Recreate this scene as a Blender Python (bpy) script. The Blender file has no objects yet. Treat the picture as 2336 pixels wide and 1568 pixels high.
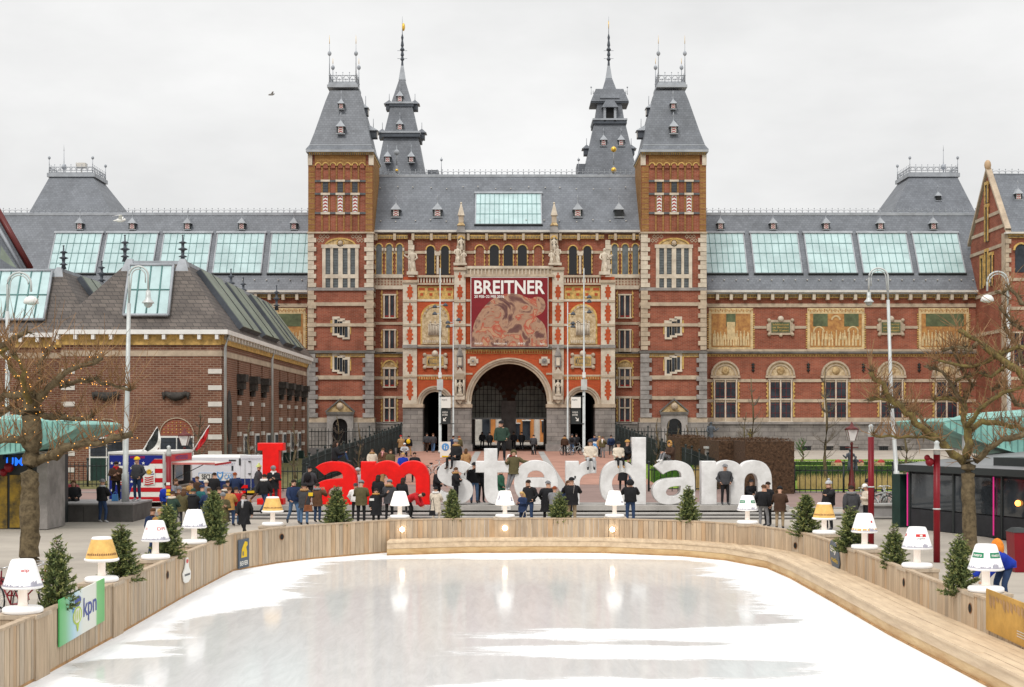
import bpy, math, random
from math import sin, cos, pi, radians, sqrt, atan2
from mathutils import Vector, Matrix
random.seed(7)
S = bpy.context.scene
COL = S.collection
# ---------------- camera -------------------------------------------------
F = 3200.0; CX = 1160.0; HY = 967.0; CZ = 4.6      # survey constants taken from the photograph
cam_d = bpy.data.cameras.new("camera")
cam = bpy.data.objects.new("camera", cam_d); COL.objects.link(cam)
cam.location = (0, 0, CZ); cam.rotation_euler = (radians(90), 0, 0)
cam_d.lens = 36 * F / 2336; cam_d.sensor_width = 36
cam_d.shift_x = 8 / 2336; cam_d.shift_y = 183 / 2336
cam_d.clip_end = 3000; cam_d.clip_start = .5
S.camera = cam
# ---------------- world: overcast sky -------------------------------------
SUN_EL, SUN_AZ = radians(48), radians(200)
wd = bpy.data.worlds.new("World"); S.world = wd; wd.use_nodes = True
nt = wd.node_tree; nt.nodes.clear()
def N(t, kind, **kw):
    n = t.nodes.new(kind)
    for k, v in kw.items(): setattr(n, k, v)
    return n
out = N(nt, 'ShaderNodeOutputWorld'); bg = N(nt, 'ShaderNodeBackground')
sky = N(nt, 'ShaderNodeTexSky', sky_type='NISHITA'); sky.sun_disc = False
sky.sun_elevation = SUN_EL; sky.sun_rotation = SUN_AZ
hs = N(nt, 'ShaderNodeHueSaturation'); hs.inputs['Saturation'].default_value = .12; hs.inputs['Value'].default_value = .10
nt.links.new(sky.outputs[0], hs.inputs['Color'])
tc = N(nt, 'ShaderNodeTexCoord'); mp = N(nt, 'ShaderNodeMapping'); mp.inputs['Scale'].default_value = (1.3, 1.3, 3.2)
nz = N(nt, 'ShaderNodeTexNoise'); nz.inputs['Scale'].default_value = 2.6; nz.inputs['Detail'].default_value = 6; nz.inputs['Roughness'].default_value = .55
rp = N(nt, 'ShaderNodeValToRGB')
rp.color_ramp.elements[0].position = .32; rp.color_ramp.elements[0].color = (.745, .747, .745, 1)
rp.color_ramp.elements[1].position = .68; rp.color_ramp.elements[1].color = (.96, .96, .955, 1)
nt.links.new(tc.outputs['Generated'], mp.inputs[0]); nt.links.new(mp.outputs[0], nz.inputs['Vector']); nt.links.new(nz.outputs[0], rp.inputs[0])
mx = N(nt, 'ShaderNodeMix', data_type='RGBA'); mx.inputs[0].default_value = .9
nt.links.new(hs.outputs[0], mx.inputs[6]); nt.links.new(rp.outputs[0], mx.inputs[7])
nt.links.new(mx.outputs[2], bg.inputs[0])
sx = N(nt, 'ShaderNodeSeparateXYZ'); nt.links.new(tc.outputs['Generated'], sx.inputs[0])      # an overcast sky is brightest overhead
mr0 = N(nt, 'ShaderNodeMapRange', interpolation_type='SMOOTHSTEP'); mr0.inputs[1].default_value = .32; mr0.inputs[2].default_value = 1; mr0.inputs[3].default_value = 1; mr0.inputs[4].default_value = 1.9
nt.links.new(sx.outputs[2], mr0.inputs[0]); nt.links.new(mr0.outputs[0], bg.inputs[1])
nt.links.new(bg.outputs[0], out.inputs[0])
# ---------------- sun behind cloud -----------------------------------------
sd = bpy.data.lights.new("sun", 'SUN'); sd.energy = 1.5; sd.angle = radians(14); sd.color = (1, .955, .89)
so = bpy.data.objects.new("sun", sd); COL.objects.link(so); so.location = (-20, -20, 80)
so.rotation_euler = (radians(42), 0, radians(-22))
S.view_settings.view_transform = 'Standard'; S.view_settings.look = 'None'
S.view_settings.exposure = 0.06; S.view_settings.gamma = 1.0
S.render.engine = 'CYCLES'
S.cycles.max_bounces = 6; S.cycles.diffuse_bounces = 3; S.cycles.glossy_bounces = 3; S.cycles.transmission_bounces = 4
S.cycles.use_denoising = True

# ---------------- geometry helpers ------------------------------------------
def P(X, Y, D): return ((X - CX) * D / F, D, CZ - (Y - HY) * D / F)
def wx(X, D): return (X - CX) * D / F
def wz(Y, D): return CZ - (Y - HY) * D / F
def gz(D):
    t = [(0, .25), (49, .25), (52, .4), (62.9, .4), (63.3, .6), (66, .6), (136, 1.92), (900, 1.92)]
    for (a, b), (c, d) in zip(t, t[1:]):
        if D <= c: return b + (d - b) * (D - a) / (c - a)
    return 1.92
BASE = {}
MATS = {}
class MB:
    def __init__(s): s.v = []; s.f = []; s.fm = []; s.sm = []; s.mats = []
    def mi(s, m):
        if m not in s.mats: s.mats.append(m)
        return s.mats.index(m)
    def add(s, vs, fs, m, smooth=False):
        b = len(s.v); s.v += [tuple(q) for q in vs]; k = s.mi(m)
        for f in fs: s.f.append([b + i for i in f]); s.fm.append(k); s.sm.append(smooth)
        return s
    def box(s, x0, x1, y0, y1, z0, z1, m):
        if x0 > x1: x0, x1 = x1, x0
        if z0 > z1: z0, z1 = z1, z0
        v = [(x, y, z) for x in (x0, x1) for y in (y0, y1) for z in (z0, z1)]
        return s.add(v, [(0, 1, 3, 2), (4, 6, 7, 5), (0, 4, 5, 1), (2, 3, 7, 6), (0, 2, 6, 4), (1, 5, 7, 3)], m)
    def pb(s, X0, Y0, X1, Y1, D, th, m):            # box whose front face fills a surveyed rectangle at distance D
        return s.box(wx(X0, D), wx(X1, D), D, D + th, wz(Y1, D), wz(Y0, D), m)
    def hexa(s, a, b, m):                            # two quads a (front) and b (back)
        v = list(a) + list(b)
        return s.add(v, [(0, 1, 2, 3), (7, 6, 5, 4), (0, 4, 5, 1), (1, 5, 6, 2), (2, 6, 7, 3), (3, 7, 4, 0)], m)
    def ext(s, pts, D, th, m):                       # extruded surveyed outline (may be concave)
        n = len(pts); fr = [P(X, Y, D) for X, Y in pts]; bk = [(x, y + th, z) for x, y, z in fr]
        a = sum(fr[i][0] * fr[(i + 1) % n][2] - fr[(i + 1) % n][0] * fr[i][2] for i in range(n))
        if a < 0: fr.reverse(); bk.reverse()
        s.add(fr + bk, [tuple(range(n)), tuple(reversed(range(n, 2 * n)))] + [(i, n + i, n + (i + 1) % n, (i + 1) % n) for i in range(n)], m)
        return s
    def ring(s, Xc, Yc, r0, r1, D, th, m, a0=0, a1=180, n=20, dip=None):
        for i in range(n):
            A = radians(a0 + (a1 - a0) * i / n); B = radians(a0 + (a1 - a0) * (i + 1) / n)
            q = [(Xc + r0 * cos(A), Yc - r0 * sin(A)), (Xc + r1 * cos(A), Yc - r1 * sin(A)), (Xc + r1 * cos(B), Yc - r1 * sin(B)), (Xc + r0 * cos(B), Yc - r0 * sin(B))]
            fr = [P(X, Y, D) for X, Y in q]; bk = [(x, y + th, z) for x, y, z in fr]
            mm = m if dip is None or i % 2 == 0 else dip
            s.add(fr + bk, [(0, 1, 2, 3), (1, 5, 6, 2), (0, 3, 7, 4)], mm)
        return s
    def quad(s, pts, m): return s.add(pts, [tuple(range(len(pts)))], m)
    def tube(s, pts, rad, m, n=6, cap=True, smooth=True):
        pts = [Vector(p) for p in pts]
        if not hasattr(rad, '__len__'): rad = [rad] * len(pts)
        vs = []; up = Vector((0.03, 0.02, 1))
        for i, p in enumerate(pts):
            d = (pts[min(i + 1, len(pts) - 1)] - pts[max(i - 1, 0)])
            if d.length < 1e-9: d = Vector((0, 0, 1))
            d.normalize(); a = d.cross(up)
            if a.length < .05: a = d.cross(Vector((1, 0, 0)))
            a.normalize(); b = d.cross(a)
            for k in range(n):
                t = 2 * pi * k / n; vs.append(p + (a * cos(t) + b * sin(t)) * rad[i])
        fs = [(i * n + k, i * n + (k + 1) % n, (i + 1) * n + (k + 1) % n, (i + 1) * n + k) for i in range(len(pts) - 1) for k in range(n)]
        if cap: fs += [tuple(reversed(range(n))), tuple(range((len(pts) - 1) * n, len(pts) * n))]
        return s.add(vs, fs, m, smooth)
    def lathe(s, c, prof, m, n=16, smooth=True, sx=1, sy=1, a0=0, cap=True):   # prof [(r, z)]
        vs = [(c[0] + r * sx * cos(a0 + 2 * pi * k / n), c[1] + r * sy * sin(a0 + 2 * pi * k / n), c[2] + z) for r, z in prof for k in range(n)]
        L = len(prof)
        fs = [(i * n + k, i * n + (k + 1) % n, (i + 1) * n + (k + 1) % n, (i + 1) * n + k) for i in range(L - 1) for k in range(n)]
        if cap: fs += [tuple(reversed(range(n))), tuple(range((L - 1) * n, L * n))]
        return s.add(vs, fs, m, smooth)
    def ball(s, c, r, m, n=8, rings=5, sx=1, sy=1, sz=1, smooth=True):
        return s.lathe(c, [(max(r * sin(pi * i / rings), 1e-4), -r * sz * cos(pi * i / rings)) for i in range(rings + 1)], m, n, smooth, sx, sy)
    def frus(s, b, t, zb, zt, m):                     # b, t = (x0,x1,y0,y1)
        v = [(b[0], b[2], zb), (b[1], b[2], zb), (b[1], b[3], zb), (b[0], b[3], zb), (t[0], t[2], zt), (t[1], t[2], zt), (t[1], t[3], zt), (t[0], t[3], zt)]
        return s.add(v, [(3, 2, 1, 0), (4, 5, 6, 7), (0, 1, 5, 4), (1, 2, 6, 5), (2, 3, 7, 6), (3, 0, 4, 7)], m)
    def shape(s, tm, fn, m):                          # map a flat mesh (verts 0..1) through fn
        return s.add([fn(u, v) for u, v in tm[0]], tm[1], m)
    def text(s, body, X0, Y0, X1, Y1, D, m, off=0.0):
        return s.shape(tmesh(body, off), lambda u, v: P(X0 + u * (X1 - X0), Y1 + v * (Y0 - Y1), D), m)
    def build(s, name, parent=None, label=None, cat=None, group=None, kind=None):
        me = bpy.data.meshes.new(name)
        b = BASE.get(parent.name, (0, 0, 0)) if parent else (0, 0, 0)
        me.from_pydata([(x - b[0], y - b[1], z - b[2]) for x, y, z in s.v], [], s.f)
        for m in s.mats: me.materials.append(MATS[m])
        me.polygons.foreach_set('material_index', s.fm); me.polygons.foreach_set('use_smooth', s.sm)
        me.update()
        o = bpy.data.objects.new(name, me); COL.objects.link(o)
        if parent: o.parent = parent; BASE[o.name] = b
        tag(o, label, cat, group, kind)
        return o
def tag(o, label=None, cat=None, group=None, kind=None):
    if label: o['label'] = label
    if cat: o['category'] = cat
    if group: o['group'] = group
    if kind: o['kind'] = kind
    return o
def thing(name, label, cat, loc=(0, 0, 0), group=None):
    o = bpy.data.objects.new(name, None); o.empty_display_size = .2; COL.objects.link(o)
    o.location = loc; BASE[o.name] = tuple(loc)
    return tag(o, label, cat, group)
def part_copy(src, parent):
    c = src.copy(); COL.objects.link(c); c.parent = parent
    for g in list(src.children): part_copy(g, c)
    return c
def dup(root, loc=None, rz=None, label=None, group=None, sc=None):
    r = root.copy(); COL.objects.link(r); BASE[r.name] = (0, 0, 0)
    if loc is not None: r.location = loc
    if rz is not None: r.rotation_euler = (0, 0, rz)
    if sc is not None: r.scale = (sc, sc, sc)
    for ch in list(root.children): part_copy(ch, r)
    if label: r['label'] = label
    if group: r['group'] = group
    return r
# ---------------- flat outlines: lettering and shapes with holes --------------
_tc = {}
def _grab(cu):
    o = bpy.data.objects.new('tmp', cu); COL.objects.link(o)
    dg = bpy.context.evaluated_depsgraph_get(); dg.update()
    me = bpy.data.meshes.new_from_object(o.evaluated_get(dg))
    bpy.data.objects.remove(o); bpy.data.curves.remove(cu)
    return me
def tmesh(body, off=0.0):
    k = (body, off)
    if k not in _tc:
        cu = bpy.data.curves.new('t', 'FONT'); cu.body = body; cu.size = 1; cu.offset = off; cu.resolution_u = 3; cu.fill_mode = 'FRONT'
        me = _grab(cu); vs = [(v.co.x, v.co.y) for v in me.vertices]; fs = [tuple(p.vertices) for p in me.polygons]
        x0 = min(v[0] for v in vs); x1 = max(v[0] for v in vs); y0 = min(v[1] for v in vs); y1 = max(v[1] for v in vs)
        _tc[k] = ([((x - x0) / (x1 - x0), (y - y0) / (y1 - y0)) for x, y in vs], fs, (x1 - x0) / (y1 - y0)); bpy.data.meshes.remove(me)
    return _tc[k]
def chaikin(p, lim=50, it=2):
    for _ in range(it):
        q = []; n = len(p)
        for i in range(n):
            a, b, c = Vector(p[i - 1]), Vector(p[i]), Vector(p[(i + 1) % n])
            u, v = (b - a), (c - b)
            if u.length > 1e-6 and v.length > 1e-6 and 1 < math.degrees(u.angle(v)) < lim:
                q += [tuple(b - u * .25), tuple(b + v * .25)]
            else: q.append(tuple(b))
        p = q
    return p
def solid(outlines, depth, bevel=0.0):               # outlines in x,z metres -> verts, faces (front at y=0)
    cu = bpy.data.curves.new('s', 'CURVE'); cu.dimensions = '2D'; cu.fill_mode = 'BOTH'
    cu.extrude = depth / 2 - bevel; cu.bevel_depth = bevel; cu.bevel_resolution = 1; cu.offset = -bevel
    for ol in outlines:
        sp = cu.splines.new('POLY'); sp.points.add(len(ol) - 1); sp.use_cyclic_u = True
        for i, (x, z) in enumerate(ol): sp.points[i].co = (x, z, 0, 1)
    me = _grab(cu); vs = [(v.co.x, depth / 2 - v.co.z, v.co.y) for v in me.vertices]; fs = [tuple(p.vertices) for p in me.polygons]
    bpy.data.meshes.remove(me); return vs, fs
# ---------------- materials ----------------------------------------------------
def L(t, a, b): t.links.new(a, b)
def newmat(name):
    m = bpy.data.materials.new(name); m.use_nodes = True; MATS[name] = m
    t = m.node_tree; return m, t, t.nodes['Principled BSDF']
def mat(name, c, rough=.7, var=.12, scale=2.0, metal=0.0, bump=0.0, bscale=None, stretch=(1, 1, 1), c2=None, spec=.3, emit=None, es=1, world=True, detail=5):
    m, t, b = newmat(name)
    b.inputs['Roughness'].default_value = rough; b.inputs['Metallic'].default_value = metal; b.inputs['Specular IOR Level'].default_value = spec
    b.inputs['Base Color'].default_value = (*c, 1)
    if emit: b.inputs['Emission Color'].default_value = (*emit, 1); b.inputs['Emission Strength'].default_value = es
    if var or c2 or bump:
        g = N(t, 'ShaderNodeNewGeometry') if world else N(t, 'ShaderNodeTexCoord')
        mp = N(t, 'ShaderNodeMapping'); mp.inputs['Scale'].default_value = stretch
        L(t, g.outputs['Position' if world else 'Object'], mp.inputs[0])
        nz = N(t, 'ShaderNodeTexNoise'); nz.inputs['Scale'].default_value = scale; nz.inputs['Detail'].default_value = detail; nz.inputs['Roughness'].default_value = .65
        L(t, mp.outputs[0], nz.inputs['Vector'])
        rp = N(t, 'ShaderNodeValToRGB'); e = rp.color_ramp.elements
        lo = c2 if c2 else tuple(x * (1 - var) for x in c); hi = c if c2 else tuple(min(1, x * (1 + var)) for x in c)
        e[0].position = .36; e[0].color = (*lo, 1); e[1].position = .64; e[1].color = (*hi, 1)
        L(t, nz.outputs[0], rp.inputs[0]); L(t, rp.outputs[0], b.inputs['Base Color'])
        if bump:
            n2 = N(t, 'ShaderNodeTexNoise'); n2.inputs['Scale'].default_value = bscale or scale * 4; n2.inputs['Detail'].default_value = 4
            L(t, mp.outputs[0], n2.inputs['Vector'])
            bp = N(t, 'ShaderNodeBump'); bp.inputs['Strength'].default_value = bump; bp.inputs['Distance'].default_value = .05
            L(t, n2.outputs[0], bp.inputs['Height']); L(t, bp.outputs[0], b.inputs['Normal'])
    return m
def brick(name, c1, c2, mortar, bw=.22, bh=.07, ms=.012, rough=.85, weather=.3, wscale=.35, bump=.25, off=.5, spec=.2, roof=False):
    m, t, b = newmat(name)
    b.inputs['Roughness'].default_value = rough; b.inputs['Specular IOR Level'].default_value = spec
    g = N(t, 'ShaderNodeNewGeometry'); sp = N(t, 'ShaderNodeSeparateXYZ'); L(t, g.outputs['Position'], sp.inputs[0])
    ad = N(t, 'ShaderNodeMath'); L(t, sp.outputs[0], ad.inputs[0]); L(t, sp.outputs[1], ad.inputs[1])
    cb = N(t, 'ShaderNodeCombineXYZ')
    L(t, (sp.outputs[0] if roof else ad.outputs[0]), cb.inputs[0]); L(t, sp.outputs[2], cb.inputs[1])
    br = N(t, 'ShaderNodeTexBrick'); br.offset = off
    br.inputs['Color1'].default_value = (*c1, 1); br.inputs['Color2'].default_value = (*c2, 1); br.inputs['Mortar'].default_value = (*mortar, 1)
    br.inputs['Scale'].default_value = 1; br.inputs['Brick Width'].default_value = bw; br.inputs['Row Height'].default_value = bh; br.inputs['Mortar Size'].default_value = ms
    L(t, cb.outputs[0], br.inputs['Vector'])
    nz = N(t, 'ShaderNodeTexNoise'); nz.inputs['Scale'].default_value = wscale; nz.inputs['Detail'].default_value = 8; nz.inputs['Roughness'].default_value = .7
    L(t, g.outputs['Position'], nz.inputs['Vector'])
    rp = N(t, 'ShaderNodeMapRange'); rp.inputs[1].default_value = .3; rp.inputs[2].default_value = .7; rp.inputs[3].default_value = 1 - weather; rp.inputs[4].default_value = 1 + weather * .5
    L(t, nz.outputs[0], rp.inputs[0])
    mu = N(t, 'ShaderNodeMix', data_type='RGBA', blend_type='MULTIPLY'); mu.inputs[0].default_value = 1
    L(t, br.outputs[0], mu.inputs[6]); L(t, rp.outputs[0], mu.inputs[7]); L(t, mu.outputs[2], b.inputs['Base Color'])
    if bump:
        bp = N(t, 'ShaderNodeBump'); bp.inputs['Strength'].default_value = bump; bp.inputs['Distance'].default_value = .02; bp.invert = True
        L(t, br.outputs['Fac'], bp.inputs['Height']); L(t, bp.outputs[0], b.inputs['Normal'])
    return m
brick('brick', (.335, .097, .054), (.255, .067, .038), (.32, .19, .14), .45, .13, .014, weather=.42, wscale=.5)
brick('portal_brick', (.50, .088, .03), (.40, .066, .022), (.38, .14, .07), .4, .12, .008, weather=.22)
brick('ochre_brick', (.38, .215, .08), (.29, .145, .05), (.22, .11, .04), .5, .14, .02, weather=.35)
brick('brown_brick', (.205, .088, .054), (.135, .052, .033), (.28, .20, .145), .42, .14, .02, weather=.3)
brick('slate', (.178, .192, .215), (.138, .150, .170), (.105, .114, .13), .34, .24, .014, weather=.3, roof=True, rough=.5, spec=.4, wscale=.5)
brick('old_slate', (.15, .125, .108), (.10, .083, .074), (.045, .04, .036), .5, .26, .02, weather=.35, rough=.6, wscale=.8, spec=.3)
brick('ashlar', (.30, .275, .25), (.24, .22, .205), (.12, .11, .10), 1.3, .42, .02, weather=.45, wscale=.6)
mat('stone', (.52, .42, .31), .8, c2=(.36, .285, .21), scale=1.3); mat('pale_stone', (.65, .57, .46), .8, c2=(.46, .39, .31), scale=1.2)
mat('grey_stone', (.27, .25, .235), .8, .3, .9); mat('dark_stone', (.13, .12, .11), .8, .3, 1)
mat('gold', (.50, .32, .10), .6, .35, 3); mat('gold_leaf', (.8, .5, .08), .3, .1, 3, metal=.6)
mat('relief', (.60, .45, .24), .8, c2=(.25, .15, .06), scale=2.6, bump=.8, bscale=5)
mat('relief_pale', (.62, .50, .33), .8, c2=(.36, .25, .13), scale=3.2, bump=.8, bscale=6)
mat('tile_ochre', (.50, .26, .08), .6, c2=(.30, .13, .045), scale=2.2); mat('tile_green', (.10, .12, .06), .6, .3, 1.3); mat('tile_cream', (.58, .44, .24), .6, .2, 3)
mat('lead', (.34, .36, .385), .6, .15, 1); mat('lead_dark', (.07, .08, .095), .6, .2, 1)
mat('window_glass', (.03, .036, .045), .2, .5, .6, spec=.25); mat('leaded_glass', (.10, .115, .12), .25, .3, 2, spec=.6)
mat('black_glass', (.012, .012, .013), .15, 0, spec=.4)
mat('skylight_glass', (.42, .56, .565), .12, .14, .45, spec=.6); mat('green_glass', (.17, .20, .155), .45, .2, .6, spec=.4)
mat('skylight_bar', (.11, .23, .22), .5, 0); mat('frame_red', (.25, .015, .01), .5, .1); mat('lantern_red', (.11, .018, .016), .4, .1); mat('frame_dark', (.03, .035, .035), .5, 0)
mat('white_paint', (.74, .73, .70), .45, .06, 1.2); mat('off_white', (.6, .57, .52), .6, .1, 1.5); mat('shutter_red', (.32, .025, .02), .5, .1)
mat('louvre', (.10, .105, .11), .6, .2, 4); mat('shutter_green', (.012, .035, .028), .5, .2)
mat('iron', (.018, .025, .024), .5, .2, 4); mat('iron_grey', (.33, .35, .38), .5, .15); mat('dark', (.012, .012, .012), .8, 0)
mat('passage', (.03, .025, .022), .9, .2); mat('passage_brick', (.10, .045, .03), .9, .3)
mat('galv', (.52, .54, .53), .45, .12, 1.5, metal=.2); mat('copper', (.20, .42, .37), .6, .3, .9, spec=.4)
mat('red_sign', (.80, .006, .004), .42, .14, 1.5); mat('white_sign', (.79, .785, .78), .45, c2=(.62, .61, .60), scale=1.6, bump=.1, bscale=12)
mat('asphalt', (.44, .395, .335), .9, c2=(.35, .31, .265), scale=.5, bump=.15, bscale=30, stretch=(.6, 1, 1), detail=9); mat('pavers', (.37, .20, .15), .9, .16, .5, bump=.15, bscale=18)
mat('road', (.24, .165, .145), .9, .12, .4); mat('kerb', (.36, .35, .335), .85, .12, 1.5); mat('concrete', (.38, .36, .335), .8, .15, .8)
mat('dark_granite', (.10, .093, .088), .6, .3, 1.1); mat('granite', (.30, .285, .28), .7, .15, 1.5)
mat('dull_grass', (.13, .12, .045), .9, .35, 2.5); mat('grass', (.16, .25, .02), .9, .35, 2.5); mat('reed', (.45, .33, .14), .9, .25, 4); mat('leafgreen', (.05, .13, .015), .8, .4, 5)
mat('box_hedge', (.03, .06, .015), .9, .5, 6); mat('beech', (.08, .045, .025), .9, .5, 6, bump=.9, bscale=20)
mat('beech_light', (.125, .068, .036), .9, .4, 6); mat('bark', (.19, .145, .082), .9, c2=(.08, .06, .034), scale=6, bump=.6, bscale=16)
mat('moss_bark', (.23, .18, .06), .9, c2=(.10, .075, .035), scale=4, bump=.6, bscale=18); mat('twig', (.25, .145, .07), .85, .3, 3)
mat('twig_grey', (.15, .12, .095), .85, .3, 3)
for i, c in enumerate([(.57, .435, .30), (.52, .40, .28), (.61, .475, .33), (.47, .37, .27), (.56, .39, .24), (.54, .44, .33)]):
    mat('plank%d' % i, c, .75, c2=tuple(x * .74 for x in c), scale=3, stretch=(3, 3, .35))
mat('bench_wood', (.68, .53, .36), .65, c2=(.52, .39, .26), scale=2.2, stretch=(2.5, .35, 3)); mat('bench_front', (.62, .45, .24), .6, c2=(.45, .28, .13), scale=1.6, stretch=(1, .5, 3))
mat('wood_edge', (.40, .23, .10), .7, .25, 3)
mat('black_rubber', (.015, .015, .015), .6, 0); mat('chrome', (.6, .6, .6), .25, 0, metal=.9); mat('red_metal', (.20, .005, .012), .4, .1, 2)
mat('fir', (.16, .20, .07), .8, c2=(.08, .115, .045), scale=7); mat('fir_tip', (.33, .33, .11), .8, c2=(.18, .21, .075), scale=7)
# =====================  GROUND AND PAVING  =====================================
g = MB()
Ds = [4, 49, 52, 62.9, 63.3, 66, 136, 200, 900]
for a, b in zip(Ds, Ds[1:]):
    g.add([(-700, a, gz(a)), (700, a, gz(a)), (700, b, gz(b)), (-700, b, gz(b))], [(0, 1, 2, 3)], 'asphalt')
g.build('ground', kind='structure')
def strip(name, x0, x1, d0, d1, m, dz, x2=None, x3=None):
    q = MB(); n = 12; x2 = x0 if x2 is None else x2; x3 = x1 if x3 is None else x3
    for i in range(n):
        a = d0 + (d1 - d0) * i / n; b = d0 + (d1 - d0) * (i + 1) / n; t = i / n; u = (i + 1) / n
        q.add([(x0 + (x2 - x0) * t, a, gz(a) + dz), (x1 + (x3 - x1) * t, a, gz(a) + dz), (x1 + (x3 - x1) * u, b, gz(b) + dz), (x0 + (x2 - x0) * u, b, gz(b) + dz)], [(0, 1, 2, 3)], m)
    q.build(name, kind='structure')
strip('cycle_path', -60, 60, 66.6, 84, 'road', .010)
strip('ramp_paving', -13, 13, 84.1, 136, 'pavers', .014, -9.9, 10.4)
strip('ramp_paving', -8.5, 8.5, 136.001, 175, 'passage_brick', .014)
strip('paving_strip', -3.2, -2.65, 78, 135, 'kerb', .022)
strip('paving_strip', 2.85, 3.4, 78, 135, 'kerb', .022)
strip('kerb_line', -60, 60, 66.2, 66.6, 'kerb', .03)
strip('kerb_line', -60, -13, 77.0, 77.35, 'kerb', .03); strip('kerb_line', 12.5, 60, 77.0, 77.35, 'kerb', .03)
st = MB(); XL, XR = -14.2, 17.2
st.box(XL, XR, 61.6, 63.5, .3, .5, 'concrete'); st.box(XL + .5, XR - .5, 62.4, 63.5, .5, .603, 'concrete')
st.box(XL, XR, 61.57, 61.6, .3, .46, 'dark_granite'); st.box(XL + .5, XR - .5, 62.37, 62.4, .5, .565, 'dark_granite')
st.build('steps', kind='structure')

# =====================  MUSEUM  ================================================
mus = thing('museum_building', 'large red brick museum with slate roofs, twin square towers and a wide arched passage', 'museum', (0, 138, 1.92))
def archpoly(X0, X1, Ytop, Ybot, n=12, flat=1.0):
    r = (X1 - X0) / 2; xc = (X0 + X1) / 2; ys = Ytop + r * flat
    return [(X0, Ybot)] + [(xc - r * cos(pi * i / n), ys - r * flat * sin(pi * i / n)) for i in range(n + 1)] + [(X1, Ybot)]
def chev(mb, X0, Y0, X1, Y1, D, n, up=True):
    mb.pb(X0, Y0, X1, Y1, D, .04, 'white_paint'); h = (Y1 - Y0) / n; xc = (X0 + X1) / 2; w = (X1 - X0) * .08
    for i in range(n):
        y = Y0 + h * (i + .5); k = h * .42
        for a, b in ((X0 + w, xc), (xc, X1 - w)):
            ya = y + (k * .9 if a == X0 + w else 0); yb = y + (0 if a == X0 + w else k * .9)
            mb.ext([(a, ya), (b, yb), (b, yb - k), (a, ya - k)], D - .03, .03, 'shutter_red')
def dormer(parent, X, Yb, w, h, D, rf='lead_dark', dark=False, label=None, depth=1.6, fin=True):
    m = MB(); x = wx(X, D); z0 = wz(Yb, D); W = w * D / F; H = h * D / F
    m.box(x - W * .5, x + W * .5, D, D + depth, z0, z0 + H * .55, 'frame_dark')
    if dark: m.box(x - W * .33, x + W * .33, D - .03, D, z0 + H * .04, z0 + H * .5, 'black_glass')
    else: chev(m, X - w * .33, Yb - h * .52, X + w * .33, Yb - h * .06, D - .05, 3)
    e = W * .64; m.add([(x - e, D - .25, z0 + H * .52), (x + e, D - .25, z0 + H * .52), (x + e, D + depth, z0 + H * .52), (x - e, D + depth, z0 + H * .52), (x, D + .12, z0 + H * 1.05), (x, D + depth, z0 + H * 1.05)],
          [(0, 1, 4), (1, 2, 5, 4), (3, 0, 4, 5), (3, 2, 1, 0)], 'lead')
    m.box(x - W * .6, x + W * .6, D - .12, D, z0 - H * .06, z0, 'lead')
    if fin: m.lathe((x, D + .25, z0 + H), [(.05, -.1), (.09, 0), (.03, .1), (.025, .5), (.07, .6), (.01, .9)], 'iron_grey', 6)
    return m.build('dormer', parent)
def finial(m, x, y, z, h, r=.05, ball=.16, mm='iron_grey', tip='gold_leaf', bz=.62):
    m.tube([(x, y, z), (x, y, z + h)], [r, r * .35], mm, 6)
    m.ball((x, y, z + h * bz), ball, mm, 8, 6, sz=1.2); m.ball((x, y, z + h * .2), ball * .5, mm, 6, 4)
    if tip: m.tube([(x, y, z + h), (x, y, z + h * 1.22)], [r * .5, r * .1], tip, 5)
def cresting(m, p, q, z, h, step=.7, mm='iron_grey', fancy=False):
    p = Vector(p); q = Vector(q); d = q - p; n = max(1, int(d.length / step)); u = d / n; e = u.normalized()
    m.tube([(p.x, p.y, z + .04), (q.x, q.y, z + .04)], .04, mm, 4)
    if fancy: m.tube([(p.x, p.y, z + h * .72), (q.x, q.y, z + h * .72)], .035, mm, 4); m.tube([(p.x, p.y, z + h * .3), (q.x, q.y, z + h * .3)], .03, mm, 4)
    for i in range(n + 1):
        c = p + u * i
        m.tube([(c.x, c.y, z), (c.x, c.y, z + h)], [.035, .02], mm, 4); m.ball((c.x, c.y, z + h), .06, mm, 5, 3)
        if i < n:
            pts = [(c.x + e.x * u.length * (.5 - .5 * cos(pi * k / 6)), c.y + e.y * u.length * (.5 - .5 * cos(pi * k / 6)), z + h * (.25 + .45 * sin(pi * k / 6))) for k in range(7)]
            m.tube(pts, .025, mm, 3, cap=False)
            if fancy:
                cc = c + u * .5; pts = [(cc.x + e.x * .22 * cos(a), cc.y + e.y * .22 * cos(a), z + h * .5 + .2 * sin(a)) for a in [k * pi / 4 for k in range(9)]]
                m.tube(pts, .022, mm, 3, cap=False)
def quoins(m, Xo, Xi, Y0, Y1, D, mm, step=10.6, tooth=5, th=.16):
    n = int(round((Y1 - Y0) / step)); h = (Y1 - Y0) / n; sg = 1 if Xi > Xo else -1
    for i in range(n):
        w = Xi + (sg * tooth if i % 2 else 0)
        m.pb(min(Xo, w), Y0 + i * h, max(Xo, w), Y0 + (i + 1) * h - .55, D - (.06 if i % 2 else 0), th + (.06 if i % 2 else 0), mm)
def dentils(m, X0, X1, Y0, Y1, D, step=3.2, back='gold', mm='dark_stone'):
    m.pb(X0, Y0, X1, Y1, D, .25, back); n = int((X1 - X0) / step)
    for i in range(n):
        x = X0 + (i + .5) * (X1 - X0) / n; m.pb(x - step * .22, Y0 + (Y1 - Y0) * .3, x + step * .22, Y1 - (Y1 - Y0) * .2, D - .06, .08, mm)
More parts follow.
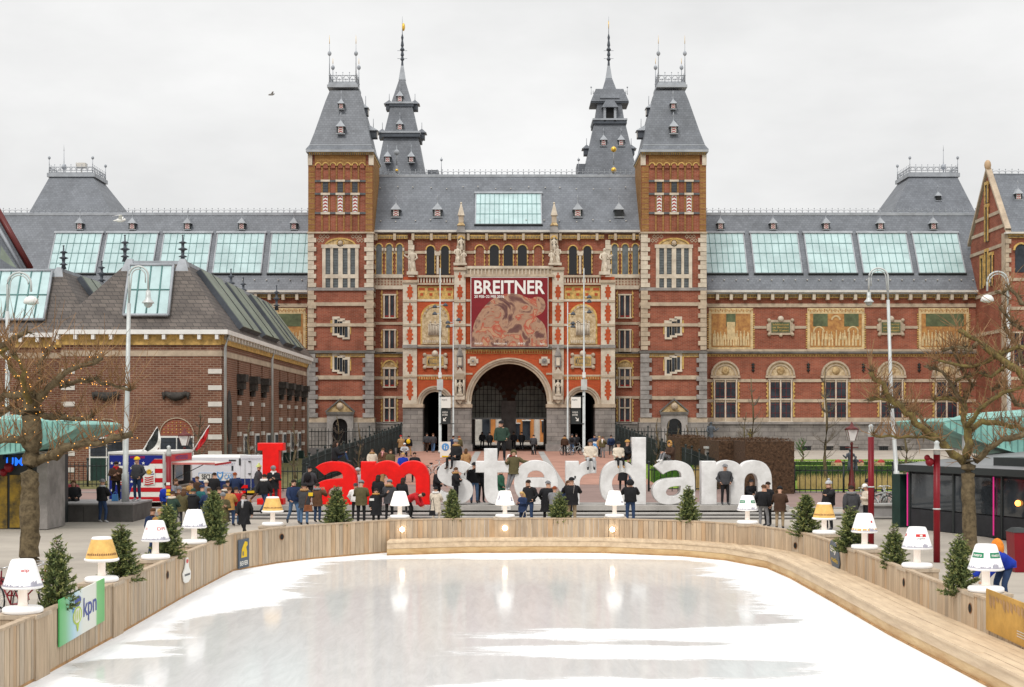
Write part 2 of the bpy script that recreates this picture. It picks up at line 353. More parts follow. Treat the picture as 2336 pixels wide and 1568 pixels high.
def crosswin(parent, X0, Y0, X1, Y1, D, cols=2, rows=2, glass='window_glass', fr='pale_stone', inner='frame_red', bw=2.4, arch=False, th=.14, tr=.42, glaz=True, name='window'):
    m = MB()
    if arch: m.ext(archpoly(X0, X1, Y0, Y1), D + .02, .05, glass)
    else: m.pb(X0, Y0, X1, Y1, D + .02, .05, glass)
    w = (X1 - X0) / cols
    for i in range(cols + 1):
        x = X0 + i * w; yt = Y0 if not arch or (0 < i < cols and cols % 2 == 0) else Y0 + (X1 - X0) / 2
        m.pb(x - bw / 2, yt, x + bw / 2, Y1, D - th, th, fr)
    for j in range(cols):
        if inner:
            xa, xb = X0 + j * w + bw / 2, X0 + (j + 1) * w - bw / 2
            m.pb(xa, Y0 + (1 if not arch else 9), xa + .9, Y1, D - .04, .05, inner); m.pb(xb - .9, Y0 + (1 if not arch else 9), xb, Y1, D - .04, .05, inner)
            m.pb(xa, Y1 - 4, xb, Y1 - .3, D - .045, .05, inner)
            if glaz:
                n = 5
                for k in range(1, n): m.pb(xa, Y0 + (Y1 - Y0) * k / n, xb, Y0 + (Y1 - Y0) * k / n + .45, D - .02, .03, 'frame_red')
                m.pb((xa + xb) / 2 - .25, Y0 + 1, (xa + xb) / 2 + .25, Y1 - 4, D - .025, .03, 'frame_red')
    if rows == 2: m.pb(X0, Y0 + (Y1 - Y0) * tr - bw / 2, X1, Y0 + (Y1 - Y0) * tr + bw / 2, D - th - .03, th, fr)
    if not arch: m.pb(X0 - bw, Y0 - bw, X1 + bw, Y0, D - th - .02, th, fr)
    m.pb(X0 - bw, Y1, X1 + bw, Y1 + 2.6, D - th - .1, th + .1, fr)
    return m.build(name, parent)
def notch(m, Xa, Y0, Y1, D, side, mm='gold', w=4, step=4.5):         # toothed yellow brick edge beside a window
    n = int((Y1 - Y0) / step)
    for i in range(n): m.pb(min(Xa, Xa + side * (w if i % 2 else w * .55)), Y0 + i * step, max(Xa, Xa + side * (w if i % 2 else w * .55)), Y0 + (i + 1) * step, D - .05, .05, mm)

# ---- corner towers
def tower(mir):
    X = (lambda x: 2314 - x) if mir else (lambda x: x)
    DT = 138.0
    def pb(m, a, y0, b, y1, D, th, mm): m.pb(min(X(a), X(b)), y0, max(X(a), X(b)), y1, D, th, mm)
    m = MB(); pb(m, 703, 345, 851, 1034, DT, 6.7, 'brick'); sh = m.build('tower', mus)
    m = MB()
    for y0, y1 in ((656, 663), (690, 698), (738, 745), (857, 866), (904, 912)): pb(m, 701, y0, 853, y1, DT - .17, 6.9, 'stone' if y0 > 660 else 'grey_stone')
    pb(m, 700.5, 529, 853.5, 532.5, DT - .3, 7.1, 'stone'); pb(m, 700, 800, 855, 806, DT - .35, 7.2, 'dark_stone')
    pb(m, 720, 807, 834, 815, DT - .08, .1, 'gold')
    n = 26
    for i in range(n):
        x = 722 + i * 110 / (n - 1); pb(m, x - 1, 809, x + 1, 813, DT - .1, .05, 'stone')
    pb(m, 700, 953, 854, 964, DT - .25, 7, 'stone'); pb(m, 698, 964, 856, 1036, DT - .45, 7.4, 'ashlar')
    m.build('stone_band', sh)
    for a, b in ((702, 716), (852, 836)):
        q = MB(); quoins(q, X(a), X(b), 533, 656, DT - .16, 'pale_stone'); quoins(q, X(a), X(b), 663, 799, DT - .16, 'stone'); quoins(q, X(a + (-1 if a < 760 else 1)), X(b + (3 if a < 760 else -3)), 807, 953, DT - .3, 'grey_stone', tooth=6)
        q.build('quoins', sh)
    # inward side face of the shaft
    q = MB(); xs = wx(X(853), DT); sg = -1 if mir else 1
    for k in range(12):
        zt = wz(536 + k * 22, DT); q.box(xs, xs + sg * .05, DT + .3, DT + 1.1 + (k % 2) * .3, zt - .45, zt, 'stone')
    q.build('quoins', sh)
    # belfry stage
    m = MB()
    for a, b in ((703, 718), (834, 850)):
        pb(m, a, 376, b, 529, DT - .12, .2, 'ochre_brick')
        for y in range(380, 528, 12): pb(m, a, y, b, y + 1.2, DT - .14, .05, 'brick')
    pb(m, 718, 352, 834, 378, DT - .14, .16, 'ochre_brick')
    pb(m, 850.5, 352, 851.5, 529, DT + .1, 6.4, 'ochre_brick'); pb(m, 703, 347, 851.5, 352.5, DT - .38, 7.4, 'gold')
    for i in range(34):
        x = 704 + i * 4.45; pb(m, x - .9, 349, x + .9, 353.6, DT - .44, .08, 'dark_stone')
    for a, b in ((702, 712), (841, 852)): pb(m, a, 353, b, 377, DT - .22, .3, 'pale_stone')
    for i in range(7):
        xc = 726 + i * 16.7; m.ring(X(xc), 378, 5.4, 8, DT - .2, .2, 'gold', n=8)
        m.ext(archpoly(X(xc) - 5.2, X(xc) + 5.2, 373, 384, 8), DT - .15, .02, 'brick')
        if i < 6: pb(m, xc + 6.5, 380, xc + 10, 527, DT - .1, .12, 'ochre_brick')
    for y in (411, 440, 484): pb(m, 718, y, 834, y + 4.5, DT - .13, .14, 'louvre')
    m.build('belfry_facing', sh)
    for xc in (742, 776, 810):
        w = MB()
        pb(w, xc - 6, 416, xc + 6, 439, DT - .05, .08, 'louvre')
        for k in range(6): pb(w, xc - 6, 417 + k * 3.7, xc + 6, 418.4 + k * 3.7, DT - .1, .06, 'lead_dark')
        pb(w, xc - 10.5, 410, xc + 10.5, 414.6, DT - .22, .25, 'pale_stone'); w.build('louvred_window', sh)
        w = MB(); a, b = sorted((X(xc - 5.6), X(xc + 5.6))); chev(w, a, 446.5, b, 484, DT - .06, 5)
        pb(w, xc - 10.5, 440, xc + 10.5, 445, DT - .22, .25, 'pale_stone'); pb(w, xc - 10.5, 484.5, xc + 10.5, 489, DT - .22, .25, 'pale_stone')
        w.build('shuttered_window', sh)
    # big window with gilded tympanum
    w = MB(); a, b = sorted((X(735), X(817.5)))
    w.pb(a, 566, b, 657, DT - .02, .05, 'leaded_glass')
    for x0, x1 in ((735, 742.5), (753.5, 759.5), (771.5, 781.5), (793, 799), (810, 817.5)): pb(w, x0, 564, x1, 657, DT - .18, .18, 'pale_stone')
    pb(w, 735, 626, 817.5, 635, DT - .2, .2, 'pale_stone'); pb(w, 733, 558, 820, 566, DT - .22, .22, 'pale_stone')
    for y in range(570, 656, 6): pb(w, 742, y, 811, y + .5, DT - .05, .04, 'frame_dark')
    w.build('window', sh)
    w = MB(); xc = X(776.3); w.ext(archpoly(xc - 33, xc + 33, 546, 563, 14, .5), DT - .12, .14, 'relief')
    for i in range(16):
        A = pi * i / 16; B = pi * (i + 1) / 16
        w.ext([(xc + 33 * cos(A), 562.5 - 16.5 * sin(A)), (xc + 37 * cos(A), 562.5 - 20 * sin(A)), (xc + 37 * cos(B), 562.5 - 20 * sin(B)), (xc + 33 * cos(B), 562.5 - 16.5 * sin(B))], DT - .2, .2, 'gold')
    w.ball(P(xc, 555, DT - .15), .26, 'stone', 8, 6); w.ring(xc, 554, 7, 9, DT - .22, .1, 'gold', 0, 360, 14)
    w.build('tympanum', sh)
    w = MB()                                             # diaper pattern beside the tympanum
    for s_ in (-1, 1):
        for r_ in range(2):
            for c_ in range(3):
                x = xc + s_ * (29 + c_ * 8 + (4 if r_ else 0)); y = 540 + r_ * 9
                if c_ < 3 - 0 and abs(x - xc) < 56 and not (abs(x - xc) < 36 and y > 545):
                    for k in range(4):
                        A = pi / 2 * k; B = pi / 2 * (k + 1)
                        w.ext([(x + 4.6 * cos(A), y - 5 * sin(A)), (x + 4.6 * cos(B), y - 5 * sin(B)), (x + 3 * cos(B), y - 3.2 * sin(B)), (x + 3 * cos(A), y - 3.2 * sin(A))], DT - .04, .05, 'stone')
    w.build('diaper_pattern', sh)
    for base in (723, 806):                              # stepped stair windows
        w = MB()
        for k in range(3):
            x = 762.5 + k * 11.8; y = base + 6 + k * 4.4
            pb(w, x - 4.5, y - 6.5, x + 12.5, y, DT - .13, .14, 'pale_stone'); pb(w, x, y, x + 7, y + 32, DT - .03, .05, 'window_glass')
            pb(w, x - 4, y, x, y + 33, DT - .12, .14, 'pale_stone'); pb(w, x + 7, y, x + 11.5, y + 33, DT - .12, .14, 'pale_stone'); pb(w, x - 5, y + 32, x + 11.5, y + 36.5, DT - .15, .16, 'pale_stone')
        pb(w, 754, base + 8, 758.4, base + 36, DT - .06, .07, 'gold'); pb(w, 798, base + 14, 801, base + 40, DT - .06, .07, 'gold')
        w.build('stair_window', sh)
    w = MB(); xc = X(775.5)                              # doorway with pediment
    w.ext([(xc - 30, 1036), (xc - 30, 945), (xc + 30, 945), (xc + 30, 1036), (xc + 17, 1036), (xc + 17, 972)] + [(xc + 17 * cos(pi * i / 10), 972 - 17 * sin(pi * i / 10)) for i in range(11)] + [(xc - 17, 1036)], DT - .8, .5, 'grey_stone')
    w.ext(archpoly(xc - 17, xc + 17, 955, 1036), DT - .5, .05, 'black_glass')
    w.ext([(xc - 31, 940), (xc, 915), (xc + 31, 940)], DT - .8, .4, 'relief'); w.pb(xc - 32, 940, xc + 32, 946, DT - .95, .6, 'dark_stone')
    for s_ in (-1, 1): w.ext([(xc + s_ * 33, 941), (xc, 913), (xc, 909), (xc + s_ * 34, 938)], DT - .95, .5, 'dark_stone')
    w.ball(P(xc, 927, DT - .85), .35, 'stone', 8, 6); w.build('doorway', sh)
    # roof
    r = MB(); D0 = DT - .5; prof = [(698.5, 343, 852, 0), (706, 332, 847, .35), (716, 300, 840, .9), (727, 262, 832, 1.4), (738, 224, 822, 1.9), (747, 197, 814.5, 2.3)]
    for (a, y0, b, d0), (c, y1, d, d1) in zip(prof, prof[1:]):
        A, B, Cc, Dd = wx(X(a), DT), wx(X(b), DT), wx(X(c), DT), wx(X(d), DT)
        bb = (min(A, B), max(A, B), D0 + d0, DT + 7.2 - d0); tt = (min(Cc, Dd), max(Cc, Dd), D0 + d1, DT + 7.2 - d1)
        r.frus(bb, tt, wz(y0, DT), wz(y1, DT), 'slate')
    pb(r, 697.5, 341, 853.5, 346.5, D0 - .15, 8.0, 'lead'); pb(r, 706, 329.5, 848, 332, DT - .2, 7.1, 'lead')
    rf = r.build('roof', sh)
    m = MB(); DP = DT + 1.7; pb(m, 746, 193, 816, 199, DP, 3.2, 'lead'); pb(m, 749, 188, 813, 193, DP + .15, 2.9, 'lead')
    xa, xb = sorted((wx(X(751), DP), wx(X(811.5), DP))); zt = wz(188, DP)
    for y in (DP + .3, DP + 2.9): cresting(m, (xa, y), (xb, y), zt, 1.05, .62, fancy=True)
    for x in (xa, xb): cresting(m, (x, DP + .3), (x, DP + 2.9), zt, 1.05, .62, fancy=True)
    m.build('roof_cresting', sh)
    m = MB()
    for x, y, h in ((xa, DP + .25, 3.9), (xb, DP + .25, 3.9), (xa, DP + 2.95, 2.6), (xb, DP + 2.95, 2.6)): finial(m, x, y, zt, h, .07, .2, bz=.75 if h > 3 else .85)
    m.build('roof_finials', sh)
    dormer(sh, X(777), 305, 17, 30, DT + .0, depth=2); dormer(sh, X(778), 249, 13, 23, DT + .75, depth=2)
    for a, y, w_ in ((844, 300, 9), (826, 247, 6)):          # dormers in profile on the inner slope
        q = MB(); x = wx(X(a), DT); z0 = wz(y, DT); s_ = -1 if mir else 1
        q.box(x - s_ * .5, x + s_ * w_ * .043, DT + 3, DT + 4, z0, z0 + .7, 'lead_dark'); q.box(x + s_ * w_ * .043, x + s_ * (w_ * .043 + .03), DT + 3.1, DT + 3.9, z0 + .05, z0 + .65, 'off_white')
        q.frus((min(x - s_, x + s_ * w_ * .06), max(x - s_, x + s_ * w_ * .06), DT + 2.8, DT + 4.2), (min(x - s_, x - s_ * .3), max(x - s_, x - s_ * .3), DT + 3.4, DT + 3.6), z0 + .7, z0 + 1.3, 'lead')
        q.tube([(x, DT + 3.5, z0 + 1.1), (x, DT + 3.5, z0 + 2.0)], .03, 'iron_grey', 4); q.build('dormer', sh)
tower(False); tower(True)

# ---- central range roof
DC = 139.5
m = MB(); z0, z1 = wz(529, DC), wz(402, DC + 5.5); xa, xb = wx(850, DC), wx(1464, DC)
m.add([(xa, DC - .2, z0), (xb, DC - .2, z0), (xb, DC + 5.5, z1), (xa, DC + 5.5, z1), (xa, DC + 11, z0), (xb, DC + 11, z0)], [(0, 1, 2, 3), (3, 2, 5, 4), (0, 3, 4), (1, 5, 2)], 'slate')
def roofpt(Y, y0=529, d0=DC - .2, y1=402, d1=DC + 5.5):      # distance of the roof plane for a surveyed height
    za, zb = wz(y0, d0), wz(y1, d1)
    lo, hi = d0, d1
    for _ in range(30):
        md = (lo + hi) / 2; zr = za + (zb - za) * (md - d0) / (d1 - d0)
        if wz(Y, md) > zr: lo = md
        else: hi = md
    return lo
m.box(xa, xb, DC + 5.35, DC + 5.65, z1 - .12, z1 + .12, 'lead')
croof = m.build('central_roof', mus)
m = MB(); cresting(m, (xa, DC + 5.5), (xb, DC + 5.5), z1 + .1, .55, .55); m.build('roof_cresting', croof)
m = MB(); m.pb(851, 525, 1463, 529.5, DC - .55, .5, 'off_white'); m.pb(851, 529.5, 1463, 532, DC - .45, .4, 'grey_stone'); m.build('gutter', croof)
def skylight(parent, xl, xr, Ya, Yb, rp, nx, ny, glass='skylight_glass'):
    da, db = rp(Ya), rp(Yb); za, zb = wz(Ya, da), wz(Yb, db)
    u = Vector((0, da - db, za - zb)); L_ = u.length; u.normalize(); nrm = Vector((0, -u.z, u.y))
    o = Vector((0, db, zb)); m = MB()
    def pt(x, t, h): q = o + u * t + nrm * h; return (x, q.y, q.z)
    def slab(x0, x1, t0, t1, h0, h1, mm): m.hexa([pt(x0, t0, h1), pt(x1, t0, h1), pt(x1, t1, h1), pt(x0, t1, h1)], [pt(x0, t0, h0), pt(x1, t0, h0), pt(x1, t1, h0), pt(x0, t1, h0)], mm)
    slab(xl, xr, 0, L_, .01, .12, glass)
    for i in range(nx + 1):
        x = xl + (xr - xl) * i / nx; w = .04 if 0 < i < nx else .11; slab(x - w / 2, x + w / 2, 0, L_, .02, .17, 'skylight_bar' if 0 < i < nx else 'lead')
    for j in range(1, ny): slab(xl, xr, L_ * j / ny - .025, L_ * j / ny + .025, .02, .16, 'skylight_bar')
    slab(xl - .15, xr + .15, L_, L_ + .22, .02, .26, 'lead'); slab(xl - .1, xr + .1, -.16, 0, .0, .2, 'frame_dark')
    m.build('skylight', parent)
dm = roofpt(480)
skylight(croof, wx(1085, dm), wx(1235, dm), 445, 514, roofpt, 14, 3)
for X_, dk in ((903, 0), (998, 0), (1318, 0), (1412, 1)): dormer(croof, X_, 495, 19, 31, roofpt(493) - .3, dark=bool(dk), depth=2)
m = MB(); random.seed(3)
for X_ in range(870, 1460, 37):
    for Y_ in (430, 505):
        d = roofpt(Y_); p = P(X_ + random.uniform(-4, 4), Y_ + random.uniform(-3, 3), d); m.box(p[0] - .05, p[0] + .05, p[1] - .2, p[1], p[2], p[2] + .09, 'off_white')
m.build('roof_hooks', croof)

# ---- central wall
m = MB()
m.pb(851, 531, 1463, 640, DC, .8, 'brick'); m.pb(851, 640, 952, 1034, DC, .8, 'brick'); m.pb(1370, 640, 1463, 1034, DC, .8, 'brick')
cw = m.build('central_wall', mus)
m = MB()
for a, b in ((851, 930), (938, 1044), (1058, 1258), (1272, 1378), (1388, 1463)): dentils(m, a, b, 536, 545, DC - .3, 3.6)
for X_ in list(range(858, 1463, 42)): m.pb(X_ - 3, 533, X_ + 3, 548, DC - .5, .5, 'stone')
for X_ in (936, 1386): quoins(m, X_ - 5, X_ + 6, 548, 636, DC - .25, 'pale_stone', tooth=3)
m.pb(851, 573, 1463, 579, DC - .1, .12, 'stone')
m.build('cornice', cw)
def upper_window(X0, X1, Y0=557, Y1=627, glass='leaded_glass', blind=False, D=DC):
    w = MB(); xc = (X0 + X1) / 2; r = (X1 - X0) / 2
    w.ext(archpoly(X0, X1, Y0, Y1), D - .14, .1, 'brick' if blind else glass)
    w.ring(xc, Y0 + r, r, r + 2.6, D - .3, .3, 'gold', n=10)
    notch(w, X0, Y0 + r, Y1, D - .1, -1, 'gold', 3); notch(w, X1, Y0 + r, Y1, D - .1, 1, 'gold', 3)
    w.pb(X0 - 4, Y0 + r + 2, X0, Y0 + r + 9, D - .3, .3, 'pale_stone'); w.pb(X1, Y0 + r + 2, X1 + 4, Y0 + r + 9, D - .3, .3, 'pale_stone')
    w.build('blind_arch' if blind else 'arched_window', cw)
for mm_ in (0, 1):
    R = (lambda x: 2314 - x) if mm_ else (lambda x: x)
    for a, b in ((858, 871), (881, 894.5), (905, 918)): upper_window(min(R(a), R(b)), max(R(a), R(b)))
    Q = (lambda x: 2322 - x) if mm_ else (lambda x: x)
    for a, b in ((973, 991), (1006, 1024)): upper_window(min(Q(a), Q(b)), max(Q(a), Q(b)), 561, 627, 'black_glass')
    upper_window(min(Q(1085), Q(1104)), max(Q(1085), Q(1104)), 560, 612, blind=True)
    w = MB(); w.pb(min(Q(992), Q(1004.5)), 575, max(Q(992), Q(1004.5)), 583, DC - .35, .3, 'pale_stone'); w.pb(min(Q(996), Q(1001)), 583, max(Q(996), Q(1001)), 626, DC - .3, .2, 'pale_stone'); w.build('colonnette', cw)
    # lattice panel and the four stacked windows of the outer bay
    a, b = sorted((R(853), R(919))); m = MB()
    m.pb(a, 626, b, 634, DC - .2, .2, 'pale_stone'); m.pb(a, 652, b, 660, DC - .2, .2, 'pale_stone'); m.pb(a, 634, b, 652, DC - .05, .05, 'stone')
    for i in range(9):
        for j in range(3):
            x = a + 4 + i * (b - a - 8) / 8; y = 637 + j * 6
            m.ext([(x - 2, y), (x, y - 2.2), (x + 2, y), (x, y + 2.2)], DC - .08, .04, 'brick')
    m.pb(a, 735, b, 741, DC - .1, .12, 'stone'); m.pb(a, 795, b, 803, DC - .14, .15, 'stone'); m.pb(a, 803, b, 807, DC - .3, .3, 'dark_stone'); m.pb(a, 807, b, 815, DC - .06, .07, 'gold')
    m.pb(a, 859, b, 866, DC - .1, .12, 'stone'); m.pb(a, 904, b, 910, DC - .1, .12, 'stone'); m.pb(a, 965, b, 1034, DC - .2, .25, 'ashlar'); m.pb(a, 963, b, 968, DC - .3, .3, 'grey_stone')
    for y0, y1 in ((663, 728), (753, 797), (822, 884), (908, 963)):
        x0, x1 = sorted((R(870), R(907))); notch(m, x0 + 2.5, y0, y1, DC - .03, -1, 'gold', 4); notch(m, x1 - 2.5, y0, y1, DC - .03, 1, 'gold', 4)
    m.build('stone_band', cw)
    x0, x1 = sorted((R(876), R(901)))
    crosswin(cw, x0, 674, x1, 724, DC - .06, 2, 1, bw=3, glaz=False); crosswin(cw, x0, 754, x1, 803, DC - .06, 2, 1, bw=3, glaz=False)
    crosswin(cw, x0, 842, x1, 882, DC - .06, 2, 1, bw=3, glaz=False); crosswin(cw, x0, 908, x1, 962, DC - .06, 2, 2, bw=3, glaz=False)
    w = MB(); xc = (x0 + x1) / 2; w.ext(archpoly(xc - 14, xc + 14, 824, 838, 10), DC - .15, .15, 'relief'); w.ring(xc, 838, 14, 17, DC - .25, .25, 'gold', n=10); w.pb(xc - 16, 838, xc + 16, 842, DC - .25, .2, 'pale_stone')
    w.build('tympanum', cw)
for a, b in ((1117, 1138), (1149, 1170), (1181, 1202)): upper_window(a, b, 559, 612, 'black_glass')

# ---- portal
DPo = 136.5
arc = lambda xc, yc, r, n=16: [(xc + r * cos(pi * i / n), yc - r * sin(pi * i / n)) for i in range(n + 1)]
ol = [(920, 1034), (920, 632), (1402, 632), (1402, 1034), (1359, 1034)] + arc(1329.5, 922.5, 29.5) + [(1300, 1034), (1248.5, 1034)] + arc(1161.5, 916, 87, 28) + [(1074.5, 1034), (1022, 1034)] + arc(992.5, 922.5, 29.5) + [(963, 1034)]
m = MB(); m.ext(ol, DPo, .7, 'portal_brick'); po = m.build('portal', mus)
for a, b in ((920, 963), (1022, 1074.5), (1248.5, 1300), (1359, 1402)):
    m = MB(); m.pb(a - 1, 924, b + 1, 1036, DPo - .25, 2.6, 'ashlar'); m.pb(a - 2.5, 922, b + 2.5, 930, DPo - .4, 2.8, 'stone'); m.pb(a - 3, 1014, b + 3, 1036, DPo - .55, 3.1, 'grey_stone'); m.build('stone_pier', po)
m = MB()
m.box(wx(921, DPo), wx(921, DPo) + .4, DPo + .7, DC, wz(924, DPo), wz(632, DPo), 'stone'); m.box(wx(1401, DPo) - .4, wx(1401, DPo), DPo + .7, DC, wz(924, DPo), wz(632, DPo), 'stone'); m.build('portal_flank', po)
for xc, yc, r0, r1 in ((992.5, 922.5, 29.5, 42), (1329.5, 922.5, 29.5, 42), (1161.5, 916, 87, 100)):
    w = r1 - r0; m = MB()
    m.ring(xc, yc, r0 - 1, r0 + w * .38, DPo - .12, .8, 'stone', n=24); m.ring(xc, yc, r0 + w * .38, r0 + w * .72, DPo - .28, .4, 'pale_stone', n=24); m.ring(xc, yc, r0 + w * .72, r1, DPo - .42, .5, 'stone', n=24)
    for s_ in (-1, 1): m.pb(min(xc + s_ * r0, xc + s_ * r1), yc, max(xc + s_ * r0, xc + s_ * r1), 924, DPo - .3, .5, 'pale_stone')
    m.build('arch_moulding', po)
def redzig(m, xc, Y0, Y1, D, w=15):
    n = max(3, int((Y1 - Y0) / 4.6)); h = (Y1 - Y0) / n
    for i in range(n):
        k = .35 + .65 * min(1, min(i, n - 1 - i) / 1.6); ww = w * k * (1 if i % 2 else .66); m.pb(xc - ww / 2, Y0 + i * h, xc + ww / 2, Y0 + (i + 1) * h, D, .05, 'portal_brick')
for a, b, ty, mat_ in ((919, 951, 645, 'pale_stone'), (1036, 1062, 616, 'pale_stone'), (1260, 1286, 616, 'pale_stone'), (1371, 1403, 645, 'pale_stone')):
    m = MB(); m.pb(a, ty, b, 924, DPo - .22, .4, mat_); m.pb(a - 1.5, ty - 6, b + 1.5, ty, DPo - .4, 1.2, 'stone')
    xc = (a + b) / 2
    for y0, y1 in ((648, 684), (690, 738), (745, 786), (806, 854), (864, 914)):
        redzig(m, xc, y0 + 2, y1 - 1, DPo - .25, 15)
    if ty < 640: redzig(m, xc, 622, 640, DPo - .25, 12)
    for y in (685, 740, 857): m.pb(a, y, b, y + 4.5, DPo - .3, .1, 'stone')
    m.pb(a - 1, 787, b + 1, 794, DPo - .42, .3, 'grey_stone'); m.build('pilaster', po)
m = MB()
for a, b in ((951, 1036), (1286, 1371)):
    for y0, y1, mm_ in ((683, 688, 'pale_stone'), (739, 744, 'pale_stone'), (787, 791, 'stone'), (855, 859, 'stone')): m.pb(a, y0, b, y1, DPo - .08, .09, mm_)
    m.pb(a, 791, b, 795, DPo - .3, .3, 'dark_stone'); m.pb(a, 859, b, 866, DPo - .05, .06, 'gold'); m.pb(a + 2, 653, b - 2, 683, DPo - .04, .05, 'gold')
    m.pb(a, 628, b, 633, DPo - .35, 2.5, 'stone'); m.pb(a, 646, b, 650, DPo - .3, .3, 'stone')
    for i in range(4):
        x = a + 11 + i * (b - a - 22) / 3
        for k in range(4): m.pb(x - 7 + k * 1.8, 657 + k * 6, x + 7 - k * 1.8, 663 + k * 6, DPo - .07, .04, 'portal_brick' if k % 2 == 0 else 'gold')
    for i in range(15): m.pb(a + 3 + i * 5.6 - 1.4, 860, a + 3 + i * 5.6 + 1.4, 865, DPo - .08, .04, 'portal_brick')
    for i in range(13): m.pb(a + 3 + i * 6.6 - 1.6, 634, a + 3 + i * 6.6 + 1.6, 645, DPo - .2, .3, 'pale_stone')
    m.pb(a, 634, b, 645, DPo + .02, .06, 'stone')
m.pb(1062, 797, 1260, 807, DPo - .05, .06, 'gold')
for i in range(34): m.ext([(1064 + i * 5.8, 806), (1066.5 + i * 5.8, 799), (1069 + i * 5.8, 806)], DPo - .08, .04, 'portal_brick')
m.pb(1062, 791, 1260, 797, DPo - .3, .3, 'dark_stone')
for y in (683, 739, 786): m.pb(1062, y, 1074, y + 5, DPo - .08, .09, 'pale_stone'); m.pb(1250, y, 1260, y + 5, DPo - .08, .09, 'pale_stone')
for y in (851,):
    m.pb(1062, y, 1078, y + 4, DPo - .06, .07, 'stone'); m.pb(1246, y, 1260, y + 4, DPo - .06, .07, 'stone')
m.build('stone_band', po)
m = MB(); m.pb(1058, 626, 1264, 632, DPo - .45, 3.2, 'stone'); m.pb(1062, 612, 1260, 626, DPo + .02, .3, 'stone'); m.pb(1060, 607, 1262, 613, DPo - .15, .7, 'pale_stone')
for i in range(24): x = 1064 + i * 8.4; m.pb(x, 614, x + 2.6, 626, DPo - .1, .12, 'pale_stone')
m.build('balustrade', po)
def niche_relief(xc):
    w = MB(); w.ext(archpoly(xc - 33, xc + 33, 693, 786), DPo - .1, .1, 'gold'); w.ext(archpoly(xc - 29.5, xc + 29.5, 698, 785), DPo - .14, .1, 'relief_pale')
    w.ext(archpoly(xc - 18, xc + 18, 712, 768), DPo - .2, .1, 'relief_pale')
    random.seed(int(xc))
    for i in range(9):
        x = xc - 14 + i * 3.5; y = 738 + random.uniform(-5, 5); w.tube([P(x, 765, DPo - .22), P(x, y, DPo - .28)], [.09, .06], 'pale_stone', 5); w.ball(P(x, y - 2, DPo - .28), .09, 'pale_stone', 6, 4)
    for i in range(14): w.pb(xc - 27 + i * 4, 776, xc - 25 + i * 4, 782, DPo - .2, .1, 'pale_stone')
    w.ring(xc, 722, 22, 26, DPo - .2, .1, 'stone', n=16, dip='relief'); w.build('relief_panel', po)
def cartouche(parent, xc, yc, w_, h_, D, txt=None, mm='stone', inner='gold'):
    w = MB(); w.pb(xc - w_, yc - h_, xc + w_, yc + h_, D - .15, .15, mm); w.pb(xc - w_ * .76, yc - h_ * .68, xc + w_ * .76, yc + h_ * .68, D - .2, .06, inner)
    for s_ in (-1, 1):
        w.pb(xc + s_ * w_ - 3.5, yc - h_ * .45, xc + s_ * w_ + 3.5, yc + h_ * .45, D - .22, .2, mm)
        for t_ in (-1, 1): w.ball(P(xc + s_ * w_ * .95, yc + t_ * h_ * .95, D - .15), .2, mm, 8, 5)
    w.ball(P(xc, yc - h_ - 2, D - .15), .32, 'pale_stone', 8, 6); w.ball(P(xc, yc + h_ + 1, D - .12), .2, mm, 8, 5)
    if txt:
        n = len(txt)
        for i, t_ in enumerate(txt):
            y0 = yc - h_ * .6 + i * h_ * 1.2 / n; w.text(t_, xc - w_ * .66, y0 + h_ * .08, xc + w_ * .66, y0 + h_ * 1.2 / n - h_ * .06, D - .225, 'dark_stone' if inner == 'gold' else 'gold', .01)
    w.build('cartouche', parent)
for xc in (992.5, 1329.5): niche_relief(xc); cartouche(po, xc, 824, 25, 15, DPo, ['ANNO', 'MDCCCLXXXV', 'ROMA'][1:2])
for xc, hd in ((1079, 0), (1242, 1)):
    w = MB(); w.pb(xc - 7, 814, xc + 7, 834, DPo - .16, .16, 'pale_stone'); w.pb(xc - 12, 819, xc + 12, 829, DPo - .14, .14, 'pale_stone'); w.ring(xc, 824, 3, 6.5, DPo - .22, .08, 'stone' if not hd else 'grey_stone', 0, 360, 12); w.ball(P(xc, 824, DPo - .2), .14, 'grey_stone', 6, 4); w.build('shield_stone', po)
def statue(parent, X_, Yb, h, D, mm='pale_stone', arm=0, name='statue', ped=True):
    m = MB(); k = D / F; x, z = wx(X_, D), wz(Yb, D); H = h * k
    if ped: m.box(x - H * .2, x + H * .2, D - H * .18, D + H * .2, z, z + H * .12, mm)
    z += H * .1; H *= .88
    m.lathe((x, D, z), [(H * .14, 0), (H * .15, H * .1), (H * .11, H * .4), (H * .10, H * .55), (H * .14, H * .74), (H * .12, H * .8), (H * .045, H * .84), (H * .05, H * .86), (H * .068, H * .93), (H * .05, H * .99), (H * .01, H)], mm, 10, sy=.8)
    for s_ in (-1, 1):
        e = (x + s_ * H * .2, D - H * .05, z + H * .6); hd = (x + s_ * H * (.1 if arm != s_ else .34), D - H * .14, z + H * (.5 if arm != s_ else .72))
        m.tube([(x + s_ * H * .12, D, z + H * .77), e, hd], [H * .05, H * .042, H * .03], mm, 6); m.tube([(x + s_ * H * .05, D - H * .03, z + H * .4), (x + s_ * H * .07, D - H * .1, z + H * .2), (x + s_ * H * .07, D - H * .05, z)], [H * .07, H * .055, H * .04], mm, 6)
    m.lathe((x, D, z + H * .93), [(H * .075, 0), (H * .06, H * .05), (H * .01, H * .08)], mm, 8)
    return m.build(name, parent)
statue(po, 941, 628, 62, DPo - .1, arm=-1); statue(po, 1379, 628, 62, DPo - .1, arm=1)
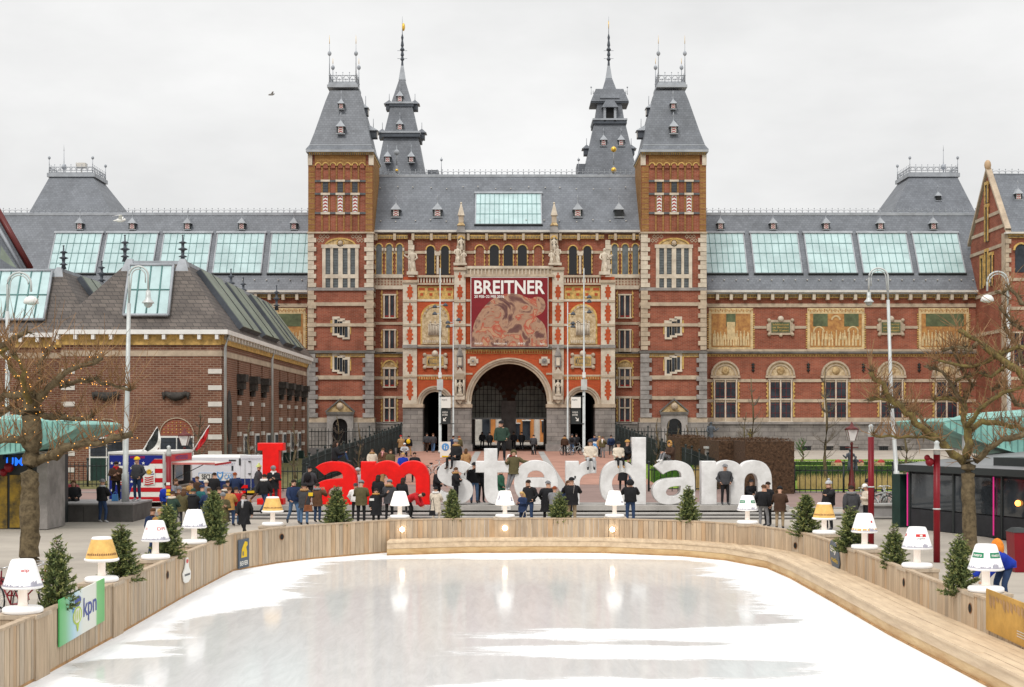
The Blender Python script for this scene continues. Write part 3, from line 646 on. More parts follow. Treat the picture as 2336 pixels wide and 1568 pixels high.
for xc, s_ in ((1052, 1), (1264, -1)):
    w = MB(); w.pb(xc - 9, 533, xc + 9, 606, DC - .7, .7, 'stone'); w.pb(xc - 5, 545, xc + 5, 560, DC - .75, .06, 'lead_dark'); w.ring(xc, 545, 4, 8, DC - .85, .2, 'gold', n=8)
    z = wz(533, DC); x = wx(xc, DC - .4); y = DC - .4
    w.frus((x - .48, x + .48, y - .48, y + .48), (x - .3, x + .3, y - .3, y + .3), z, z + .7, 'grey_stone'); w.frus((x - .4, x + .4, y - .4, y + .4), (x - .22, x + .22, y - .22, y + .22), z + .7, z + 1.0, 'relief')
    w.box(x - .24, x + .24, y - .24, y + .24, z + 1.0, z + 1.7, 'stone'); w.frus((x - .34, x + .34, y - .34, y + .34), (x - .05, x + .05, y - .05, y + .05), z + 1.7, z + 2.9, 'pale_stone'); w.ball((x, y, z + 2.95), .12, 'pale_stone', 6, 4)
    w.build('pinnacle', po)
    statue(po, xc - s_ * 8, 606, 46, DPo + .1); statue(po, xc + s_ * 6, 605, 34, DPo - .1); statue(po, xc, 575, 34, DC - 1.0, ped=False)
for xc in (1049, 1273):                                  # canopied niches on the inner piers
    w = MB(); w.pb(xc - 10, 852, xc + 10, 866, DPo - .7, .5, 'stone'); w.ext([(xc - 10, 852), (xc, 838), (xc + 10, 852)], DPo - .7, .4, 'pale_stone')
    w.pb(xc - 7, 812, xc + 7, 838, DPo - .5, .3, 'grey_stone'); w.pb(xc - 4, 816, xc + 4, 834, DPo - .7, .25, 'pale_stone')
    w.ext([(xc - 8, 812), (xc, 786), (xc + 8, 812)], DPo - .6, .4, 'grey_stone'); w.ext([(xc - 8, 866), (xc - 8, 905), (xc + 8, 905), (xc + 8, 866)], DPo - .28, .05, 'grey_stone')
    w.ext(archpoly(xc - 7, xc + 7, 864, 900), DPo - .3, .04, 'dark_stone')
    for s_ in (-1, 1): w.tube([P(xc + s_ * 9, 905, DPo - .6), P(xc + s_ * 9, 866, DPo - .6)], .1, 'pale_stone', 6)
    w.pb(xc - 11, 903, xc + 11, 912, DPo - .8, .6, 'pale_stone'); w.ext([(xc - 9, 912), (xc + 9, 912), (xc, 922)], DPo - .7, .5, 'stone')
    w.build('niche', po); statue(po, xc, 903, 37, DPo - .6)
# ---- passage behind the portal
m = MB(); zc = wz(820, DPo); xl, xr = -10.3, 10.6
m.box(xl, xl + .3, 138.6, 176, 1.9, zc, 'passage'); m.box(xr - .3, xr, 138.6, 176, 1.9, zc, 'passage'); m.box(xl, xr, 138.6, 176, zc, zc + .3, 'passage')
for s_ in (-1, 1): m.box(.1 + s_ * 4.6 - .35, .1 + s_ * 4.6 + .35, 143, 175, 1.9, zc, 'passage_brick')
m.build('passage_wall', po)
DA = 147.0
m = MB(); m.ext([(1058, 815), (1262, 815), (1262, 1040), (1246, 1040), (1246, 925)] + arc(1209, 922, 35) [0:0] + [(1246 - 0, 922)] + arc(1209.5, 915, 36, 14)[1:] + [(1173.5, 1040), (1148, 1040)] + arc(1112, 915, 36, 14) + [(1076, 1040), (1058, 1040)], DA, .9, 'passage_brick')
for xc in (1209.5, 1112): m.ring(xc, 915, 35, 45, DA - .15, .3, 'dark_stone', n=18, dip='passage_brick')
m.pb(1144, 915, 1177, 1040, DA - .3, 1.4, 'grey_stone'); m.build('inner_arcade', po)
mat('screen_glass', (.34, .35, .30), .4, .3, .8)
for xc in (1209.5, 1112):
    m = MB()
    for i in range(9): x = xc - 36 + i * 9; m.pb(x - .5, 880, x + .5, 955, DA + .3, .1, 'dark')
    for y in (888, 900, 914, 927, 941): m.pb(xc - 36, y, xc + 36, y + .9, DA + .3, .1, 'dark')
    m.pb(xc - 36, 953, xc + 36, 957, DA + .2, .3, 'galv'); m.ext(archpoly(xc - 36, xc + 36, 879, 955), DA + .45, .03, 'screen_glass')
    m.build('glazed_screen', po)
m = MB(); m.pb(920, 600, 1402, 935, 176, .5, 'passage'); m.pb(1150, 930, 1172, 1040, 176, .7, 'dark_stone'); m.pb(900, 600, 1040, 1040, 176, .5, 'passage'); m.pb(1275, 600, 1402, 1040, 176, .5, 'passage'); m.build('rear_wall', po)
# street seen through the passage
far = thing('street_house', 'pale and orange street front glimpsed through the museum passage', 'house', (0, 205, 1.92))
m = MB(); m.box(-9, 9, 205, 215, 1.9, 12, 'off_white'); m.build('wall', far)
mat('orange_brick', (.60, .24, .07), .8, .15, 1)
for a, b in ((1.2, 2.3), (3.0, 3.7), (-2.6, -1.9), (4.6, 7)): m = MB(); m.box(a, b, 204.8, 205, 1.9, 9, 'orange_brick'); m.build('brick_bay', far)
for x, a, b in ((-5.6, 3.2, 5.2), (-3.3, 2.2, 5.4), (2.6, 2.2, 5), (5.4, 3.3, 5), (-7.4, 2, 5), (1.1, 2.3, 4.6)):
    m = MB(); m.box(x - .55, x + .55, 204.6, 204.8, a, b, 'window_glass'); m.box(x - .65, x + .65, 204.62, 204.75, b, b + .15, 'white_paint'); m.build('window', far)

# ---- wings -----------------------------------------------------------------
DW = 142.0
def wroof(Y): return roofpt(Y, 662, DW - .5, 489, DW + 4.6)
def figures(w, X0, X1, Yb, D, n, hmin, hmax, mm='tile_cream'):
    for i in range(n):
        x = X0 + (i + .5) * (X1 - X0) / n + random.uniform(-1, 1); h = random.uniform(hmin, hmax); ww = random.uniform(1.6, 2.7)
        w.ext([(x - ww, Yb), (x - ww * .8, Yb - h * .7), (x - ww * .3, Yb - h * .8), (x + ww * .3, Yb - h * .8), (x + ww * .8, Yb - h * .7), (x + ww, Yb)], D - random.uniform(.01, .05), .03, mm)
        w.pb(x - 1.1, Yb - h, x + 1.1, Yb - h * .8, D - .04, .03, mm)
def tilepanel(parent, X0, X1, D, var):
    w = MB(); random.seed(int(X0)); w.pb(X0, 703, X1, 797, D - .1, .1, 'tile_cream'); w.pb(X0 + 6, 716, X1 - 6, 792, D - .13, .05, 'tile_ochre')
    g_ = [(.38, .62)] if var == 0 else ([(.06, .34), (.66, .94)] if var == 1 else [(.1, .95)])
    for a, b in g_: w.pb(X0 + 6 + a * (X1 - X0 - 12), 716, X0 + 6 + b * (X1 - X0 - 12), 745, D - .15, .04, 'tile_green')
    if var == 1:
        for c in (.2, .8): w.ring(X0 + (X1 - X0) * c, 757, 10, 13, D - .17, .05, 'tile_cream', n=10)
        w.ring((X0 + X1) / 2, 730, 7, 11, D - .17, .05, 'tile_cream', n=10)
    if var == 0: w.pb((X0 + X1) / 2 - 9, 735, (X0 + X1) / 2 + 9, 775, D - .16, .04, 'tile_cream')
    figures(w, X0 + 7, X1 - 7, 789, D - .14, 15, 20, 31); figures(w, X0 + 9, X1 - 9, 775, D - .13, 11, 16, 22)
    n = int((X1 - X0) / 4)
    for i in range(n): w.pb(X0 + 2 + i * 4, 705 + (i % 3) * 1.5, X0 + 4 + i * 4, 709 + (i % 2) * 3, D - .14, .05, 'tile_ochre')
    for y in range(716, 792, 5):
        for s_, x in ((-1, X0), (1, X1)): w.pb(min(x, x + s_ * 3.5), y, max(x, x + s_ * 3.5), y + 2.6, D - .09, .1, 'gold')
    w.build('tile_panel', parent)
def wing(mir):
    X = (lambda x: 2314 - x) if mir else (lambda x: x)
    # coordinates below are for the right-hand wing
    x0, x1 = 1613, (2330 if not mir else 2400)
    m = MB(); a, b = sorted((X(x0), X(x1))); m.pb(a, 662, b, 1036, DW, .8, 'brick'); wl = m.build('wing_wall', mus)
    m = MB()
    for y0, y1, mm_, th in ((662, 667, 'off_white', .8), (667, 671, 'lead', .55), (693, 701, 'stone', .15), (797, 802, 'stone', .25), (802, 806.5, 'dark_stone', .4), (865, 872, 'stone', .12), (911, 918, 'stone', .12), (953, 963, 'stone', .18)):
        m.pb(a, y0, b, y1, DW - th, th, mm_)
    dentils(m, a, b, 671, 680, DW - .25, 3.8); m.pb(a, 808, b, 814, DW - .06, .07, 'gold')
    for i in range(20 if mir else 96):
        x = X(x0 + 4 + i * 6.2); m.ext([(x - 2, 813), (x, 809), (x + 2, 813)], DW - .09, .04, 'brick')
    for i in range(20): x = X(x0 + 24 + i * 31.5); m.pb(x - 3.4, 670, x + 3.4, 684, DW - .6, .6, 'pale_stone')
    m.build('cornice', wl)
    m = MB(); m.pb(a, 963, b, 968, DW - .7, .7, 'grey_stone'); m.pb(a, 968, b, 1090, DW - .5, .6, 'ashlar'); m.build('stone_plinth', wl)
    if not mir:
        tilepanel(wl, 1617, 1718, DW, 0); tilepanel(wl, 1842, 1972, DW, 1); tilepanel(wl, 2096, 2210, DW, 2)
        m = MB()
        for p, q in ((1720, 1752), (1810, 1840), (1974, 2004), (2064, 2094)): m.pb(p, 744, q, 750, DW - .1, .1, 'stone')
        m.build('stone_band', wl)
        cartouche(wl, 1781, 747, 28, 17, DW, ['Schilderkunst', 'en Beelden', 'der Kunst'], inner='tile_green'); cartouche(wl, 2033, 747, 28, 17, DW, ['Wetenschap', 'en Kunst', 'te zamen'], inner='tile_green')
        for xc in (1655, 1781, 1907, 2034, 2160):
            w = MB(); w.ext(archpoly(xc - 29, xc + 29, 827, 859, 14), DW - .12, .12, 'relief_pale'); w.ring(xc, 856, 29, 33, DW - .3, .3, 'stone', n=18); w.ring(xc, 856, 22, 24.5, DW - .2, .2, 'stone', n=18); w.pb(xc - 34, 857, xc + 34, 862.5, DW - .35, .35, 'stone')
            w.ball(P(xc, 846, DW - .15), .4, 'relief', 8, 5, sy=.4); w.build('tympanum', wl)
            crosswin(wl, xc - 25, 867, xc + 25, 961, DW - .08, 2, 2, bw=3.2, tr=.47)
            m = MB(); notch(m, xc - 28, 870, 953, DW - .06, -1, 'gold', 5); notch(m, xc + 28, 870, 953, DW - .06, 1, 'gold', 5); m.build('brick_trim', wl)
        for xc in (1718, 1844, 1970, 2097):
            w = MB(); w.tube([P(xc, 828, DW - .08), P(xc, 850, DW - .08)], .06, 'iron', 5)
            for y in (832, 838, 845): w.tube([P(xc - 3.5, y, DW - .08), P(xc + 3.5, y, DW - .08)], .07, 'iron', 5)
            w.build('wall_anchor', wl)
        for xc in (1891, 1926, 2016, 2053, 1840, 1740):
            w = MB(); w.pb(xc - 10, 1018, xc + 10, 1051, DW - .53, .05, 'black_glass'); w.pb(xc - 13, 1012, xc + 13, 1018, DW - .6, .1, 'grey_stone')
            for k in range(4): w.pb(xc - 8 + k * 5, 1018, xc - 7.2 + k * 5, 1051, DW - .57, .05, 'iron')
            w.build('basement_window', wl)
    else:
        tilepanel(wl, X(1718), X(1617), DW, 2); tilepanel(wl, X(1842 + 70), X(1842), DW, 1)
    m = MB(); za, zb = wz(662, DW - .5), wz(489, DW + 4.6); p, q = wx(a, DW), wx(b, DW)
    m.add([(p, DW - .5, za), (q, DW - .5, za), (q, DW + 4.6, zb), (p, DW + 4.6, zb), (p, DW + 12, za), (q, DW + 12, za)], [(0, 1, 2, 3), (3, 2, 5, 4), (0, 3, 4), (1, 5, 2)], 'slate')
    m.box(p, q, DW + 4.45, DW + 4.75, zb - .15, zb + .12, 'lead'); rf = m.build('wing_roof', mus)
    m = MB(); cresting(m, (p, DW + 4.6), (q, DW + 4.6), zb + .1, .5, .62); m.build('roof_cresting', rf)
    dm_ = wroof(625)
    edges = [(1590, 1705), (1722, 1830), (1846, 1955), (1970, 2082), (2097, 2202)] if not mir else [(109, 217), (229, 346), (361, 471), (485, 595), (611, 706)]
    for e0, e1 in edges: skylight(rf, wx(max(e0, 1612) if not mir else e0, dm_), wx(e1, dm_), 535, 625, wroof, 7 if e1 - e0 > 100 else 6, 4)
    for X_ in ((1644, 1764, 1885, 2009, 2130) if not mir else (181, 301, 427, 551, 670)): dormer(rf, X_, 524, 15, 27, wroof(523) - .25, depth=1.5)
    m = MB()
    for i in range(24):
        X_ = X(1625 + i * 27); d = wroof(640); t = P(X_, 640, d); m.box(t[0] - .05, t[0] + .05, t[1] - .2, t[1], t[2], t[2] + .09, 'off_white')
    m.build('roof_hooks', rf)
wing(False); wing(True)

# ---- pavilion roofs at the far corners
def pavilion(base, top, Yb, Yt, D, fins):
    m = MB(); a, b = wx(base[0], D), wx(base[1], D); c, d = wx(top[0], D + 3), wx(top[1], D + 3)
    m.frus((a, b, D, D + 12), (c, d, D + 3, D + 8), wz(Yb, D), wz(Yt, D + 3), 'slate'); zt = wz(Yt, D + 3)
    m.box(c - .25, d + .25, D + 2.8, D + 8.2, zt, zt + .45, 'lead'); r = m.build('pavilion_roof', mus)
    m = MB()
    for y in (D + 2.9, D + 8.1): cresting(m, (c, y), (d, y), zt + .45, .95, .62, fancy=True)
    for x in (c, d): cresting(m, (x, D + 2.9), (x, D + 8.1), zt + .45, .95, .62, fancy=True)
    m.build('roof_cresting', r); m = MB()
    for x in (c, d):
        for y in (D + 2.9, D + 8.1): finial(m, x, y, zt + .4, 2.0, .06, .17, tip=None, bz=.9)
    X_ = fins; x = wx(X_, D + 5); finial(m, x, D + 5, zt, 3.4, .08, .3, tip='iron_grey', bz=.45); m.build('roof_finials', r)
    return r
pr = pavilion((66, 256), (113, 212), 486, 404, 160, 146); pl = pavilion((2036, 2226), (2075, 2184), 486, 404, 160, 2152)
dormer(pl, 2141, 458, 12, 20, 161, dark=True)
m = MB(); x = wx(180, 163); z = wz(378, 163); m.tube([(x, 164, z - 1.4), (x, 164, z)], .08, 'off_white', 6); m.box(x - .55, x + .55, 163.6, 164.4, z - .1, z + .45, 'off_white'); m.build('radar_unit', pr)

# ---- north towers behind
def ntower(xc, s_, kind):
    DN = 168.0; k = DN / F
    T = lambda x: wx(xc + s_ * x, DN)
    m = MB()
    def fr(b, t, yb, yt, dep, mm='slate', dt=None):
        dt = dep if dt is None else dt
        B = sorted((T(b[0]), T(b[1]))); Q = sorted((T(t[0]), T(t[1]))); m.frus((B[0], B[1], DN + 4 - dep, DN + 4 + dep), (Q[0], Q[1], DN + 4 - dt, DN + 4 + dt), wz(yb, DN + 4 - dep), wz(yt, DN + 4 - dt), mm)
    if kind == 0:
        fr((-57, 57), (-39, 39), 405, 312, 3.2, dt=2.1); fr((-44, 44), (-44, 44), 312, 303, 2.6, 'lead_dark'); fr((-45, 45), (-45, 45), 303, 299, 2.7, 'lead')
        fr((-38, 38), (-25, 25), 299, 243, 2.0, dt=1.45); fr((-28, 28), (-28, 28), 243, 236, 1.6, 'lead_dark'); fr((-29, 29), (-29, 29), 236, 232, 1.7, 'lead')
        fr((-23, 23), (-7, 7), 232, 182, 1.3, dt=.4); fr((-8, 8), (-3, 3), 182, 150, .42, 'lead', .15)
    else:
        fr((-62, 62), (-36, 36), 400, 282, 3.4, dt=1.9); fr((-39, 39), (-39, 39), 282, 274, 2.2, 'lead_dark'); fr((-40, 40), (-40, 40), 274, 270, 2.3, 'lead')
        fr((-33, 33), (-27, 27), 270, 232, 1.7, dt=1.5); fr((-44, 44), (-44, 44), 235, 231, 1.8, 'lead_dark'); fr((-44, 44), (-32, 32), 231, 203, 1.9, dt=1.5)
        fr((-23, 23), (-7, 7), 224, 178, 1.95, dt=.4); fr((-8, 8), (-3, 3), 182, 150, .42, 'lead', .15)
    tw = m.build('spire_tower', mus)
    m = MB(); x = T(0); y = DN + 4
    ys = [150, 140, 136, 130, 126, 118, 114, 108, 104, 92, 86, 78]; rs = [.16, .11, .26, .12, .22, .12, .3, .12, .2, .1, .16, .05]
    m.lathe((x, y, 0), [(r, wz(Y_, y)) for r, Y_ in zip(rs, ys)], 'lead_dark', 8, smooth=False); m.tube([(x, y, wz(80, y)), (x, y, wz(38, y))], [.05, .02], 'iron_grey', 5)
    for Y_ in (116, 134): m.tube([(x - .6, y, wz(Y_, y)), (x + .6, y, wz(Y_, y))], .03, 'iron_grey', 4)
    if kind == 0: m.ball((x + .15, y, wz(62, y)), .28, 'gold_leaf', 8, 6, sx=.7, sz=1.8)
    else: m.tube([(x, y, wz(66, y)), (x, y, wz(48, y))], .05, 'gold_leaf', 5)
    m.build('spire', tw)
    if kind == 0:
        dl = [(-28, 371, .2), (26, 371, .2), (0, 297, 1.7), (0, 233, 2.6)]
    else:
        dl = [(-17, 333, 1.3), (23, 333, 1.3)]
    for dx, Y_, dd in dl: dormer(tw, xc + s_ * dx, Y_, 14, 25, DN + .1 + dd, depth=1.8)
    if kind:
        w = MB(); a, b = T(-11), T(11); w.box(min(a, b), max(a, b), DN + 2.0, DN + 2.2, wz(270, DN), wz(238, DN), 'dark'); 
        for q in (T(-12), T(12)): w.box(q - .15, q + .15, DN + 1.8, DN + 2.1, wz(270, DN), wz(236, DN), 'lead')
        w.frus((min(T(-19), T(19)), max(T(-19), T(19)), DN + 1.5, DN + 3.5), (T(0) - .05, T(0) + .05, DN + 2.6, DN + 3), wz(238, DN), wz(203, DN), 'slate'); w.build('belfry_opening', tw)
        w = MB(); 
        for q in (-42, 42): finial(w, T(q), DN + 3, wz(203, DN), 1.0, .04, .1, tip=None, bz=.9)
        cresting(w, (min(T(-38), T(38)), DN + 2.6), (max(T(-38), T(38)), DN + 2.6), wz(203, DN), .35, .5); w.build('roof_cresting', tw)
    for yy, hw in ((303, 46), (236, 30)) if kind == 0 else ((340, 52),):
        w = MB()
        for q in (-hw, hw):
            z_ = wz(yy - 4, DN); w.box(T(q) - .35, T(q) + .35, DN + 3, DN + 4.4, z_ - .3, z_ + .4, 'lead_dark'); w.frus((T(q) - .6, T(q) + .6, DN + 2.8, DN + 4.6), (T(q) - .05, T(q) + .05, DN + 3.6, DN + 3.8), z_ + .4, z_ + 1.0, 'slate'); w.tube([(T(q), DN + 3.7, z_ + .9), (T(q), DN + 3.7, z_ + 1.8)], .035, 'iron_grey', 4)
        w.build('side_dormer', tw)
    w = MB(); X_ = 905 if kind == 0 else 1400; d = 146.5; w.ext([(X_ - 8, 398), (X_, 376), (X_ + 8, 398)], d, .3, 'lead'); w.ball(P(X_, 389 if kind == 0 else 388, d - .1), .16 if kind == 0 else .28, 'gold_leaf', 8, 6)
    w.tube([P(X_, 376, d), P(X_, 332, d)], [.09, .03], 'lead', 5); w.ball(P(X_, 348 if kind == 0 else 341, d), .3, 'lead' if kind == 0 else 'gold_leaf', 8, 6); w.build('ridge_ornament', tw)
ntower(912, 1, 0); ntower(1394, 1, 1)
m = MB(); 
for X_ in (1007, 1320): finial(m, wx(X_, 170), 170, wz(400, 170), 2.2, .06, .16, tip=None, bz=.85)
m.pb(975, 388, 1000, 404, 170, 3, 'slate'); m.pb(1316, 374, 1345, 404, 170, 3, 'slate'); m.build('rear_roof', mus)

# ---- gabled block at the right end
xg = 1135 * 133.3 / F; D1, D2 = 133.3, 143.5
m = MB(); ze = wz(531, D1); zb = 1.9; Dm = 138.4; za = wz(398, Dm)
m.add([(xg, D1, zb), (xg, D2, zb), (xg, D2, ze), (xg, Dm, za), (xg, D1, ze)], [(0, 1, 2, 3, 4)], 'brick'); m.box(xg + .001, xg + 22, D1, D2, zb, ze - .001, 'brick'); gb = m.build('gabled_block', mus)
m = MB(); m.add([(xg + .3, D1 - .4, ze - .1), (xg + 22, D1 - .4, ze - .1), (xg + 22, Dm, za), (xg + .3, Dm, za), (xg + .3, D2 + .4, ze - .1), (xg + 22, D2 + .4, ze - .1)], [(0, 1, 2, 3), (3, 2, 5, 4)], 'slate'); gr = m.build('gabled_roof', mus)
m = MB(); cresting(m, (xg + .5, Dm), (xg + 22, Dm), za, .5, .62); m.build('roof_cresting', gr)
dormer(gr, 2324, 456, 15, 26, 136.0, depth=1.5)
m = MB()
for (ya, zA), (yb, zB) in (((D1 - .4, ze), (Dm, za + .3)), ((Dm, za + .3), (D2 + .4, ze))):
    m.add([(xg - .2, ya, zA), (xg + .35, ya, zA), (xg + .35, yb, zB), (xg - .2, yb, zB), (xg - .2, ya, zA + .35), (xg + .35, ya, zA + .35), (xg + .35, yb, zB + .35), (xg - .2, yb, zB + .35)], [(0, 1, 2, 3), (4, 5, 6, 7), (0, 3, 7, 4), (1, 2, 6, 5)], 'stone')
m.ball((xg, Dm, za + .9), .35, 'plank4', 8, 6, sz=1.5); m.box(xg - .12, xg, D1, D1 + .9, 2, ze, 'stone')
for z_ in (ze - 1.2, ze - 5.6, ze - 9.4, ze + 2.1, ze + .6): 
    a = 0 if z_ < ze else (z_ - ze) / (za - ze) * 5; m.box(xg - .08, xg, D1 + a, D2 - a, z_, z_ + .32, 'stone')
m.build('gable_trim', gb)
for yc, z_, h in ((Dm, ze - .2, 3.4), (Dm - 1.3, ze - 4.7, 3), (Dm, ze - 4.5, 3.3), (Dm + 1.3, ze - 4.7, 3), (Dm, ze + 3.6, 1.8)):
    w = MB(); w.box(xg - .1, xg, yc - .35, yc + .35, z_, z_ + h, 'window_glass'); w.box(xg - .2, xg - .1, yc - .5, yc - .35, z_, z_ + h, 'gold'); w.box(xg - .2, xg - .1, yc + .35, yc + .5, z_, z_ + h, 'gold'); w.box(xg - .2, xg, yc - .5, yc + .5, z_ + h, z_ + h + .3, 'gold'); w.build('window', gb)
m = MB(); quoins(m, 2295, 2302, 535, 960, D1 - .15, 'stone'); m.pb(2295, 529, 2345, 533, D1 - .5, .5, 'off_white'); dentils(m, 2300, 2345, 535, 543, D1 - .2)
for y in (634, 700, 790, 860): m.pb(2302, y, 2345, y + 7, D1 - .1, .1, 'stone')
m.build('stone_band', gb)
w = MB(); w.ext(archpoly(2316, 2345, 556, 622), D1 - .05, .06, 'window_glass'); w.ring(2330, 571, 14, 18, D1 - .2, .2, 'gold', n=10); w.build('arched_window', gb)
w = MB(); w.pb(2300, 762, 2345, 950, D1 - .02, .03, 'brick'); crosswin(gb, 2312, 760, 2342, 840, D1 - .05, 2, 2, bw=3)

# ---- exhibition banner hung over the arch
bn = thing('exhibition_banner', 'dark red exhibition banner with white lettering over the central arch', 'banner', P(1162, 792, 135.9))
DB = 135.9
mat('banner_red', (.20, .012, .018), .7, .1, 1); mat('banner_text', (.80, .78, .74), .7, 0)
m, t, b_ = newmat('banner_paint'); g_ = N(t, 'ShaderNodeNewGeometry'); nz = N(t, 'ShaderNodeTexNoise'); nz.inputs['Scale'].default_value = .55; nz.inputs['Detail'].default_value = 7; nz.inputs['Distortion'].default_value = 1.6
rp = N(t, 'ShaderNodeValToRGB'); L(t, g_.outputs['Position'], nz.inputs['Vector']); L(t, nz.outputs[0], rp.inputs[0]); L(t, rp.outputs[0], b_.inputs['Base Color'])
e = rp.color_ramp.elements; e[0].position = .30; e[0].color = (.09, .03, .03, 1); e[1].position = .75; e[1].color = (.50, .22, .08, 1)
for p_, c_ in ((.40, (.16, .07, .055)), (.46, (.42, .25, .16)), (.52, (.34, .19, .12)), (.555, (.42, .06, .03)), (.60, (.46, .28, .17))): q = e.new(p_); q.color = (*c_, 1)
b_.inputs['Roughness'].default_value = .7
m = MB(); m.pb(1073.5, 632.5, 1251, 793, DB, .06, 'off_white'); m.pb(1075, 634, 1249.5, 791.5, DB - .02, .02, 'banner_red'); m.build('sheet', bn)
m = MB(); m.ext(chaikin([(1076, 762), (1084, 728), (1112, 690), (1140, 672), (1180, 668), (1210, 684), (1222, 676), (1240, 680), (1246, 700), (1236, 716), (1222, 722), (1246, 742), (1248, 790), (1076, 790)], 90), DB - .035, .012, 'banner_paint'); m.build('painting', bn)
m = MB(); m.text('BREITNER', 1082, 640, 1243, 671, DB - .045, 'banner_text', .022); m.text('20 FEB–22 MEI 2016', 1082, 673.5, 1150, 680, DB - .045, 'banner_text', .02)
m.text('PHILIPS', 1083, 782, 1101, 786, DB - .05, 'banner_text', .01); m.text('BankGiro Loterij', 1127, 782, 1156, 787, DB - .05, 'banner_text', .01); m.text('ING', 1182, 782, 1198, 786, DB - .05, 'banner_text', .01); m.text('kpn', 1232, 782, 1242, 788, DB - .05, 'banner_text', .01)
m.build('lettering', bn)

# =====================  LEFT VILLA (annexe)  =====================================
vil = thing('annexe_building', 'dark brown brick annexe with steep slate hip roofs and long roof windows', 'building', (-23, 90, .2))
mat('iron_ornament', (.05, .045, .04), .8, .4, 5, bump=.6)
D0 = 88.0; xE, xW = wx(505, D0), wx(140, D0); zE = wz(760, D0); Dend = 126
m = MB(); m.box(xW, xE, D0, Dend, .2, zE, 'brown_brick'); m.box(-48, xW, D0 + 3, Dend, .2, zE - .02, 'brown_brick'); vw = m.build('wall', vil)
def eaves(m, x0, x1, D, z):
    m.box(x0, x1, D - .55, D, z - .1, z + .18, 'white_paint'); m.box(x0, x1, D - .12, D, z - .75, z - .1, 'gold')
    n = int((x1 - x0) / 1.1)
    for i in range(n + 1): x = x0 + .2 + i * (x1 - x0 - .4) / n; m.box(x - .1, x + .1, D - .5, D - .12, z - .42, z - .1, 'white_paint')
m = MB(); eaves(m, xW - .3, xE, D0, zE); eaves(m, -48, xW, D0 + 3, zE)
m.box(xE, xE + .5, D0 - .55, Dend, zE - .1, zE + .18, 'white_paint'); m.box(xE, xE + .12, D0, Dend, zE - .7, zE - .1, 'gold')
for i in range(36): m.box(xE + .12, xE + .45, D0 + .4 + i * 1.05, D0 + .6 + i * 1.05, zE - .4, zE - .1, 'off_white')
m.box(xW, xE + .04, D0 - .04, D0, zE - 1.45, zE - 1.1, 'stone'); m.box(xE, xE + .05, D0, Dend, zE - 1.45, zE - 1.1, 'stone'); m.box(-48, xW, D0 + 2.96, D0 + 3, zE - 1.45, zE - 1.1, 'stone')
m.build('eaves', vw)
m = MB(); k = D0 / F
for i in range(7):
    z = wz(848 + i * 37.5, D0); m.box(wx(475, D0), xE + .03, D0 - .05, D0, z - .13, z + .17, 'off_white')
    m.box(xW - .0, xW + .85, D0 - .05, D0, z - .13, z + .17, 'off_white')
pil = [93.5, 98, 102.5, 110.5, 114.5, 118.5, 122.5]
m.build('quoins', vw)
for y in pil:
    m = MB(); m.box(xE, xE + .1, y - .3, y + .3, .2, zE - 1.5, 'brown_brick'); m.box(xE, xE + .6, y - .55, y + .55, zE - 2.9, zE - 2.4, 'iron_ornament'); m.box(xE, xE + .45, y - .45, y + .45, zE - 3.4, zE - 2.9, 'iron_ornament'); m.box(xE, xE + .3, y - .3, y + .3, zE - 3.8, zE - 3.4, 'iron_ornament')
    for i in range(7): z = wz(880 + i * 37.5, D0); m.box(xE, xE + .16, y - .35, y + .35, z - .12, z + .15, 'off_white')
    m.build('pilaster', vw)
m = MB(); m.ball((xE + .02, 90.4, zE - 5.2), 1.0, 'iron_ornament', 12, 8, sx=.12, sy=.75, sz=1.7); m.box(xE, xE + .12, 90, 90.8, zE - 8.6, zE - 7, 'dark_stone'); m.build('wall_ornament', vw)
for X_ in (241, 401):
    m = MB(); pts = [P(X_ - 26 + i * 5.2, 896 + 9 * sin(pi * i / 10), D0 - .12) for i in range(11)]; m.tube(pts, [.10, .17, .2, .25, .27, .3, .26, .25, .2, .17, .10], 'iron_ornament', 7)
    for s_ in (-1, 1): m.tube([P(X_ + s_ * 27, 895, D0 - .12), P(X_ + s_ * 28, 912, D0 - .12)], [.15, .05], 'iron_ornament', 6)
    m.build('festoon', vw)
def vwin(X0, X1, Yt, Yb, arch=True):
    m = MB(); xc = (X0 + X1) / 2; r = (X1 - X0) / 2
    m.pb(X0, Yt, X1, Yb, D0 - .06, .08, 'white_paint')
    w = (X1 - X0 - 9) / 2
    for i in range(2):
        a = X0 + 3 + i * (w + 3); m.pb(a, Yt + 4, a + w, Yt + 44, D0 - .1, .05, 'window_glass'); m.pb(a, Yt + 48, a + w, Yb - 3, D0 - .1, .05, 'shutter_green')
        for k_ in range(1, 4): m.pb(a, Yt + 4 + k_ * 10, a + w, Yt + 4.5 + k_ * 10, D0 - .12, .03, 'frame_dark')
        for k_ in range(1, 3): m.pb(a + w * k_ / 3, Yt + 4, a + w * k_ / 3 + .5, Yt + 44, D0 - .12, .03, 'frame_dark')
    if arch:
        m.ring(xc, Yt - 2, r + 1, r + 3, D0 - .06, .06, 'brown_brick', n=18); m.ring(xc, Yt - 2, r - 1.5, r + .6, D0 - .09, .09, 'stone', n=18); m.ext(archpoly(xc - r, xc + r, Yt - 2 - r, Yt - 1), D0 - .02, .02, 'brick')
        for i in range(5):
            for j in range(7):
                x = xc + (j - 3) * 9.5; y = Yt - 8 - i * 7.5
                if (x - xc) ** 2 + (y - Yt) ** 2 < (r - 5) ** 2: m.ext([(x - 1.6, y), (x, y - 1.8), (x + 1.6, y), (x, y + 1.8)], D0 - .05, .02, 'gold')
    m.build('window', vw)
vwin(203, 282, 997, 1122); vwin(363, 442, 995, 1122); vwin(108, 135, 997, 1122, False)
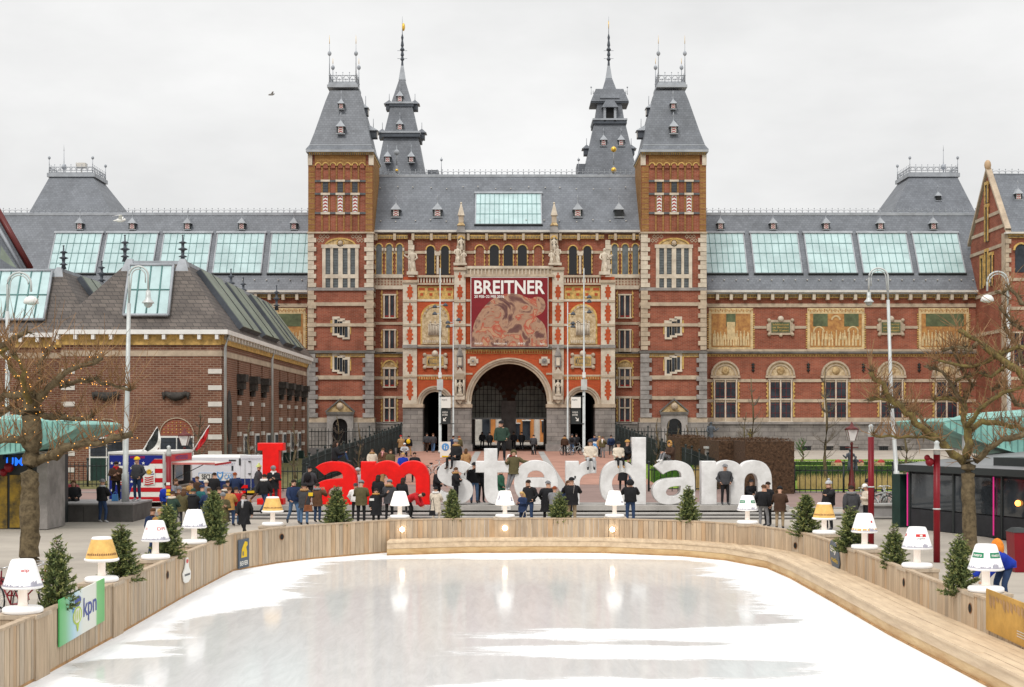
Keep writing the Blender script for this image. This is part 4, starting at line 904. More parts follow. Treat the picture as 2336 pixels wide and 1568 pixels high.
for y in (96, 100.3, 105, 108.5, 112.5, 116.5, 120.5):
    m = MB(); z = 3.9; m.box(xE, xE + .08, y - .75, y + .75, .8, z, 'white_paint'); m.box(xE + .08, xE + .12, y - .6, y - .08, 2.5, z - .15, 'window_glass'); m.box(xE + .08, xE + .12, y + .08, y + .6, 2.5, z - .15, 'window_glass'); m.box(xE + .08, xE + .5, y - .8, y - .1, .9, 2.3, 'shutter_green'); m.box(xE + .08, xE + .3, y + .1, y + .8, .9, 2.3, 'shutter_green'); m.build('window', vw)
for y in (88.25, 105.8, 124.5):
    m = MB(); m.tube([(xE + .4, y, zE), (xE + .2, y, zE - .9), (xE + .2, y, .4)], .09, 'galv', 6); m.build('downpipe', vw)
# hip roofs
m = MB(); Rf = 90.6; t0, t1 = wx(287, Rf), wx(424, Rf); zT = wz(603, Rf)
m.frus((xW - .5, xE + .5, D0 - .5, Dend + .5), (t0, t1, Rf, 122), zE + .15, zT, 'old_slate'); m.box(t0, t1, Rf, 122, zT, zT + .22, 'lead')
m.frus((t1 - .7, t1 + .3, Rf - .4, Rf + .7), (t1 - .4, t1 - .05, Rf, Rf + .4), zT - .65, zT + .35, 'lead'); m.frus((t0 - .3, t0 + .7, Rf - .4, Rf + .7), (t0 + .05, t0 + .4, Rf, Rf + .4), zT - .65, zT + .35, 'lead')
r1 = m.build('hip_roof', vil)
m = MB(); u0, u1 = -44, wx(143, 94); z2 = wz(620, 94)
m.frus((-48, u1 + 3.2, D0 + 2.5, 112), (u0, u1, 94, 108), zE + .13, z2, 'old_slate'); m.box(u0, u1, 94, 108, z2, z2 + .2, 'lead'); m.frus((u1 - .8, u1 + .2, 93.6, 94.7), (u1 - .4, u1 - .1, 94, 94.3), z2 - .6, z2 + .3, 'lead'); r2 = m.build('hip_roof', vil)
m = MB(); m.add([(-60, 104, zE), (wx(68, 112), 112, wz(612, 112)), (wx(-6, 112), 112, wz(480, 112)), (-60, 112, 26)], [(0, 1, 2, 3)], 'slate')
a_ = Vector(P(70, 614, 111.8)); b_2 = Vector(P(-8, 476, 111.8)); m.tube([a_, b_2], .26, 'lantern_red', 4); m.tube([a_ + Vector((-.6, -.2, -.1)), b_2 + Vector((-.6, -.2, -.1))], .16, 'lead', 4)
m.add([P(2, 560, 108), P(38, 612, 108), P(24, 606, 107.9), P(0, 590, 107.9)], [(0, 1, 2, 3)], 'green_glass'); m.build('side_roof', vil)
def slantwin(parent, X0, X1, X2, X3, Ya, Yb, rp, nx, ny):
    a = P(X0, Ya, rp(Ya)); b = P(X1, Ya, rp(Ya)); c = P(X3, Yb, rp(Yb)); d = P(X2, Yb, rp(Yb)); m = MB()
    def lerp(p, q, t): return tuple(p[i] + (q[i] - p[i]) * t for i in range(3))
    def up(p, h): return (p[0], p[1] - h, p[2] + h * .3)
    m.hexa([up(d, .2), up(c, .2), up(b, .2), up(a, .2)], [d, c, b, a], 'skylight_glass')
    for i in range(nx + 1): t = i / nx; m.tube([up(lerp(a, b, t), .22), up(lerp(d, c, t), .22)], .05 if 0 < i < nx else .09, 'skylight_bar' if 0 < i < nx else 'lead', 4)
    for j in range(ny + 1): t = j / ny; m.tube([up(lerp(a, d, t), .22), up(lerp(b, c, t), .22)], .05 if 0 < j < ny else .1, 'skylight_bar' if 0 < j < ny else 'lead', 4)
    m.build('skylight', parent)
rp1 = lambda Y: roofpt(Y, wz and 757, D0 - .5, 603, Rf) - .05
slantwin(r1, 298, 397, 283, 386, 608, 722, rp1, 4, 2)
rp2 = lambda Y: roofpt(Y, 765, D0 + 2.5, 620, 94) - .05
slantwin(r2, -40, 121, -60, 103, 621, 732, rp2, 7, 2)
def sidewin(parent, ya, yb, t0_, t1_, A, B, glass='green_glass'):      # panel on the eastern slope, A eave line point, B ridge line point
    A = Vector(A); B = Vector(B); n = Vector((B.z - A.z, 0, A.x - B.x)).normalized()
    m = MB(); c = [A + (B - A) * t for t in (t0_, t1_)]
    q = [Vector((c[0].x, ya, c[0].z)), Vector((c[0].x, yb, c[0].z)), Vector((c[1].x, yb, c[1].z)), Vector((c[1].x, ya, c[1].z))]
    m.hexa([tuple(p + n * .35) for p in q], [tuple(p) for p in q], 'lead_dark'); q2 = [q[0] + Vector((0, .25, 0)), q[1] - Vector((0, .25, 0)), q[2] - Vector((0, .25, 0)), q[3] + Vector((0, .25, 0))]
    m.hexa([tuple(p + n * .38) for p in q2], [tuple(p + n * .3) for p in q2], glass)
    for i in range(1, 2):
        t = i / 2; p0 = q2[0].lerp(q2[1], t); p1 = q2[3].lerp(q2[2], t); m.tube([p0 + n * .39, p1 + n * .39], .04, 'frame_dark', 4)
    m.build('roof_window', parent)
A_, B_ = (xE + .5, 0, zE + .15), (t1, 0, zT)
for ya, yb in ((92.5, 99.5), (101, 107.5), (110.5, 115), (116, 120)): sidewin(r1, ya, yb, .08, .93, A_, B_)
sidewin(r2, 96.5, 101, .25, .95, (u1 + 3.2, 0, zE), (u1, 0, z2))
def rfin(parent, X_, D, z, h):
    m = MB(); x = wx(X_, D); m.lathe((x, D, z), [(.2, 0), (.12, h * .15), (.3, h * .18), (.1, h * .24), (.12, h * .4), (.34, h * .46), (.1, h * .52), (.1, h * .66), (.28, h * .7), (.06, h * .76), (.04, h * .95), (.09, h * .97), (.01, h)], 'lead_dark', 8); m.build('finial', parent)
rfin(r1, 285, Rf + .3, zT + .2, 1.75); rfin(r1, 417, Rf + .3, zT + .2, 1.75); rfin(r2, 145, 94.2, z2 + .2, 1.6)
rfin(r1, 527, 108, wz(675, 108), 2.1); rfin(r1, 555, 115, wz(688, 115), 2.0); rfin(r1, 631, 122, wz(708, 122), 2.2); rfin(r1, 232, 104, wz(650, 104), 1.8)
# =====================  ICE RINK  =================================================
PL = [(-8.0, 6), (-8.0, 12), (-7.95, 18), (-7.93, 23.3), (-7.95, 28.7), (-8.05, 34.5), (-8.04, 41), (-7.13, 43.2), (-6.2, 44.6), (-3.97, 46.9), (-1.6, 47.6), (1, 47.75), (3.4, 47.6), (6.2, 46.3), (7.7, 44.6), (8.66, 41.9), (8.82, 39), (8.8, 33.5), (8.74, 28.6), (8.82, 23.6), (8.85, 18), (8.85, 12), (8.85, 6)]
ZI, ZF = .3, 1.4
m, t, b_ = newmat('ice')
g_ = N(t, 'ShaderNodeNewGeometry'); sp = N(t, 'ShaderNodeSeparateXYZ'); L(t, g_.outputs['Position'], sp.inputs[0])
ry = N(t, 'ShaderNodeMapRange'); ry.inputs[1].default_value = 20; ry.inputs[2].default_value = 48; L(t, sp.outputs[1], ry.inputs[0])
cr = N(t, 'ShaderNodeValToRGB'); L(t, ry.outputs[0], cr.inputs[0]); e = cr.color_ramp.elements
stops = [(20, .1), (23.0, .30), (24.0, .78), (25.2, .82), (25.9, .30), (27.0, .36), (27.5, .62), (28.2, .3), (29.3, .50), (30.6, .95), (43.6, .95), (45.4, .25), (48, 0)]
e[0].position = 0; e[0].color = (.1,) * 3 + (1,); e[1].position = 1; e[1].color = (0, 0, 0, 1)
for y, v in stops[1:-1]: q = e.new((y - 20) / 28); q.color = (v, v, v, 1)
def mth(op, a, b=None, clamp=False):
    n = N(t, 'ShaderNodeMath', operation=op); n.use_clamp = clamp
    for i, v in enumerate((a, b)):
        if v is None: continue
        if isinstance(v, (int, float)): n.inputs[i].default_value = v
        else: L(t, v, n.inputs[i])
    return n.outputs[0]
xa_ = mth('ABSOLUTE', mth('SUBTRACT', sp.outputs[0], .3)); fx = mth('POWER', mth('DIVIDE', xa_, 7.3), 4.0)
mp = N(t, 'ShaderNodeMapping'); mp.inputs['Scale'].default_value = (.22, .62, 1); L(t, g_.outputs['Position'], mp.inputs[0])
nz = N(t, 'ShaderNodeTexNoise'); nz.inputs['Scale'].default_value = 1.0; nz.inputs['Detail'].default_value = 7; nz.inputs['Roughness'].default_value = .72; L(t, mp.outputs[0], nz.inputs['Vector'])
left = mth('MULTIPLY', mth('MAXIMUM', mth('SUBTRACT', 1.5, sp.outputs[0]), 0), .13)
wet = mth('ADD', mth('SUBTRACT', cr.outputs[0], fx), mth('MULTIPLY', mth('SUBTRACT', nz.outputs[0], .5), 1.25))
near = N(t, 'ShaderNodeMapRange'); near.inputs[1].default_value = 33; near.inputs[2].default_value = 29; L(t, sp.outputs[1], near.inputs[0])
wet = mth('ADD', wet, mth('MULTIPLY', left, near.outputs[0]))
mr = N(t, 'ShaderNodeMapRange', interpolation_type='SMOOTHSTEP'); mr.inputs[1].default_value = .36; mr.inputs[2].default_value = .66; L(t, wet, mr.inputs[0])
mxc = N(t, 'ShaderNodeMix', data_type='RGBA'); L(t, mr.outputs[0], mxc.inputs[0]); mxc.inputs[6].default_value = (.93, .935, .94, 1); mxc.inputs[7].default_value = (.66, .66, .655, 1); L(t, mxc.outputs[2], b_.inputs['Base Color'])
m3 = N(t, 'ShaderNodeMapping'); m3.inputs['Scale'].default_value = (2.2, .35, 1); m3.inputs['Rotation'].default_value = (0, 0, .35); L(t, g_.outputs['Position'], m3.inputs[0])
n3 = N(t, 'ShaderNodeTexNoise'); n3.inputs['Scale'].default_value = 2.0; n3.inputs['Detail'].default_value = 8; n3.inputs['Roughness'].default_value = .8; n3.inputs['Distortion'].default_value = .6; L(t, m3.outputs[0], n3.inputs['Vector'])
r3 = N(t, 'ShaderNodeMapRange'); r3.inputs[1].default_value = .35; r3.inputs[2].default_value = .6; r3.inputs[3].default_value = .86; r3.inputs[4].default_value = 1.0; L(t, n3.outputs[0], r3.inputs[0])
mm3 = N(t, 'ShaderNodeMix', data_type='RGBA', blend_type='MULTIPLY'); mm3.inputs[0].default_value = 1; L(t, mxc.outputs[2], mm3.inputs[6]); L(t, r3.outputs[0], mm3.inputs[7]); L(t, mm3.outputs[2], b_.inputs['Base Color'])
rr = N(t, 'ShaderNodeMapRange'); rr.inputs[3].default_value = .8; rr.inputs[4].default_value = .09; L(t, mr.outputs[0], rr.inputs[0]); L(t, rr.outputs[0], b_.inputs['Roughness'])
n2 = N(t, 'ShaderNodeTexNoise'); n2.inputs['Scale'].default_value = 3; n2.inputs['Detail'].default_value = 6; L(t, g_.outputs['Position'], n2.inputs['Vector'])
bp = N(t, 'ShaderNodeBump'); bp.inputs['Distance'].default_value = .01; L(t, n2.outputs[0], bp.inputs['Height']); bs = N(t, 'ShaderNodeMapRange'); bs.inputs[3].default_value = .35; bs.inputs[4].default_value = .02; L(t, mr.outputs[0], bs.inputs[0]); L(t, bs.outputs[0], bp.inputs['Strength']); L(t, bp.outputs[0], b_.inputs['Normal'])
b_.inputs['Specular IOR Level'].default_value = .3; b_.inputs['IOR'].default_value = 1.3
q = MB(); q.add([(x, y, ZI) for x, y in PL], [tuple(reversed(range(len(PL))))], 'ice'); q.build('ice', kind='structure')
def offs(pl, d):
    r = []
    for i, p in enumerate(pl):
        a = Vector(pl[max(i - 1, 0)]); b = Vector(pl[min(i + 1, len(pl) - 1)]); u = (b - a).normalized(); r.append((p[0] + u.y * d, p[1] - u.x * d))
    return r
rb = thing('rink_boards', 'wooden plank boards fencing the ice rink, grey brown with round portholes', 'rink fence', (0, 47.7, ZI))
random.seed(11)
def wallbox(m, p, q, th, z0, z1, mm):
    p = Vector(p); q = Vector(q); u = (q - p).normalized(); n = Vector((-u.y, u.x)) * th
    m.hexa([(p.x, p.y, z0), (q.x, q.y, z0), (q.x, q.y, z1), (p.x, p.y, z1)], [(p.x + n.x, p.y + n.y, z0), (q.x + n.x, q.y + n.y, z0), (q.x + n.x, q.y + n.y, z1), (p.x + n.x, p.y + n.y, z1)], mm)
for p, q in zip(PL, PL[1:]):
    p, q = Vector(p), Vector(q); nseg = max(1, round((q - p).length / 2.4))
    for s_ in range(nseg):
        a = p.lerp(q, s_ / nseg); b = p.lerp(q, (s_ + 1) / nseg); m = MB(); Ls = (b - a).length; k = max(1, int(Ls / .17)); pos = 0
        ws = [random.uniform(.75, 1.25) for _ in range(k)]; sm = sum(ws); u = (b - a).normalized()
        for w in ws:
            w = w / sm * Ls; j = random.uniform(0, .008); nn = Vector((u.y, -u.x)) * j
            wallbox(m, a + u * (pos + .008) + nn, a + u * (pos + w - .008) + nn, .05, ZI - .02, ZF - .045, 'plank%d' % random.choice([0, 0, 1, 1, 2, 2, 3, 4, 5])); pos += w
        m.build('board_panel', rb)
        m = MB(); wallbox(m, a - u * .005 + Vector((u.y, -u.x)) * .02, b + u * .005 + Vector((u.y, -u.x)) * .02, .13, ZF - .045, ZF, 'plank1'); m.build('top_rail', rb)
        m = MB(); nn = Vector((u.y, -u.x)); wallbox(m, a + nn * .012, b + nn * .012, .011, ZI, ZI + .045, 'wood_edge'); wallbox(m, a - nn * .06, a - nn * .06 + u * .1, .1, ZI - .05, ZF - .05, 'wood_edge'); m.build('kick_board', rb)
mat('lit_bulb', (.9, .9, .85), .4, 0, emit=(1, .86, .66), es=9); mat('hole_rim', (.30, .13, .05), .6, .2, 5)
def on_fence(X, Y, zz=None):               # point on the boards seen at a surveyed position
    best = None
    for p, q in zip(PL, PL[1:]):
        for i in range(60):
            t_ = i / 60; x = p[0] + (q[0] - p[0]) * t_; y = p[1] + (q[1] - p[1]) * t_; d = abs(CX + x * F / y - X)
            if y > 12 and (best is None or d < best[0]): best = (d, x, y, Vector((q[0] - p[0], q[1] - p[1])).normalized())
    _, x, y, u = best; return Vector((x, y, wz(Y, y))), u
for X_, Y_, lit in ((917, 1208, 2), (1152, 1205, 2), (1397, 1208, 2), (642, 1225, 0), (1690, 1219, 1), (1815, 1245, 0), (1950, 1282, 0), (2064, 1329, 0), (2217, 1388, 0), (263, 1364, 0), (380, 1312, 0), (91, 1444, 0)):
    c, u = on_fence(X_, Y_); n = Vector((u.y, -u.x, 0)); U = Vector((u.x, u.y, 0)); m = MB()
    def dsk(r, h, mm, k=14): m.add([c + n * h + U * r * cos(2 * pi * i / k) + Vector((0, 0, 1)) * r * sin(2 * pi * i / k) for i in range(k)], [tuple(range(k))], mm)
    dsk(.105, .022, 'hole_rim'); dsk(.085, .026, 'dark')
    if lit: m.ball(c + n * .05, .085 if lit == 2 else .045, 'lit_bulb', 10, 7)
    m.build('porthole', rb)
# bench
bn_ = thing('rink_bench', 'long pale wooden bench running inside the rink boards at the back and right', 'bench', (4, 46, ZI))
BP = [(-3.97, 46.85)] + PL[10:]; O = offs(BP, 1.02); O[0] = (-3.97, 45.75)
def seg_prism(m, a, b, c, d, z0, z1, mm): m.hexa([(a[0], a[1], z0), (b[0], b[1], z0), (c[0], c[1], z0), (d[0], d[1], z0)][::-1], [(a[0], a[1], z1), (b[0], b[1], z1), (c[0], c[1], z1), (d[0], d[1], z1)][::-1], mm)
random.seed(5)
for i in range(len(BP) - 1):
    a, b, c, d = [Vector(v) for v in (BP[i], BP[i + 1], O[i + 1], O[i])]; k = 2 if (a - b).length > 4 else 1
    for j in range(k):
        A, B, Cc, Dd = a.lerp(b, j / k), a.lerp(b, (j + 1) / k), d.lerp(c, (j + 1) / k), d.lerp(c, j / k)
        m = MB()
        for r_ in range(5):
            t0_, t1_ = r_ / 5 + .004, (r_ + 1) / 5 - .004
            seg_prism(m, A.lerp(Dd, t0_), B.lerp(Cc, t0_), B.lerp(Cc, t1_), A.lerp(Dd, t1_), .70, .755 - random.uniform(0, .006), 'bench_wood')
        m.build('seat', bn_)
        m = MB(); i0 = A.lerp(Dd, .95); i1 = B.lerp(Cc, .95); seg_prism(m, A.lerp(Dd, .9), B.lerp(Cc, .9), i1, i0, .31, .51, 'bench_front'); seg_prism(m, A.lerp(Dd, .9), B.lerp(Cc, .9), B.lerp(Cc, .965), A.lerp(Dd, .965), .515, .698, 'bench_wood'); m.build('front_board', bn_)
        m = MB(); seg_prism(m, A.lerp(Dd, .9), B.lerp(Cc, .9), B.lerp(Cc, .985), A.lerp(Dd, .985), .29, .335, 'wood_edge'); m.build('kick_board', bn_)
# sponsor boards
mat('logo_green', (.08, .42, .10), .4, .05); mat('logo_blue', (.02, .05, .30), .4, .05); mat('logo_lightblue', (.10, .30, .62), .4, 0); mat('logo_lime', (.45, .60, .05), .4, 0)
mat('logo_slate', (.09, .115, .15), .5, .05); mat('logo_yellow', (.75, .50, .02), .5, 0); mat('logo_white', (.78, .77, .72), .4, 0); mat('logo_red', (.6, .03, .03), .4, 0); mat('logo_ochre', (.50, .28, .06), .6, .2, 1.5)
m, t, b_ = newmat('green_fade')
tc_ = N(t, 'ShaderNodeTexCoord'); s2 = N(t, 'ShaderNodeSeparateXYZ'); L(t, tc_.outputs['Generated'], s2.inputs[0]); cr = N(t, 'ShaderNodeValToRGB'); L(t, s2.outputs[1], cr.inputs[0]); L(t, cr.outputs[0], b_.inputs['Base Color']); b_.inputs['Roughness'].default_value = .4
e = cr.color_ramp.elements; e[0].position = 0; e[0].color = (.08, .45, .12, 1); e[1].position = 1; e[1].color = (.08, .42, .10, 1)
for p_, c_ in ((.12, (.2, .55, .25)), (.3, (.45, .68, .8)), (.5, (.75, .78, .72)), (.78, (.75, .76, .68)), (.82, (.15, .5, .15))): q = e.new(p_); q.color = (*c_, 1)
class Board:                                  # flat board lying on the rink boards
    def __init__(s, Xa, Ya, Xb, Yb, h, mm, name, label, outline=None):
        a, u1 = on_fence(Xa, Ya); b, u2 = on_fence(Xb, Yb); s.a, s.b, s.h = a, b, h; u = (b - a); u.z = 0; s.n = Vector((u.y, -u.x, 0)).normalized(); s.W = u.length
        s.t = thing(name, label, 'sign', tuple((a + b) / 2)); m = MB()
        pts = outline or [(0, 0), (1, 0), (1, 1), (0, 1)]; k = len(pts); f_ = [s.pt(x, z, .045) for x, z in pts]; bk = [s.pt(x, z, .02) for x, z in pts]
        m.add(f_ + bk, [tuple(range(k))] + [(i, i + k, (i + 1) % k + k, (i + 1) % k) for i in range(k)], mm); m.build('sign_panel', s.t)
    def pt(s, x, z, d=.05): p = s.a.lerp(s.b, x); return p + s.n * d + Vector((0, 0, s.h * z))
    def poly(s, pts, mm, name='emblem', d=.05): m = MB(); m.quad([s.pt(x, z, d) for x, z in pts], mm); m.build(name, s.t)
    def text(s, body, x0, z0, x1, z1, mm, off=0, d=.052): m = MB(); m.shape(tmesh(body, off), lambda u, v: s.pt(x0 + u * (x1 - x0), z0 + v * (z1 - z0), d), mm); m.build('lettering', s.t)
circ = lambda cx, cy, rx, ry, n=16: [(cx + rx * cos(2 * pi * i / n), cy + ry * sin(2 * pi * i / n)) for i in range(n)]
B1 = Board(131, 1477, 232, 1416, .83, 'green_fade', 'sponsor_sign', 'green and white sponsor board with blue letters on the left rink boards')
B1.text('kpn', .50, .22, .80, .78, 'logo_blue', .01)
B1.poly(circ(.38, .78, .07, .12), 'logo_blue', d=.049); B1.poly(circ(.37, .47, .10, .20), 'logo_lime', d=.050); B1.poly(circ(.37, .47, .075, .16), 'logo_white', d=.052)
for dx in (-.04, 0, .04): B1.poly(circ(.37 + dx, .47, .012, .13, 8), 'logo_lime', d=.054)
B1.poly([(.34, .28), (.36, .12), (.38, .12), (.40, .28)], 'logo_lime', d=.053); B1.poly(circ(.29, .62, .03, .07, 8), 'logo_lightblue', d=.049)
B2 = Board(541, 1298, 565, 1292, .84, 'logo_slate', 'sponsor_sign', 'dark slate sponsor sign with a yellow beaver emblem and white word')
B2.text('BEVER', .12, .08, .9, .24, 'logo_white', .02); B2.poly([(.25, .36), (.8, .36), (.8, .55), (.72, .7), (.86, .78), (.84, .88), (.6, .92), (.45, .8), (.3, .66)], 'logo_yellow'); B2.poly(circ(.42, .50, .06, .09, 8), 'logo_slate', d=.053)
B3 = Board(414, 1333, 432, 1326, .62, 'logo_white', 'sponsor_sign', 'small white bottle shaped sponsor sign on the left rink boards', [(.1, .1), (.3, 0), (.7, 0), (.95, .12), (.98, .4), (.75, .6), (.7, .8), (.65, 1), (.4, 1), (.35, .8), (.25, .6), (.0, .4)])
B3.poly(circ(.52, .86, .14, .09, 8), 'logo_red'); B3.poly([(.2, .28), (.85, .28), (.85, .36), (.2, .36)], 'louvre')
B4 = Board(1896, 1300, 1918, 1316, .85, 'logo_slate', 'sponsor_sign', 'dark shield shaped radio sponsor sign on the right rink boards', [(.5, 0), (.85, .12), (1, .4), (.85, .75), (.45, 1), (.15, .98), (0, .8), (.08, .4)])
B4.text('Sky', .12, .58, .72, .84, 'logo_white', .03); B4.text('radio', .25, .36, .85, .5, 'logo_yellow', .01)
B5 = Board(2256, 1436, 2400, 1505, .75, 'logo_ochre', 'sponsor_sign', 'weathered ochre board printed with a faded skyline at the right edge')
random.seed(2)
for i in range(16): x = .06 + i * .058; h = random.uniform(.12, .34); B5.poly([(x, .9 - h * .7), (x + .045, .9 - h), (x + .045, .86), (x, .9)], 'wood_edge', 'print')
for k in range(3): B5.poly([(.52, .3 - k * .06), (.98, .3 - k * .06), (.98, .32 - k * .06), (.52, .32 - k * .06)], 'off_white', 'print')
# table lamp lanterns
mat('lamp_plastic', (.80, .79, .78), .4, 0, emit=(1, .97, .95), es=.16, spec=.4); mat('lamp_glow', (.82, .8, .76), .4, 0, emit=(1, .95, .9), es=.42); mat('lamp_stem', (.8, .74, .68), .4, 0, emit=(1, .78, .6), es=.28)
mat('lamp_amber', (.72, .44, .13), .5, .15, 6, emit=(1, .6, .2), es=.10, world=False); mat('print_grey', (.42, .41, .48), .5, .2, 5, world=False); mat('print_brown', (.28, .13, .05), .5, .2)
mat('logo_metro', (.02, .22, .11), .5, 0)
LP = []
def shade_r(z): return .335 + (.195 - .335) * (z - .43) / .47
def lamp(X, Y, label, shade, print_, size=1.0, D_=None):
    D = D_ or (CZ - ZF) * F / (Y - HY); x, y, z = wx(X, D), D, ZF
    r = thing('table_lamp_lantern', label, 'lamp', (0, 0, 0), 'giant table lamps around the rink')
    m = MB(); m.lathe((0, 0, 0), [(.30, 0), (.335, .02), (.335, .075), (.31, .1), (.08, .115)], 'lamp_plastic', 24); m.build('base', r)
    m = MB(); m.lathe((0, 0, 0), [(.085, .11), (.075, .2), (.075, .44)], 'lamp_stem', 16); m.build('stem', r)
    body = {'white': 'lamp_plastic', 'glow': 'lamp_glow', 'amber': 'lamp_amber'}[shade]
    m = MB()
    if shade == 'amber':
        m.lathe((0, 0, 0), [(shade_r(.47), .475), (shade_r(.86), .86)], body, 28, cap=False); m.lathe((0, 0, 0), [(.05, .415), (.31, .415), (.345, .435), (.345, .47), (shade_r(.475), .478)], 'lamp_plastic', 28); m.lathe((0, 0, 0), [(shade_r(.86), .858), (.197, .885), (.18, .905), (.02, .91)], 'lamp_plastic', 28)
    else: m.lathe((0, 0, 0), [(.05, .415), (.31, .415), (.34, .435), (shade_r(.46), .46), (shade_r(.86), .86), (.193, .885), (.175, .905), (.02, .91)], body, 28)
    sh = m.build('shade', r); m = MB(); face = atan2(-y, -x)
    def cone(a, zz, h=.006): rr_ = shade_r(zz) + h; A = face + a; return (rr_ * cos(A), rr_ * sin(A), zz)
    def wrap(body_, a0, a1, z0, z1, mm, off=.01): m.shape(tmesh(body_, off), lambda u, v: cone(a0 + u * (a1 - a0), z0 + v * (z1 - z0)), mm)
    def patch(a0, a1, z0, z1, mm, h=.004):
        for i in range(8):
            A0 = a0 + (a1 - a0) * i / 8; A1 = a0 + (a1 - a0) * (i + 1) / 8; m.add([cone(A0, z0, h), cone(A1, z0, h), cone(A1, z1, h), cone(A0, z1, h)], [(0, 1, 2, 3)], mm)
    random.seed(int(X))
    if shade in ('white',):
        for i in range(30): a = -1.5 + i * .1; h = random.uniform(.01, .05) + (.06 if .4 < a < .8 else 0); m.add([cone(a, .465), cone(a + .1, .465), cone(a + .1, .465 + h), cone(a, .465 + h * .7)], [(0, 1, 2, 3)], 'print_grey')
    if shade == 'amber':
        for i in range(17): a = -1.2 + i * .145; m.add([cone(a, .55), cone(a + .11, .55), cone(a + .1, .585 + random.uniform(0, .02)), cone(a + .01, .585)], [(0, 1, 2, 3)], 'print_brown')
    for p_ in print_:
        if p_[0] == 'P': patch(*p_[1:])
        else: wrap(*p_)
    if m.v: m.build('print', sh)
    m = MB(); m.box(-.02, .02, -.078, -.075, .2, .32, 'logo_red'); 
    r.location = (x, y, z); r.scale = (size,) * 3; BASE[r.name] = (x, y, z); LP.append((x, y))
    return r
lamp(52, 1398, 'white lamp lantern with small red letters, nearest on the left boards', 'white', [('eip', -.12, .42, .70, .76, 'logo_red')])
lamp(232, 1327, 'amber shaded lamp lantern between the two nearest left fir trees', 'amber', [])
lamp(355, 1275, 'white lamp lantern with thin red capitals in front of a couple', 'white', [('DPI', .15, .95, .69, .76, 'logo_red', 0), ('N', -1.1, -.85, .69, .76, 'logo_red', 0)])
lamp(443, 1240, 'plain white lamp lantern before the crowd by the food truck', 'white', [])
lamp(622, 1199, 'pale amber lamp lantern below the big red letter I', 'amber', [])
lamp(912, 1182, 'plain glowing white lamp lantern in front of the red m', 'glow', [])
lamp(1152, 1181, 'white lamp lantern with small dark pictures below the letter t', 'glow', [('P', -1.0, -.7, .6, .76, 'print_grey'), ('P', .75, 1.1, .56, .7, 'print_grey')], D_=48)
lamp(1402, 1182, 'white lamp lantern below the letter d beside a photographer', 'glow', [('P', -.4, .3, .73, .74, 'print_grey'), ('P', .8, 1.2, .5, .56, 'print_grey')], D_=48)
lamp(1705, 1195, 'white lamp lantern with green labels below the last letter m', 'white', [('P', -1.2, -.3, .67, .76, 'logo_metro'), ('metro', -1.05, -.42, .69, .735, 'logo_white'), ('P', .45, 1.2, .67, .76, 'logo_metro'), ('metro', .6, 1.1, .69, .735, 'logo_white')])
lamp(1880, 1218, 'amber shaded lamp lantern beside the leftmost fir on the right side', 'amber', [])
lamp(1972, 1252, 'white lamp lantern with a yellow band in front of the red pole', 'white', [('P', -1.5, 1.5, .47, .53, 'lamp_amber'), ('P', .65, .85, .68, .73, 'logo_red')])
lamp(2092, 1295, 'white lamp lantern with a small red label', 'white', [('P', -.1, .85, .70, .76, 'logo_red'), ('Jupiler', 0, .75, .64, .685, 'frame_dark', 0), ('P', .25, .48, .71, .75, 'logo_white', .008), ('P', -1.35, -1.1, .7, .76, 'logo_red')])
lamp(2249, 1350, 'white lamp lantern with green labels, nearest on the right', 'white', [('P', -1.15, -.15, .66, .76, 'logo_metro'), ('metro', -1.02, -.28, .685, .735, 'logo_white', .02), ('P', .3, 1.3, .66, .76, 'logo_metro'), ('metro', .42, 1.15, .685, .735, 'logo_white', .02)])
box0 = None
LO = ['nearest left lamp', 'nearest left amber lamp', 'lamp with red capitals', 'plain lamp before the trailer crowd', 'amber lamp under the red I', 'glowing lamp before the red m', 'lamp below the letter t', 'lamp below the letter d', 'lamp below the last m', 'amber lamp on the right', 'yellow banded lamp', 'lamp with the red label', 'nearest right lamp']
for lo_, (x, y) in zip(LO, LP):
    if box0 is None:
        box0 = thing('lamp_plinth', 'grey wooden plinth box carrying a giant lamp just outside the rink boards', 'plinth', (0, 0, 0), 'plinth boxes under the lamps'); m = MB()
        for sx_ in (-1, 1):
            for i in range(5): m.box(-.36 + i * .145, -.36 + i * .145 + .14, sx_ * .34, sx_ * .36, 0, 1.08, 'plank1'); m.box(sx_ * .34, sx_ * .36, -.34 + i * .137, -.34 + i * .137 + .13, 0, 1.08, 'plank0')
        m.build('side_boards', box0); m = MB(); m.box(-.38, .38, -.38, .38, 1.08, 1.146, 'plank5'); m.build('lid', box0); r = box0
    else: r = dup(box0)
    r.location = (x + (-.02 if x < 0 else .02), y + .02, .25); r['label'] = 'grey wooden plinth box under the ' + lo_
